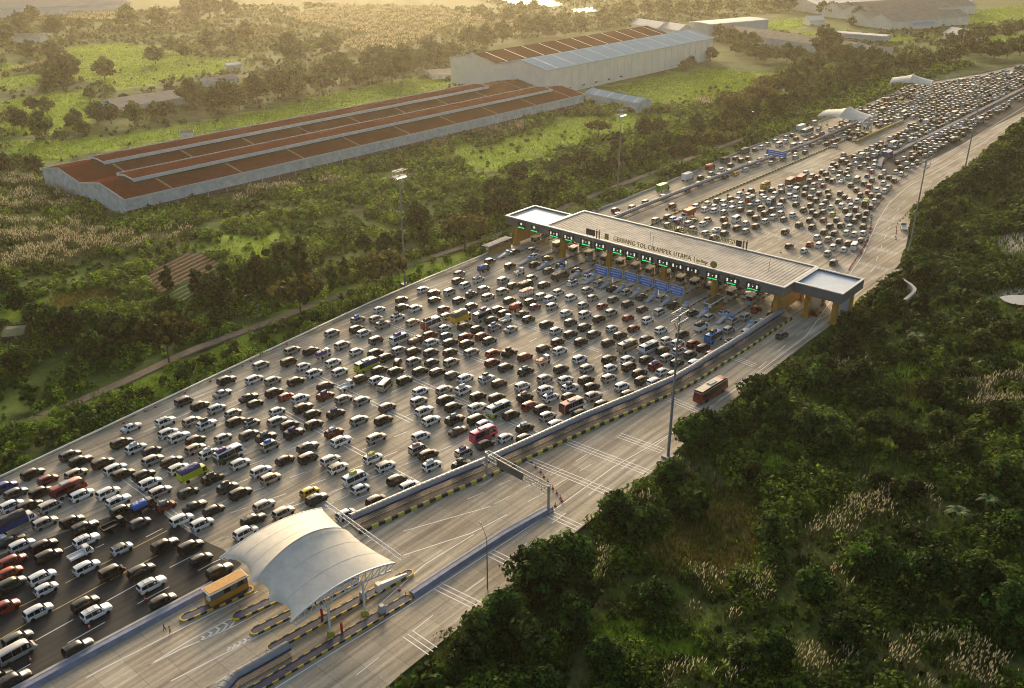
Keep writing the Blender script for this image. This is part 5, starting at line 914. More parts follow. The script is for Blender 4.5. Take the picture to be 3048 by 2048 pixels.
# large vehicles, each digitised by the photo position of its body centre
SPECIAL = []
def sp(ck, x, y, zc, off=0.): px, py = cp(ck, x, y); g = G(px, py, zc); g.z = 0; h_ = heading(g)+off; SPECIAL.append((g, h_)); return g, rad(90-h_), px, py
BIG = []
def addbig(vk, ck, x, y, zc, label, short, off=0., **kw):
    g, rz, px, py = sp(ck, x, y, zc, off); BIG.append(dict(kind=vk, g=g, rz=rz, px=px, py=py, label=label, short=short, kw=kw))
addbig('b','B',790,985,1.4,'red minibus with open looking black roof near the lower left edge','red minibus at the lower left', col='m', sub2=[('r',2.3,2.7,-3.4,3.0),('l',.5,1.0,-3.4,-1)])
addbig('b','C',710,585,1.4,'white minibus with green lower side and purple bundle on its roof','white and green minibus with purple bundle', col='w', sub2=[('e',.45,1.3,-3.45,1.5),('e',1.3,1.9,-3.45,-2)])
addbig('b','D',1580,255,1.4,'white minibus with lime green tail beside the black minivans','white minibus with lime tail', col='w', sub2=[('Y',.45,1.15,-3.5,-1.8),('t',.9,1.1,-1.8,2)])
addbig('b','D',1400,545,1.4,'pink minibus beside the walkway in the near jam','pink minibus', col='P')
addbig('b','F',800,435,1.4,'white minibus with orange red tail and black roof luggage','white minibus with orange tail', col='w', sub2=[('o',.45,2.3,-3.52,-2.4)])
addbig('b','F',1390,345,1.4,'silver minibus with purple bundle right of the tall yellow truck','silver minibus by the yellow truck', col='s')
addbig('v','F',430,615,1.1,'long white passenger van with purple roof bundle','long white van with purple bundle', col='w', L=1)
addbig('b','E',2300,800,1.4,'small bus with yellow tail and bright blue roof','yellow and blue minibus', col='Y', sub2=[('b',1.5,2.7,-1.5,3.0)], cap='b')
addbig('v','F',258,1150,1.1,'beige passenger van turned across the lanes below the jam centre','beige van turned across the lanes', off=-24, col='c')
addbig('b','G',1045,705,1.2,'long beige minibus behind the pale blue one near the walkway','long beige minibus', col='c')
addbig('b','G',1295,717,1.4,'white minibus with pale blue lower side and roof vents','white and pale blue minibus', col='w', sub2=[('l',.45,1.2,-3.4,3.0)])
addbig('b','G',405,1382,1.4,'white minibus with dark red tail beside the walkway','white minibus with red tail', col='w', sub2=[('m',.45,2.4,-3.52,-2.2),('m',.45,.8,-2.2,2)], cap='o')
addbig('b','G',2045,590,1.4,'bright blue minibus with black roof bundle near the gate','bright blue minibus', col='U', sub2=[('Y',.6,1.0,-1,2.4)])
addbig('B','G',2010,1200,1.9,'long dark red coach with pale roof beside the right bushes','red coach by the bushes', off=-3, col='m', cap='c', sub2=[('r',.5,1.25,-5.95,5.6),('c',3.0,3.3,-5.8,5.2)])
addbig('b','K',1965,265,1.4,'yellow bus in the jam beyond the gate','yellow bus beyond the gate', col='y')
addbig('b','K',1735,482,1.4,'white topped bus with red tail beyond the gate','white topped bus with red tail', col='w', sub2=[('r',.45,2.3,-3.52,-1.5)])
addbig('b','K',2050,512,1.4,'white bus with blue and green sides beyond the gate','blue and green sided bus', col='w', sub2=[('b',.45,1.4,-3.5,2.8)])
addbig('b','L',1280,602,1.4,'dark sided bus with lime yellow roof in the right far lanes','bus with lime yellow roof', col='k', cap='Y')
addbig('v','L',1085,772,1.1,'pale mint passenger van in the right lanes beyond the gate','pale mint van', col='l')
addbig('b','M',455,970,1.4,'grey bus at the left wall before the far blue banner','grey bus at the left wall', col='g')
addbig('B','M',1180,745,1.8,'white and brown coach before the nearer far tent','white and brown far coach', col='w', sub2=[('n',2.0,3.3,-6,5)])
addbig('b','M',2260,385,1.4,'yellow and orange bus beyond the nearer far tent','yellow bus between the far tents', col='Y', cap='o')
addbig('B','N',2250,245,1.8,'grey coach at the top right corner of the jam','grey coach at the top right', col='g')
addbig('T','C',290,792,1.6,'lime yellow truck with dark blue ridged tarpaulin','yellow truck with blue tarpaulin', L=6.6, kind='arch', cab='Y', box='Y', tarp='p', bed=1.5, boxh=.9)
addbig('T','B',170,1372,1.5,'dark truck with blue mural side and white cab at the left edge','dark truck at the left edge', L=8.0, kind='arch', cab='w', box='b', tarp='k', bed=1.3, boxh=1.3)
addbig('T','A',735,345,.9,'small white flatbed pickup carrying gear on the asphalt','white flatbed pickup on the asphalt', L=4.6, w=1.7, kind='flat', cab='w', box='w', bed=.35, name='pickup', cat='pickup')
addbig('T','B',1660,1187,1.1,'dark pickup heaped with a blue tarpaulin load','pickup with blue tarpaulin load', L=5.0, w=1.8, kind='sq', cab='k', box='k', tarp='b', bed=.5, boxh=1.0, name='pickup', cat='pickup')
addbig('T','B',1320,1412,1.0,'black double cab pickup with roof bars on the asphalt edge','black pickup with roof bars', L=5.0, w=1.85, kind='flat', cab='k', box='k', bed=.45, name='pickup', cat='pickup')
addbig('T','E',1800,672,1.1,'white pickup heaped with purple blue tarpaulin near the left rail','pickup with purple tarpaulin', L=4.9, w=1.8, kind='sq', cab='w', box='s', tarp='p', bed=.4, boxh=.9, name='pickup', cat='pickup')
addbig('T','E',2060,1047,.9,'white pickup with empty flat bed in the middle of the jam','white empty pickup', L=4.7, w=1.75, kind='flat', cab='w', box='w', bed=.35, name='pickup', cat='pickup')
addbig('T','F',1140,345,2.0,'tall olive covered truck with yellow sides in the upper jam','tall olive and yellow truck', L=7.2, w=2.3, kind='sq', cab='y', box='y', tarp='E', bed=1.4, boxh=1.5)
addbig('T','F',1900,75,1.4,'red and white truck with painted side just before the gate','red and white painted truck', L=6.4, kind='sq', cab='w', box='w', tarp='r', bed=1.2, boxh=.4, lowc='r')
addbig('T','F',1772,247,1.2,'black pickup with bright red draped tarpaulin','pickup with red draped tarpaulin', L=4.9, w=1.8, kind='sq', cab='k', box='r', tarp='r', bed=.5, boxh=1.0, name='pickup', cat='pickup')
addbig('T','F',1655,392,.9,'white pickup with dark empty bed right of the silver minibus','white pickup with dark bed', L=4.7, w=1.75, kind='flat', cab='w', box='w', bed=.4, name='pickup', cat='pickup')
addbig('T','F',610,642,1.1,'dark pickup piled with green and purple goods','pickup piled with green goods', L=4.9, w=1.8, kind='sq', cab='k', box='k', tarp='E', bed=.4, boxh=.8, name='pickup', cat='pickup')
addbig('T','F',2090,867,1.0,'white pickup carrying an orange red tarpaulin load','white pickup with orange red load', L=4.8, w=1.8, kind='sq', cab='w', box='w', tarp='o', bed=.4, boxh=.35, name='pickup', cat='pickup')
addbig('T','G',1895,472,1.4,'white truck with black pitched tarpaulin near the gate','truck with black pitched tarpaulin', L=5.2, w=2.0, kind='arch', cab='w', box='w', tarp='k', bed=1.2, boxh=1.0)
addbig('T','I',975,1130,1.5,'dark brown truck entering the gate with blue sheet on top','dark truck entering the gate', L=7.5, w=2.3, kind='sq', cab='n', box='n', tarp='k', bed=1.3, boxh=.4)
addbig('T','I',440,1272,1.4,'dark tarpaulin truck behind the red and white truck','dark truck behind the painted truck', L=6.0, w=2.2, kind='sq', cab='k', box='k', tarp='k', bed=.9, boxh=.6)
addbig('T','H',2020,1032,1.1,'brown pickup with bright blue tarpaulin left of the gate','pickup with bright blue tarpaulin', L=4.9, w=1.8, kind='sq', cab='n', box='n', tarp='b', bed=.5, boxh=1.1, name='pickup', cat='pickup')
addbig('T','I',340,1092,.9,'white pickup with spare tyres in its bed before the gate','white pickup with tyres', L=4.7, w=1.75, kind='sq', cab='w', box='w', tarp='k', bed=.4, boxh=.15, name='pickup', cat='pickup')
addbig('T','K',380,292,1.8,'lime green container truck in the left lanes beyond the gate','green container truck', L=8, w=2.4, kind='box', cab='e', box='G', boxh=2.5)
addbig('T','K',765,125,1.9,'white box truck in the left lanes beyond the gate','white box truck', L=7.5, w=2.4, kind='box', cab='w', box='w', boxh=2.7)
addbig('T','K',770,685,1.9,'rust red truck facing the camera just beyond the gate','rust red truck facing the camera', off=180, L=8, w=2.4, kind='box', cab='w', box='o', boxh=2.4)
addbig('T','K',620,818,1.1,'pickup with blue and red sheeted load just beyond the gate','pickup with blue and red load', L=4.8, w=1.8, kind='sq', cab='w', box='r', tarp='b', bed=.5, boxh=.6, name='pickup', cat='pickup')
addbig('T','L',405,345,1.8,'brown container truck beyond the gate, left of the red one','brown container truck', L=8.5, w=2.4, kind='box', cab='n', box='R', boxh=2.4)
addbig('T','L',532,312,1.8,'brick red container truck beyond the gate, right of the brown one','brick red container truck', L=8.5, w=2.4, kind='box', cab='k', box='o', boxh=2.4)
addbig('T','L',1552,32,1.9,'dark blue box truck beside the far grey median','dark blue box truck', L=8, w=2.4, kind='box', cab='w', box='b', boxh=2.6)
addbig('T','L',1728,880,1.3,'white roadwork truck with red and white striped board beside the bushes','roadwork truck', off=-14, L=6.0, w=2.1, kind='flat', cab='g', box='w', bed=.5)
addbig('T','M',230,1075,1.5,'teal truck with dark cover at the far left wall','teal truck', L=6.5, w=2.3, kind='sq', cab='t', box='t', tarp='k', bed=1.2, boxh=1.0)
addbig('T','M',55,1155,1.5,'dark red truck at the left wall behind the teal one','dark red truck', L=6.5, w=2.3, kind='sq', cab='m', box='m', tarp='r', bed=1.3, boxh=.8)
addbig('T','M',1110,695,1.8,'white container truck left of the far white coach','far white container truck', L=9, w=2.4, kind='box', cab='w', box='w', boxh=2.6)
addbig('T','M',2105,375,1.7,'dark red far truck between the two far tents','far dark red truck', L=7, w=2.3, kind='box', cab='w', box='m', boxh=2.2)
addbig('T','N',980,985,1.7,'small white box truck in the far right lanes','far white box truck', L=6, w=2.2, kind='box', cab='w', box='w', boxh=2.2)
PC.update(P=(.55,.05,.14), U=(.05,.22,.55), E=(.10,.11,.07), G=(.16,.34,.05), R=(.16,.07,.045)); CN.update(P='pink', U='sky blue', E='olive', G='green', R='rust brown'); TARP['E'] = (.10,.10,.065)
for q in BIG:
    kw = dict(q['kw'])
    if q['kind'] == 'T':
        if kw.get('name') == 'pickup': kw['group'] = 'pickups in the jam'
        r = truck(q['g'], q['rz'], q['label'], **kw)
    else:
        ln = kw.pop('L', 0); cap = kw.pop('cap', None); r = make_vehicle(q['kind'], kw['col'], q['g'], q['rz'], q['label'], 'bus' if q['kind'] in 'bB' else 'van', 'buses and vans in the jam', kw.get('sub2'))
        if ln: r.scale = (1.3, 1.08, 1.12)
        if cap: roofcap(r, q['kind'], cap)
# ---------------------------------------------------------------- labels by landmark
LM = [('the pink minibus',1400,545,'D'),('the yellow hatchback',1640,1022,'C'),('the tent canopy',970,700,'Y')]
LM = [(n_,)+cp(c_, x_, y_) for n_, x_, y_, c_ in LM]+[('the '+q['short'], q['px'], q['py']) for q in BIG if q['short'] not in ('dark truck behind the painted truck',)]
ORD = ['nearest','second nearest','third nearest','fourth nearest','fifth nearest','sixth nearest','seventh nearest','eighth nearest','ninth nearest','tenth nearest','eleventh nearest','twelfth nearest','thirteenth nearest','fourteenth nearest','fifteenth nearest','sixteenth nearest','seventeenth nearest','eighteenth nearest','nineteenth nearest','twentieth nearest','twenty-first nearest','twenty-second nearest','twenty-third nearest','twenty-fourth nearest','twenty-fifth nearest']
def sector(dx, dy): return ('right of' if dx > 0 else 'left of') if abs(dx) > abs(dy) else ('above' if dy < 0 else 'below')
def rank_labels(items, lms, noun=None, maxw=16):
    out = {}; by = {}
    for i, it2 in enumerate(items): by.setdefault(it2[0], []).append(i)
    for ph, ids in by.items():
        tab = {}
        for li, lm2 in enumerate(lms):
            sec = {}
            for i in ids:
                dx, dy = items[i][1]-lm2[1], items[i][2]-lm2[2]; dd = math.hypot(dx, dy)
                if dd < 6: continue
                sec.setdefault(sector(dx, dy), []).append((dd, i))
            for s_, lst in sec.items():
                lst.sort()
                for r_, (dd, i) in enumerate(lst[:25]): tab.setdefault(i, []).append((r_+dd/160., r_, s_, li))
        for i in ids:
            c2 = sorted(tab.get(i, []))
            for _s, r_, s_, li in c2:
                base_ = ph if len(ids) > 1 or True else ph; t = f'{ph}, {ORD[r_]} such one {s_} {lms[li][0]}'
                if len(t.replace(',', '').split()) > maxw: t = f'{ph} {ORD[r_]} {s_} {lms[li][0]}'
                if len(t.split()) <= maxw: out[i] = t; break
            else: out[i] = ph+' '+(ORD[tab[i][0][1]] if i in tab else 'standing')+' '+(tab[i][0][2] if i in tab else 'near')+' '+(lms[tab[i][0][3]][0] if i in tab else 'far scrub edge, number '+str(i))
    return out
LN = dict(w='white',k='black',b='blue',p='purple',g='grey',Y='lime yellow',r='red',q='pink')
items = []
for v_ in VEH:
    ph = CN[v_['c']]+' '+TYPES[v_['t']]['n']
    if v_['load']: ph += f' under a {LN[v_["load"]]} roof bundle'
    if v_['cap']: ph += ' with black roof'
    items.append((ph, v_['px'], v_['py']))
lab = rank_labels(items, LM)
order = sorted(range(len(VEH)), key=lambda i: VEH[i]['d'])
DUP = {}
near = set(order[:300]); litems = []; lhold = []
for n_, i in enumerate(order):
    v_ = VEH[i]
    if i not in near: continue
    r = make_vehicle(v_['t'], v_['c'], v_['p'], rad(90-v_['h']), lab[i], 'car' if v_['t'] not in 'vx' else 'van', 'cars queuing at the toll plaza')
    if v_['cap']: roofcap(r, v_['t'], v_['cap'])
for i, v_ in enumerate(VEH):
    if v_['load'] and v_['d'] < 330:
        zt = TYPES[v_['t']]['st'][3][4]*1.12+.03+(.06 if v_['t'] == 'u' else 0); key = (v_['load'], i % 3)
        if key not in DUP: DUP[key] = bundle_me(v_['load'], i)
        o = obj('roof_bundle', DUP[key]); h_ = rad(90-v_['h']); o.location = v_['p']+Vector((-.5*math.cos(h_), -.5*math.sin(h_), zt)); o.rotation_euler = (0,0,h_)
        lhold.append(o); litems.append((f'{LN[v_["load"]]} luggage bundle tied on a car roof', v_['px'], v_['py']-12))
for (g_, sx, zt, k_, lb) in ((3,'C',0,'p','large purple luggage bundle on the white and green minibus'),):
    pass
for q, k_, xo, lb in ((1,'p',-1.9,'large purple luggage bundle on the white and green minibus'),(4,'k',-1.9,'black luggage heap on the white minibus with orange tail'),(5,'p',.3,'purple bundle on the silver minibus'),(6,'p',-.9,'purple bundle on the long white van'),(12,'k',-.8,'black bundle on the bright blue minibus')):
    B_ = BIG[q]; o = obj('roof_bundle', bundle_me(k_, q, 2.2, 1.3, .75)); z0 = {'b':2.96,'v':2.56}[B_['kind']]+(.2 if abs(xo+.5) < 1.2 and B_['kind'] == 'b' else 0); o.location = B_['g']+Vector((xo*math.cos(B_['rz']), xo*math.sin(B_['rz']), z0)); o.rotation_euler = (0,0,B_['rz']); tag(o, lb, 'luggage', 'luggage bundles on roofs')
ll = rank_labels(litems, LM)
for i, o in enumerate(lhold): tag(o, ll[i], 'luggage', 'luggage bundles on roofs')
# ---------------------------------------------------------------- distant cars as one mass
LOW = {k_: low_body(k_) for k_ in 'muhsxvb'}
ps = []
for i in order[300:]: v_ = VEH[i]; ps.append((v_['p'].x, v_['p'].y, v_['h'], v_['t'], v_['c']))
far_poly = [(2555,470),(2600,478),(2623,474),(2741,410),(2885,342),(3048,258),(3300,140),(3300,120),(3048,198),(2912,231),(2794,250),(2757,300),(2741,352),(2698,383),(2634,424),(2560,455)]
far_q = [(2455,402),(2548,327),(2645,289),(2700,264),(2794,248),(2757,300),(2741,352),(2690,358),(2620,385),(2548,420),(2470,420)]
far_r = [(2650,505),(2668,483),(2741,430),(2885,358),(3048,276),(3300,160),(3300,190),(3048,300),(2955,345),(2869,405),(2780,458),(2735,490),(2690,500)]
fp = [wpoly(far_poly), wpoly(far_r), wpoly(far_q)]; hx, hy = math.sin(rad(40.3)), math.cos(rad(40.3)); lanes_i = 0; r2 = np.random.default_rng(11)
occ = [(v_['p'].x, v_['p'].y) for v_ in VEH]+[(q['g'].x, q['g'].y) for q in BIG]; occa = np.array(occ)
cols = list('wwwwwkkkkkkkkssssggnnrmcct'); tys = list('mmmmmmmmmmmmmmmmuuuuhhhhxxsvb')
for ln_ in range(-95, 12):
    off = ln_*3.35; s0 = r2.uniform(0, 6); s_ = 300+s0
    while s_ < 1150:
        x_, y_ = hx*s_+hy*off+r2.normal(0,.25), hy*s_-hx*off+r2.normal(0,.25); s_ += 6.1+r2.exponential(.9)
        if y_ < 380: continue
        if not any(pip(np.array([x_]), np.array([y_]), f_)[0] for f_ in fp): continue
        if r2.uniform() < .07: continue
        if np.min(np.hypot(occa[:,0]-x_, occa[:,1]-y_)) < 5.0: continue
        ps.append((x_, y_, 40.3+r2.normal(0, 2), tys[r2.integers(len(tys))], cols[r2.integers(len(cols))]))
VV, FF, CC, MI = [], [], [], []; base = 0
for x_, y_, h_, t_, c_2 in ps:
    b = LOW[t_]; v = np.array(b.v); a = rad(90-h_); ca, sa = math.cos(a), math.sin(a); sc = r2.uniform(1.02, 1.14)
    VV.append(np.stack([x_+(v[:,0]*ca-v[:,1]*sa)*sc, y_+(v[:,0]*sa+v[:,1]*ca)*sc, v[:,2]*sc], -1)); CC.append(np.tile(np.array(PC[c_2])*r2.uniform(.85,1.1), (len(v),1)))
    for f, m_ in zip(b.f, b.m): FF.append([i+base for i in f]); MI.append(m_)
    base += len(v)
me = bpy.data.meshes.new('distant_cars'); me.from_pydata(np.concatenate(VV).tolist(), [], FF); me.polygons.foreach_set('material_index', MI)
me.materials.append(M('far_car_paint', (.5,.5,.5), rough=.3, coat=.6, attr='col')); me.materials.append(glass); me.update()
a_ = me.color_attributes.new('col', 'FLOAT_COLOR', 'POINT'); cc = np.ones((len(me.vertices), 4), np.float32); cc[:, :3] = np.concatenate(CC); a_.data.foreach_set('color', cc.ravel()); fix_normals(me)
o = bpy.data.objects.new('distant_cars', me); COL.objects.link(o); tag(o, 'dense mass of cars jammed beyond the toll gate toward the far tents', 'cars', kind='stuff')
# ---------------------------------------------------------------- cones and small street things
cm1 = MB(); cm1.tube((0,0,.06),(0,0,.95),.24,.05,n=10); cm1.tube((0,0,.45),(0,0,.65),.165,.12,n=10,mi=1); cm1.box((0,0,.03),(.55,.55,.06),mi=2)
conem = cm1.mesh('traffic_cone', [M('cone_red',(.55,.05,.02),rough=.5), M('cone_white',(.7,.7,.66),rough=.5), blackp]); cone_items = []; cones = []
CN_ = [cp('A',1325,772),cp('A',818,1022),cp('A',280,1322),cp('A',1825,714),cp('B',1430,232),cp('B',1688,98),cp('B',1802,48),cp('E',490,995),cp('E',728,885),cp('E',862,815),cp('E',964,762),cp('E',193,1130),cp('E',1376,566),cp('J',2200,272),
 cp('D',1955,880),cp('D',2000,935),cp('D',2058,993),cp('D',2095,1050),cp('D',2140,1108),cp('D',2198,1185),cp('D',2245,1240),cp('D',2288,1300),cp('D',2228,1385),cp('D',2305,1330),cp('Z',2075,135),cp('Z',2118,175)]
for (x0, y0, x1, y1, n) in ((1082,1390,1240,1150,14),(1240,1150,1325,980,6),(1340,940,1350,730,9),(1365,700,1500,540,11),(1520,510,1600,390,7),(1640,370,1790,270,7),(1630,1035,1640,860,5),(1655,850,1820,660,6)):
    for k in range(n): CN_.append(cp('L', x0+(x1-x0)*k/n+random.uniform(-4,4), y0+(y1-y0)*k/n+random.uniform(-3,3)))
for q in CN_:
    o = obj('traffic_cone', conem); o.location = G(*q); o.rotation_euler = (0,0,random.uniform(0,3)); cones.append(o); cone_items.append(('red and white traffic cone', q[0], q[1]))
LMC = LM+[('the sign gantry',1540,1440),('the orange booth',672,1770),('the roadwork drum truck',2690,674),('the left lit mast',1206,849),('the toll gate right wing',2470,830)]
LMC = [l for l in LMC if 'drum' not in l[0]]
cl_ = rank_labels(cone_items, LMC)
for i, o in enumerate(cones): tag(o, cl_[i], 'traffic cone', 'traffic cones on the road')
jb = MB(); jb.box((0,0,.45),(1.4,.5,.9),top=.6); jbm = jb.mesh('water_barrier', M('barrier_red',(.50,.05,.04),rough=.5,var=.1,vs=2))
for i, q in enumerate([('K',435,645),('K',558,657),('K',1615,350),('K',1380,430),('L',1335,905),('L',1330,955),('L',1300,1050),('L',1275,1105),('L',1225,1190),('L',1420,140),('L',1330,200)]):
    o = obj('water_barrier', jbm); o.location = G(*cp(*q)); o.rotation_euler = (0,0,rad(50)); tag(o, f'red plastic road barrier, {["leftmost of the pair by the rust red truck","rightmost of the pair by the rust red truck","by a silver car at the jam edge","left of the red tailed bus","upper one of the curved cone row","second in the curved cone row","third in the curved cone row","fourth in the curved cone row","lowest in the curved cone row","at the far median tip","below the far median tip"][i]}', 'barrier', 'red plastic barriers')
for p0, p1, h0, cl2, sg, lb in (((2281,437),(2340,452),5.2,'b','LANE','blue lane banner spanning the far left lanes'),):
    a, b_ = G(2281,452,5), G(2341,464,5); L = (b_-a).length; e = empty('banner', (a.x,a.y,0), math.atan2((b_-a).y,(b_-a).x), label=lb, cat='sign'); b = MB(); b.box((L/2,0,5.2),(L,.15,2.6)); b.build('panel', bsign, e)
    for x_ in (0, L): b = MB(); b.tube((x_,0,0),(x_,0,3.9),.12,n=6); b.build('post', steel, e)
    b = MB()
    for j in range(2): b.box((L/2,-.1,5.7-j*1.0),(L*.8,.03,.28))
    b.build('lettering', wsign, e)
# ---------------------------------------------------------------- people
def person(p, rz, label, shirt, trouser, hairc, hgt=1.62):
    r = empty('person', p, rz, label=label, cat='person', group='pedestrians crossing the empty lanes'); s = hgt/1.65
    J = {'pel':(0,0,.92),'waist':(0,0,1.06),'chest':(0,0,1.28),'neck':(.01,0,1.42),'headb':(.03,0,1.48),'head':(.03,0,1.55),'top':(.02,0,1.63)}
    E_ = [('pel','waist'),('waist','chest'),('chest','neck'),('neck','headb'),('headb','head'),('head','top')]; R_ = dict(pel=.15,waist=.125,chest=.145,neck=.055,headb=.075,head=.095,top=.06)
    for sg, ph in ((1, 1), (-1, -1)):
        k = 'l' if sg > 0 else 'r'; J[k+'hip'] = (0,.09*sg,.88); J[k+'kn'] = (.16*ph,.10*sg,.49); J[k+'an'] = (.24*ph-.06,.10*sg,.09 if ph > 0 else .13); J[k+'toe'] = (.24*ph+.12,.10*sg,.04)
        J[k+'sh'] = (0,.17*sg,1.36); J[k+'el'] = (-.12*ph,.22*sg,1.10); J[k+'wr'] = (-.10*ph+.12,.22*sg,.90); J[k+'pa'] = (-.10*ph+.16,.22*sg,.84)
        E_ += [('pel',k+'hip'),(k+'hip',k+'kn'),(k+'kn',k+'an'),(k+'an',k+'toe'),('chest',k+'sh'),(k+'sh',k+'el'),(k+'el',k+'wr'),(k+'wr',k+'pa')]
        R_.update({k+'hip':.095,k+'kn':.06,k+'an':.042,k+'toe':.035,k+'sh':.06,k+'el':.042,k+'wr':.028,k+'pa':.034})
        for f in range(5):
            y2 = .22*sg+(f-1.8)*.018; l_ = (.045,.075,.085,.078,.06)[f]; J[f'{k}f{f}'] = (-.10*ph+.17+(.025 if f == 0 else .01*f/4), y2, .81); J[f'{k}g{f}'] = (-.10*ph+.175+(.04 if f == 0 else .02), y2, .81-l_)
            E_ += [(k+'pa',f'{k}f{f}'),(f'{k}f{f}',f'{k}g{f}')]; R_[f'{k}f{f}'] = .010; R_[f'{k}g{f}'] = .008
    names_ = list(J); me = bpy.data.meshes.new('body'); me.from_pydata([tuple(c*s for c in J[n_]) for n_ in names_], [(names_.index(a), names_.index(b_)) for a, b_ in E_], [])
    o = bpy.data.objects.new('body', me); COL.objects.link(o); md = o.modifiers.new('skin', 'SKIN')
    for i, n_ in enumerate(names_): me.skin_vertices[0].data[i].radius = (R_[n_]*s, R_[n_]*s*(1.25 if n_ in ('chest','waist','pel') else 1))
    me.skin_vertices[0].data[0].use_root = True; sb = o.modifiers.new('sub', 'SUBSURF'); sb.levels = 1; sb.render_levels = 1
    bpy.context.view_layer.update(); m2 = bpy.data.meshes.new_from_object(o.evaluated_get(bpy.context.evaluated_depsgraph_get())); bpy.data.objects.remove(o)
    sk = M('skin', (.30,.17,.10), rough=.6)
    for m_ in (sk, shirt, trouser): m2.materials.append(m_)
    for f in m2.polygons:
        c2 = f.center/s; f.material_index = 2 if c2.z < .95 and abs(c2.y) < .19 and c2.z > .10 else 1 if (.95 <= c2.z < 1.42 and not (c2.z < 1.0 and abs(c2.y) > .19)) else 0
        if c2.z >= .95 and abs(c2.y) > .19 and c2.z < 1.0: f.material_index = 0
    m2.polygons.foreach_set('use_smooth', [True]*len(m2.polygons)); obj('body', m2, r)
    bm = bmesh.new(); bmesh.ops.create_uvsphere(bm, u_segments=12, v_segments=8, radius=.118*s); 
    bmesh.ops.delete(bm, geom=[v for v in bm.verts if v.co.x > .06*s and v.co.z < .05*s], context='VERTS'); hm = bpy.data.meshes.new('hair'); bm.to_mesh(hm); bm.free(); hm.materials.append(hairc); h_ = obj('hair', hm, r); h_.location = (.015*s,0,1.575*s)
    return r
clk = M('dark_cloth', (.03,.02,.03), rough=.9); cly = M('yellow_cloth', (.45,.40,.06), rough=.9); clp = M('plum_cloth', (.09,.03,.06), rough=.9)
person(G(*cp('A',1503,1052)), rad(20), 'walking person in plum top and dark trousers beside the blue median', clp, clk, clp)
person(G(*cp('A',1553,1068)), rad(60), 'walking person in yellow top and dark trousers beside the blue median', cly, clk, M('black_hair',(.01,.01,.01),rough=.6), 1.58)
# ================================================================ VEGETATION
leafm = M('leaves', (.05,.08,.02), rough=.75, attr='col', trans=.42, spec=.2); leafr = M('tree_leaves', (.05,.08,.02), rough=.75, attr='col', rand=.45, trans=.42, spec=.2); bark = M('bark', (.10,.075,.05), rough=.95, var=.3, vs=3)
plum = M('reed_plume', (.50,.42,.28), rough=.9, attr='col', trans=.4, spec=.1)
def leaves(cen, size, rg, stretch=1.0, up=.35, nrm=None):
    n = len(cen); d = rg.normal(size=(n,3)); d = d*.55+nrm*1.3+np.array([0,0,.35]) if nrm is not None else d; d[:,2] += up*2 if nrm is None else 0; d /= np.linalg.norm(d, axis=1)[:,None]; a = np.cross(d, rg.normal(size=(n,3))); a /= np.linalg.norm(a, axis=1)[:,None]; b_ = np.cross(d, a)
    s = (size*rg.uniform(.6,1.3,n))[:,None] if np.ndim(size) == 0 else (size*rg.uniform(.6,1.3,n))[:,None]
    q = np.stack([cen-a*s*stretch*.5, cen-b_*s*.5, cen+a*s*stretch*.5, cen+b_*s*.5], 1).reshape(-1,3); return q
def quads(n): return np.arange(n*4).reshape(n,4)
def tree_mesh(seed, h, w, kind):
    rg = np.random.default_rng(seed); tb = MB(); cl = []
    if kind == 'umbrella': nc, zc, zr, th = 60, .80, .20, .60
    elif kind == 'column': nc, zc, zr, th = 34, .52, .46, .2
    elif kind == 'shrub': nc, zc, zr, th = 22, .48, .46, .15
    elif kind == 'sapling': nc, zc, zr, th = 18, .60, .38, .3
    else: nc, zc, zr, th = 60, .60, .40, .3
    tb.tube((0,0,-.8), (rg.normal(0,.1),rg.normal(0,.1),h*th), .03*h*(.7 if kind in('column','sapling') else 1), .016*h, n=7)
    for i in range(nc):
        while True:
            u = rg.uniform(-1,1,3)
            if .25 < np.linalg.norm(u) < 1: break
        if kind == 'umbrella' and u[2] < -.2: u[2] *= -.6
        r_ = w/2*(1-(.55*max(0,u[2]) if kind != 'column' else .5*abs(u[2])))*rg.uniform(.8,1.12); c2 = np.array([u[0]*r_, u[1]*r_, h*(zc+zr*u[2])]); cl.append((c2, rg.uniform(.11,.20)*w*(1 if kind != 'column' else 1.1)))
        if i % 6 == 0: tb.tube((0,0,h*th*.8), Vector(c2)*.92, .010*h, .004*h, n=5)
    P_, C_, N_ = [], [], []; base_c = {'round':(.048,.074,.014),'umbrella':(.070,.070,.015),'column':(.034,.068,.010),'shrub':(.065,.115,.014),'sapling':(.13,.17,.035),'dark':(.030,.066,.009)}[kind]
    per = 26 if kind not in ('shrub','sapling') else 22
    for c2, r_ in cl:
        d = rg.normal(size=(per,3)); d /= np.linalg.norm(d,axis=1)[:,None]; d[:,2] *= .75; pt = c2+d*r_*rg.uniform(.55,1.0,(per,1)); P_.append(pt); N_.append(d); k_ = rg.choice([.45,.8,1.2,1.9]); C_.append(np.tile(np.array(base_c)*k_*np.array([rg.uniform(.85,1.25),1,rg.uniform(.7,1.1)]), (per,1)))
    N_ = np.concatenate(N_); P_ = np.concatenate(P_); C_ = np.concatenate(C_)*rg.uniform(.8,1.2,(len(P_),1)); ls = {'round':.075,'umbrella':.07,'column':.16,'shrub':.13,'sapling':.15,'dark':.06}[kind]*w
    ls = min(max(ls*1.25, .4), 1.15); return P_, C_, ls, tb, N_
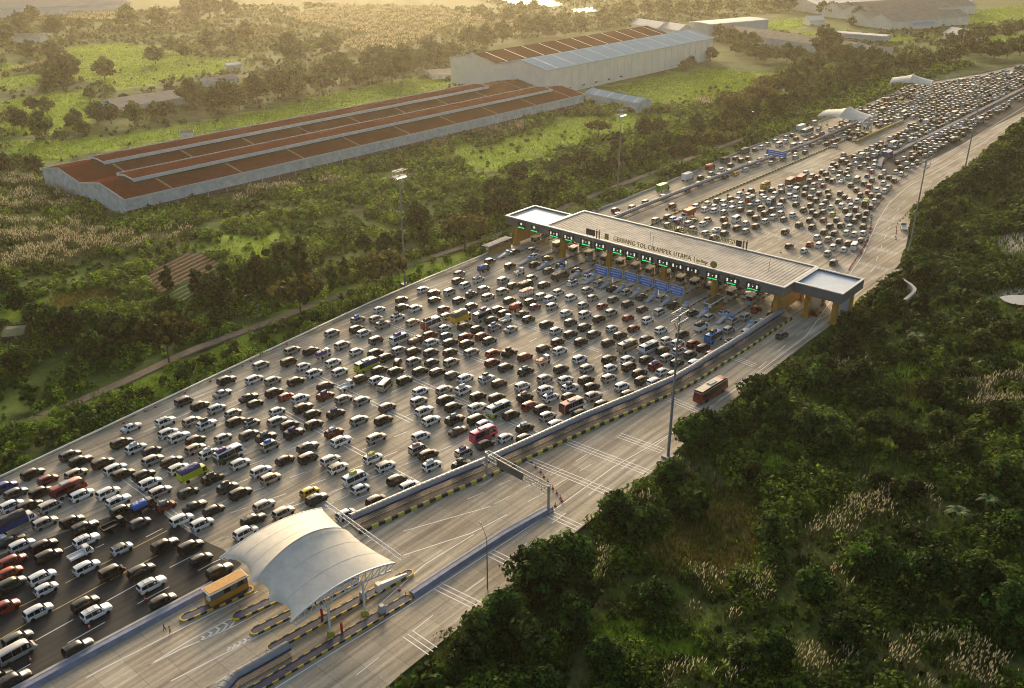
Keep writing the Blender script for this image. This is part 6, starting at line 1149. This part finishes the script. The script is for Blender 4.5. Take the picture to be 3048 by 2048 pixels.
def cmesh(name, P_, C_, ls, rg, mat, nrm=None):
    V_ = leaves(P_, ls, rg, 1.3, nrm=nrm); me = bpy.data.meshes.new(name); Fq = quads(len(P_)).astype(np.int32); me.vertices.add(len(V_)); me.vertices.foreach_set('co', V_.astype(np.float32).ravel()); me.loops.add(Fq.size); me.loops.foreach_set('vertex_index', Fq.ravel()); me.polygons.add(len(Fq)); me.polygons.foreach_set('loop_start', np.arange(0,Fq.size,4,dtype=np.int32)); me.polygons.foreach_set('loop_total', np.full(len(Fq),4,np.int32)); me.materials.append(mat); me.update()
    a = me.color_attributes.new('col','FLOAT_COLOR','POINT'); c = np.ones((len(V_),4),np.float32); c[:,:3] = np.repeat(C_,4,0); a.data.foreach_set('color', c.ravel()); return me
TV = {}
for kind, h, w, nv in (('round',12,11,4),('umbrella',11,16,3),('column',9,4.5,4),('shrub',3.6,5,3),('sapling',3.6,2.6,3),('dark',9,8,4)):
    TV[kind] = []
    for v_ in range(nv):
        P_, C_, ls, tb, N_ = tree_mesh(100+v_*7+len(kind), h, w, kind if kind != 'dark' else 'dark') if kind != 'dark' else tree_mesh(300+v_, h, w, 'dark')
        if kind == 'dark':
            P2, C2, _l, _t, N2 = tree_mesh(340+v_, h*.9, w, 'dark'); N_ = np.concatenate([N_, N2]); P_ = np.concatenate([P_, P2]); C_ = np.concatenate([C_, C2*1.2])
        TV[kind].append((cmesh('crown', P_, C_, ls, np.random.default_rng(v_), leafr, N_), tb.mesh('trunk', bark), h, w))
KN = {'round':'round bushy tree','umbrella':'wide umbrella shaped tree','column':'tall narrow feathery tree','shrub':'leafy shrub','sapling':'pale green sapling','dark':'dark glossy broadleaf tree'}
TR = []
def tree(px, py, h, w, kind, base=None):
    if base is None and py < 250 and kind == 'round': h *= 1.2; w *= 1.35
    g = base if base is not None else G(px, py); TR.append((g, h, w, kind, px, py))
def L_(txt, ck, h, kind, w=None):
    for q in txt.split(';'):
        a = q.split(); px, py = cp(ck, float(a[0]), float(a[1])); hh = float(a[2]) if len(a) > 2 else h; tree(px, py, hh, (w or {'round':.95,'umbrella':1.5,'column':.5,'shrub':1.4,'sapling':.75,'dark':.9}[kind])*hh, kind)
L_('160 250 16;420 280 15;250 170 14;50 330 14;230 440 11;400 460 11;1000 210 18;1220 210 17;1480 150 20;1620 130 20;1780 120 16;950 210 12;820 60 10;1200 490 12;1430 450 10;1340 400 10;1620 400 14;1780 370 14;1900 320 14;810 610 13;510 640 15;400 700 14;440 560 12;560 1000 9;590 950 8;170 1000 12;330 1080 15;370 880 10;760 950 12;860 960 12;1040 960 13;1200 920 10;1260 900 9;1320 900 9;1480 830 17;1650 860 15;1760 830 17;1850 850 16;1980 800 18;1480 760 12;1310 740 8;2150 760 18;2280 740 18;1550 780 12;960 810 7;640 1050 9;120 970 11;250 860 9;60 1350 10;270 1340 9;700 770 9;560 560 11;1240 210 12;620 230 9', 'O', 12, 'round')
L_('180 500 20;460 440 16;100 740 17;250 700 17;420 740 20;560 640 17;840 600 19;950 640 20;1040 600 19;1180 520 13;1260 500 16;1340 510 14;1420 490 13;1560 370 16;1680 370 16;1800 330 16;1960 280 16;2080 280 16;680 660 12;740 640 9;2200 270 14;1700 190 12;1850 170 12;1980 210 12;2120 200 13;2260 210 13;1640 120 10', 'Q', 14, 'round')
L_('720 300 14;860 290 14;980 260 14;1150 190 14;1260 170 14;1350 150 16;1480 120 14;1620 110 16;1750 120 14;1880 110 14;2020 100 14;2160 90 12;620 90 12;520 110 12;2050 300 11;2140 330 12;2230 370 12;2300 380 12;1980 470 9;1830 520 7;1770 540 6;2180 420 9', 'R', 13, 'round')
L_('300 60 14;420 80 14;520 90 14;640 70 14;780 120 13;850 130 13;960 130 13;1050 160 12;1130 150 12;1000 200 8;70 320 10;170 400 11;260 470 11;330 480 11;420 470 10;500 480 12;590 500 12;790 440 20;870 500 14;960 510 13;1060 520 13;1160 530 13;1260 550 12;1380 540 11;1480 550 10;1580 540 10;1700 500 11;1800 480 12;1900 440 12;2000 430 12;2100 460 13;2200 450 13;2300 430 13;1750 380 11;1850 350 12;1950 330 13;2050 300 12;2200 290 10;2280 260 10;720 560 12;620 600 13;520 680 13;440 720 14;660 680 13;780 690 13;900 650 13;1000 640 13;1100 620 12;1200 600 12', 'T', 12, 'round')
L_('1120 1060 9;2100 830 9', 'R', 9, 'umbrella'); tree(1148,858,11,18,'umbrella'); tree(1385,745,12,19,'umbrella'); tree(895,940,12,15,'umbrella'); tree(505,1085,13,15,'umbrella')
L_('1760 1290 10;2010 1180 10;1940 1170 9;2150 1080 10', 'R', 10, 'umbrella', 1.4)
L_('680 380 14;800 360 13;300 620 13;400 560 13;520 520 13;620 480 13', 'M', 12, 'umbrella', 1.4)
tree(1727,617,6,6,'round')
L_('1300 1080 9;1520 1100 10;1640 1130 11;1760 1140 13;1900 1150 12;1980 1100 14;2080 1080 14;2200 1020 15;2320 980 15', 'U', 10, 'column', .5)
L_('60 1150 9;160 1250 9;300 1350 9;420 1430 10;560 1450 10;700 1460 10;900 1480 10;1050 1500 9', 'U', 9, 'dark')
rg_ = np.random.default_rng(5)
def ht(x_, y_): return float(ground_height(np.array([x_]), np.array([y_]))[0])
def along(pts, n, w0, w1, h0, h1, kind, wf=None):
    pw_ = [G(*p) for p in pts]; pl = dens(pw_, 1.0)
    for k in range(n):
        t = (k+rg_.uniform(.1,.9))/n; i = int(t*(len(pl)-2)); d = (pl[i+1]-pl[i]).normalized(); nn = Vector((-d.y, d.x, 0)); g = pl[i]+nn*rg_.uniform(w0, w1); q = PR(g); h = rg_.uniform(h0, h1); tree(q[0], q[1], h, h*(wf or {'round':.95,'column':.5,'shrub':1.4,'sapling':.75,'dark':.95,'umbrella':1.5}[kind]), kind, g)
BELT = [(-60,1290),(180,1215),(400,1122),(578,1040),(783,965),(988,888),(1166,808),(1300,750),(1500,682),(1774,568),(2006,480),(2250,388),(2500,300),(2620,240)]
along(BELT, 60, 5, 16, 7, 10, 'column'); along(BELT, 34, 14, 34, 6, 10, 'dark'); along(BELT[8:], 26, 8, 40, 8, 12, 'round')
along([(10,1405),(480,1170),(1100,872),(1180,838)], 20, 1.8, 3.5, 3.2, 4.6, 'sapling'); along([(200,1300),(700,1060),(1000,930)], 9, 1.5, 4, 2.5, 4, 'shrub')
L_('150 700 4.6;640 420 4.2;850 300 4.6;1100 230 4.2;1290 130 4.4', 'B', 4, 'sapling')
RE = [(1150,2130),(1338,1960),(1500,1830),(1739,1640),(1954,1440),(2150,1250),(2330,1110),(2500,985),(2640,880),(2710,760),(2725,650),(2790,585),(2890,520),(2980,440),(3060,380),(3200,300)]
along(RE[4:13], 22, -7, -1, 4.5, 7.5, 'dark'); along(RE[5:13], 12, -8, -2, 5, 8, 'round'); along(RE[0:9], 8, -22, -6, 6, 10, 'column'); along(RE[2:9], 8, -40, -10, 5, 8, 'round'); along(RE[11:], 16, -10, -1, 6, 9, 'dark')
for px, py, h, k_ in ((1600,1760,11,'dark'),(1690,1700,10,'dark'),(1840,1560,9,'dark'),(1930,1600,9,'dark'),(1500,1850,8,'dark'),(1430,1900,7,'round'),(1560,1920,8,'round'),(1700,1850,8,'dark'),(1380,1960,6,'round'),(1290,2030,5,'shrub'),(2060,1330,9,'dark'),(2100,1300,8,'dark'),(2250,1200,9,'dark'),(2300,1240,9,'dark'),(2430,1150,8,'dark'),(2560,1130,7,'dark'),(2290,1590,7,'round'),(2920,1040,8,'round'),(2980,1010,7,'round'),
    (2480,1340,8,'dark'),(2400,1290,8,'dark'),(2600,1300,8,'round'),(2700,1340,8,'round'),(2800,1290,8,'round'),(2860,1360,8,'round'),(2960,1440,8,'round'),(3020,1600,8,'dark'),(2900,1760,9,'dark'),(2760,1740,9,'dark'),(2600,1700,9,'dark'),(2420,1780,8,'dark'),(2300,1960,7,'dark'),(3000,1850,9,'dark'),(2700,1480,7,'round'),(2980,1260,8,'round'),(2760,1180,7,'round'),(2860,1120,7,'round'),(2650,1080,7,'round'),
    (1620,2050,6,'dark'),(1800,1980,7,'dark'),(1950,1800,7,'dark'),(2050,1500,6,'shrub'),(2500,1900,7,'dark'),(2960,560,9,'dark'),(2850,640,8,'round'),(2800,720,8,'dark'),(2880,760,8,'round'),(2990,500,10,'dark'),(3040,450,10,'dark'),(2780,660,7,'dark'),(2740,800,7,'dark'),(2940,830,5,'round')): tree(px, py, h, h*(.95 if k_ != 'shrub' else 1.4), k_)
LMT = [('the toll gate left wing',1600,650),('the toll gate right wing',2470,830),('the left lit light mast',1203,700),('the dark near light mast',2000,1150),('the red coach',2117,1158),('the sign gantry',1540,1440),('the curved arm street lamp',1450,1690),('the tent canopy',920,1670),('the tan roofed barn',440,300),('the little hut',695,185),('the long red roofed warehouse',1000,420),('the blue roofed warehouse',1870,150),('the patchy blue roofed shed',1820,285),('the nearer far tent',2525,340),('the farther far tent',2710,240),('the long grey roofed warehouse',2330,115),('the white house',2435,55),('the ploughed plot',550,800),('the mossy hut',38,990),('the drain wall',2700,870),('the right pond',3010,890),('the far left house',80,105),('the low grey shelter',1335,205),('the glinting pond at the top',1590,8),('the grey gable house',2625,145),('the lamp post by the track',768,925)]
names_ = [(KN[t[3]], t[4], t[5]) for t in TR]; tlab = rank_labels(names_, LMT)
used = {}
for i, (g, h, w, kind, px, py) in enumerate(TR):
    cm, tm, h0, w0 = TV[kind][i % len(TV[kind])]; e = empty({'column':'feathery_tree','umbrella':'umbrella_tree','shrub':'shrub','sapling':'sapling','dark':'broadleaf_tree','round':'tree'}[kind], (g.x, g.y, ht(g.x, g.y)), rg_.uniform(0, 6.28), label=tlab[i], cat='shrub' if kind == 'shrub' else 'tree', group={'sapling':'saplings along the left guardrail'}.get(kind, 'trees around the toll road'))
    c2 = obj('crown', cm, e); t2 = obj('trunk', tm, e); e.scale = (w/w0, w/w0, h/h0)
# banana plants
def banana(px, py, h, label):
    g = G(px, py); e = empty('banana_plant', (g.x, g.y, ht(g.x,g.y)), 0, label=label, cat='plant', group='banana plants in the scrub'); b = MB(); b.tube((0,0,0),(0,0,h*.6),.16,.1,n=7); b.build('stem', M('banana_stem',(.12,.14,.05),rough=.8), e); b = MB(); r_ = np.random.default_rng(int(px))
    for k in range(11):
        a = k*2.4+r_.uniform(-.3,.3); L = h*.75; d = Vector((math.cos(a), math.sin(a), 0)); sd_ = Vector((-d.y, d.x, 0)); pts = []
        for t in np.linspace(0,1,6): c2 = Vector((0,0,h*.58))+d*(L*t*.8)+Vector((0,0,L*(.75*t-.85*t*t))); w_ = .34*math.sin(math.pi*min(1,t*.92+.06))*h/4; pts += [c2-sd_*w_+Vector((0,0,.06)), c2+sd_*w_+Vector((0,0,.06))]
        b.add(pts, [(2*i, 2*i+1, 2*i+3, 2*i+2) for i in range(5)])
    b.build('leaf_crown', M('banana_leaf',(.06,.11,.02),rough=.7,var=.2,vs=1,trans=.3), e)
for px, py, h, lb in ((2615,1000,5.5,'banana plant with broad pale leaves right of the coach bushes'),(2730,1010,5,'banana plant right of the larger banana plant group'),(2850,1545,5,'banana plant in the dark lower right scrub'),(2940,1500,4.5,'banana plant near the right picture edge above the dark scrub'),(1145,470,4.5,'banana plant against the long warehouse wall'),(950,480,4,'banana plant left of the lean-to at the warehouse wall'),(2830,960,4.5,'banana plant left of the lone round tree at the right')): banana(px, py, h, lb)
# ---------------------------------------------------------------- undergrowth masses
allpolys_clear = LAWN+POND+SAND
def scatter(poly_px, n, seed, reject=None, soft=.0):
    P_ = wpoly(poly_px) if not isinstance(poly_px[0][0], np.floating) and poly_px[0][1] != 'w' else poly_px; xs_ = [p[0] for p in P_]; ys_ = [p[1] for p in P_]; r_ = np.random.default_rng(seed); x_ = r_.uniform(min(xs_), max(xs_), n); y_ = r_.uniform(min(ys_), max(ys_), n); k = pip(x_, y_, P_) & ~pip(x_, y_, ROADPOLY); k &= edge_dist(x_, y_, ROADPOLY) > 1.0
    return x_[k], y_[k]
pathd = lambda x_, y_: np.min([np.hypot(x_-p.x, y_-p.y) for p in dens(pw, 3)], axis=0)
BLD = []
for o in list(COL.objects):
    if o.type == 'EMPTY' and o.get('category') in ('warehouse','shed','house','barn','hut','building','shelter'):
        m_ = [c2 for c2 in o.children if c2.name.startswith('wall')]
        if m_: bb = m_[0].bound_box; mw_ = Matrix.Translation(o.location) @ Matrix.Rotation(o.rotation_euler.z, 4, 'Z'); xs_ = [b_[0] for b_ in bb]; ys_ = [b_[1] for b_ in bb]; BLD.append([tuple((mw_ @ Vector((x_, y_, 0)))[:2]) for x_, y_ in ((min(xs_)-1,min(ys_)-1),(max(xs_)+1,min(ys_)-1),(max(xs_)+1,max(ys_)+1),(min(xs_)-1,max(ys_)+1))])
KEEP = [wpoly([(2940,690),(3080,670),(3080,770),(2990,760)]), wpoly([(2950,850),(3080,830),(3080,950),(2960,925)])]
def notin(x_, y_, polys):
    k = np.ones(x_.shape, bool)
    for p in polys: k &= ~pip(x_, y_, p)
    return k
def bushmass(name, polys, dens_, hmin, hmax, ls, per, seed, label, colr, clear=True, patch=.42, far=1.0, path=False, patchf=9.):
    VV_, CC_, NN_ = [], [], []
    for pi, pp in enumerate(polys):
        P_ = wpoly(pp); A_ = 0
        for i in range(len(P_)): A_ += P_[i][0]*P_[(i+1)%len(P_)][1]-P_[(i+1)%len(P_)][0]*P_[i][1]
        bb = (max(p[0] for p in P_)-min(p[0] for p in P_))*(max(p[1] for p in P_)-min(p[1] for p in P_)); n = int(bb*dens_); x_, y_ = scatter(pp, n, seed+pi)
        k = notin(x_, y_, BLD) & notin(x_, y_, [PLOW, CROP]+POND+SAND+KEEP)
        if path: k &= pathd(x_, y_) > 3
        x_, y_ = x_[k], y_[k]; r_ = np.random.default_rng(seed+50+pi)
        jx = (fbm(x_/9., y_/9., 21)-.5)*22; jy = (fbm(x_/9., y_/9., 22)-.5)*22; lw = np.ones(x_.shape)
        if clear:
            for p in LAWN+DRY: lw = np.where(pip(x_+jx, y_+jy, p), .04, lw)
            for p in REED: lw = np.where(pip(x_+jx, y_+jy, p), .45, lw)
        pn = fbm(x_/patchf, y_/patchf, seed+3); k = (r_.uniform(0,1,len(x_)) < lw*np.clip((pn-patch)*7, 0.03, 1)); x_, y_, pn, lw = x_[k], y_[k], pn[k], lw[k]
        z_g = ground_height(x_, y_); hh = (hmin+(hmax-hmin)*np.clip((pn-patch)*3.2, 0, 1))*r_.uniform(.7,1.25,len(x_))*np.where(lw < 1, .45, 1); wd = hh*r_.uniform(.7,1.1,len(x_))
        m_ = len(x_); tone = np.clip(fbm(x_/16., y_/16., seed+7)*1.9-.45, 0, 1)[:,None]; c0 = (np.array(colr[0])*(1-tone)+np.array(colr[1])*tone)*r_.choice([.45,.75,1.1,1.8],(m_,1))
        dd = r_.normal(size=(m_,per,3)); dd /= np.linalg.norm(dd,axis=2)[:,:,None]; dd[:,:,2] = np.abs(dd[:,:,2])*1.0-.12; rr = r_.uniform(.45,1,(m_,per,1))
        pt = np.stack([x_, y_, z_g+hh*.15], -1)[:,None,:]+dd*rr*np.stack([wd*.62, wd*.62, hh*.85], -1)[:,None,:]
        cc_ = np.repeat(c0[:,None,:], per, 1)*r_.uniform(.7,1.3,(m_,per,1)); VV_.append(pt.reshape(-1,3)); CC_.append(cc_.reshape(-1,3)); NN_.append(dd.reshape(-1,3))
    P_ = np.concatenate(VV_); C_ = np.concatenate(CC_); r_ = np.random.default_rng(seed); dist = np.linalg.norm(P_-np.array([0,0,H]), axis=1); me = cmesh(name, P_, C_, np.clip(ls*dist/250., ls*.7, ls*3.2), r_, leafm, np.concatenate(NN_))
    o = bpy.data.objects.new(name, me); COL.objects.link(o); tag(o, label, 'undergrowth', kind='stuff'); print(name, len(P_))
SCL = [[(-60,500),(60,470),(140,520),(370,605),(700,545),(1100,440),(1500,360),(1740,300),(1900,330),(2150,250),(2400,200),(2620,190),(2900,190),(2700,250),(2640,284),(2360,390),(1900,575),(1769,630),(1560,705),(1420,765),(1280,815),(1100,900),(780,1060),(468,1200),(0,1420),(-60,1440)]]
SCR = [[(1050,2140),(1200,2003),(1338,1893),(1739,1564),(1954,1397),(2150,1217),(2330,1077),(2480,962),(2626,849),(2684,779),(2702,719),(2716,640),(2764,575),(2874,512),(2944,447),(2990,402),(3065,350),(3150,330),(3150,2200),(1050,2200)]]
SCF = [[(-100,60),(400,30),(900,10),(1500,25),(1500,130),(1400,160),(1380,260),(1100,280),(850,340),(230,470),(130,490),(-60,520)],[(2100,120),(2480,170),(2680,190),(3150,110),(3150,40),(2900,60),(2500,100),(2110,90)],[(1300,-60),(2500,-40),(2500,20),(2100,60),(1950,75),(1500,120),(1480,20)]]
bushmass('scrub_undergrowth', SCR, .60, 1.2, 4.6, .80, 34, 900, 'dense dark scrub and bushes filling the lower right', [(.026,.056,.007),(.12,.18,.013)], patch=.34, patchf=11.)
bushmass('scrub_undergrowth', SCL, .42, .8, 3.8, .62, 22, 1900, 'tangled green scrub between the warehouses and the left guardrail', [(.055,.115,.012),(.19,.28,.018)], patch=.32, path=True)
bushmass('distant_undergrowth', SCF, .045, 1.2, 4.5, .5, 16, 2900, 'hazy low bushes on the far fields', [(.045,.07,.016),(.11,.14,.03)], patch=.42)
def grassmass(name, polys, dens_, h, seed, label, col, wbase=.10, is_world=True):
    VV_, CC_, = [], []
    for pi, P_ in enumerate(polys):
        bb = (max(p[0] for p in P_)-min(p[0] for p in P_))*(max(p[1] for p in P_)-min(p[1] for p in P_)); cy_ = sum(p[1] for p in P_)/len(P_); sc = max(1., cy_/260.); n = int(min(bb*dens_/sc**1.3, 160000)); r_ = np.random.default_rng(seed+pi); x_ = r_.uniform(min(p[0] for p in P_), max(p[0] for p in P_), n); y_ = r_.uniform(min(p[1] for p in P_), max(p[1] for p in P_), n)
        jx = (fbm(x_/6., y_/6., 31)-.5)*9; jy = (fbm(x_/6., y_/6., 32)-.5)*9; k = pip(x_+jx, y_+jy, P_) & ~pip(x_, y_, ROADPOLY) & notin(x_, y_, BLD) & (edge_dist(x_, y_, ROADPOLY) > 1.2); x_, y_ = x_[k], y_[k]; z_g = ground_height(x_, y_); m_ = len(x_)
        hh = h*r_.uniform(.6,1.3,m_); lean = r_.normal(0,.22,(m_,2))*hh[:,None]; a = r_.uniform(0,3.14,m_); w_ = wbase*sc*r_.uniform(.7,1.3,m_); dx, dy = np.cos(a)*w_, np.sin(a)*w_
        VV_.append(np.stack([np.stack([x_-dx,y_-dy,z_g],-1), np.stack([x_+dx,y_+dy,z_g],-1), np.stack([x_+lean[:,0]+dx*.4,y_+lean[:,1]+dy*.4,z_g+hh],-1), np.stack([x_+lean[:,0]-dx*.4,y_+lean[:,1]-dy*.4,z_g+hh*.96],-1)],1).reshape(-1,3)); tn = np.clip(fbm(x_/5., y_/5., seed)*1.6-.3,0,1)[:,None]; CC_.append(np.repeat((np.array(col[0])*(1-tn)+np.array(col[1])*tn)*r_.uniform(.65,1.35,(m_,1)),4,0))
    V_ = np.concatenate(VV_); o = colour_mesh(name, V_, quads(len(V_)//4), np.concatenate(CC_), leafm); tag(o, label, 'grass', kind='stuff'); print(name, len(V_)//4)
grassmass('meadow_grass', LAWN, 1.7, .6, 60, 'bright yellow green meadow grass between the bushes', [(.13,.22,.014),(.28,.38,.022)], .16)
grassmass('dry_grass', DRY, 6.0, .8, 70, 'orange brown dry grass patches', [(.07,.08,.018),(.20,.15,.03)], .13)
SCRW = [[tuple(q) for q in wpoly(SCR[0])]]
grassmass('tall_grass', SCRW, 1.6, 1.0, 75, 'dark green tall grass between the bushes at the lower right', [(.045,.08,.010),(.17,.22,.02)], .22)
def reeds(seed=80):
    VV_, CC_ = [], []; G_V, G_C = [], []
    for pi, P_ in enumerate(REED):
        bb = (max(p[0] for p in P_)-min(p[0] for p in P_))*(max(p[1] for p in P_)-min(p[1] for p in P_)); cy_ = sum(p[1] for p in P_)/len(P_); sc = max(1., cy_/300.); r_ = np.random.default_rng(seed+pi)
        for dn, plume in ((3.6/sc**1.2, True), (2.0/sc**1.2, False)):
            n = int(min(bb*dn, 60000)); x_ = r_.uniform(min(p[0] for p in P_), max(p[0] for p in P_), n); y_ = r_.uniform(min(p[1] for p in P_), max(p[1] for p in P_), n); jx = (fbm(x_/7., y_/7., 41)-.5)*12; jy = (fbm(x_/7., y_/7., 42)-.5)*12
            k = pip(x_+jx, y_+jy, P_) & ~pip(x_, y_, ROADPOLY) & notin(x_, y_, BLD) & (edge_dist(x_, y_, ROADPOLY) > 1.5) & (fbm(x_/4., y_/4., 44) > (.50 if plume else .42)); x_, y_ = x_[k], y_[k]; z_g = ground_height(x_, y_); m_ = len(x_); hh = r_.uniform(2.0,3.4,m_); lx = r_.normal(.25,.25,m_); ly = r_.normal(0,.25,m_); a = r_.uniform(0,3.14,m_)
            if plume:
                w_ = .105*sc**.8; dx, dy = np.cos(a)*w_, np.sin(a)*w_; z0 = z_g+hh; L = r_.uniform(.6,1.05,m_)*sc**.4
                q = np.stack([np.stack([x_+lx,y_+ly,z0],-1), np.stack([x_+lx*1.2+dx,y_+ly*1.2+dy,z0+L*.4],-1), np.stack([x_+lx*1.5,y_+ly*1.5,z0+L],-1), np.stack([x_+lx*1.2-dx,y_+ly*1.2-dy,z0+L*.4],-1)],1).reshape(-1,3); VV_.append(q); CC_.append(np.repeat(np.array([[.50,.44,.27]])*r_.uniform(.6,1.2,(m_,1)),4,0))
            w_ = .05*sc; dx, dy = np.cos(a)*w_, np.sin(a)*w_; q = np.stack([np.stack([x_-dx,y_-dy,z_g],-1), np.stack([x_+dx,y_+dy,z_g],-1), np.stack([x_+lx+dx*.3,y_+ly+dy*.3,z_g+hh],-1), np.stack([x_+lx-dx*.3,y_+ly-dy*.3,z_g+hh*.98],-1)],1).reshape(-1,3); G_V.append(q); G_C.append(np.repeat(np.array([[.075,.09,.03]])*r_.uniform(.6,1.5,(m_,1)),4,0))
    V_ = np.concatenate(VV_); o = colour_mesh('reed_plumes', V_, quads(len(V_)//4), np.concatenate(CC_), plum); tag(o, 'pale feathery reed plumes waving above the scrub', 'reeds', kind='stuff'); print('plumes', len(V_)//4)
    V_ = np.concatenate(G_V); o = colour_mesh('reed_stalks', V_, quads(len(V_)//4), np.concatenate(G_C), leafm); tag(o, 'green reed stalks below the pale plumes', 'reeds', kind='stuff'); print('stalks', len(V_)//4)
reeds()
# ================================================================ HAZE
hz = MB(); hz.box((500, 4200, 60.0), (14000, 9400, 126)); hm = bpy.data.materials.new('haze'); hm.use_nodes = True; t = hm.node_tree; t.nodes.remove(t.nodes['Principled BSDF']); pv = t.nodes.new('ShaderNodeVolumePrincipled')
pv.inputs['Color'].default_value = (.96,.88,.68,1); pv.inputs['Density'].default_value = .000085; pv.inputs['Anisotropy'].default_value = .72; t.links.new(pv.outputs[0], t.nodes['Material Output'].inputs['Volume'])
ho = hz.build('haze', hm, kind='stuff', label='warm evening haze filling the air');
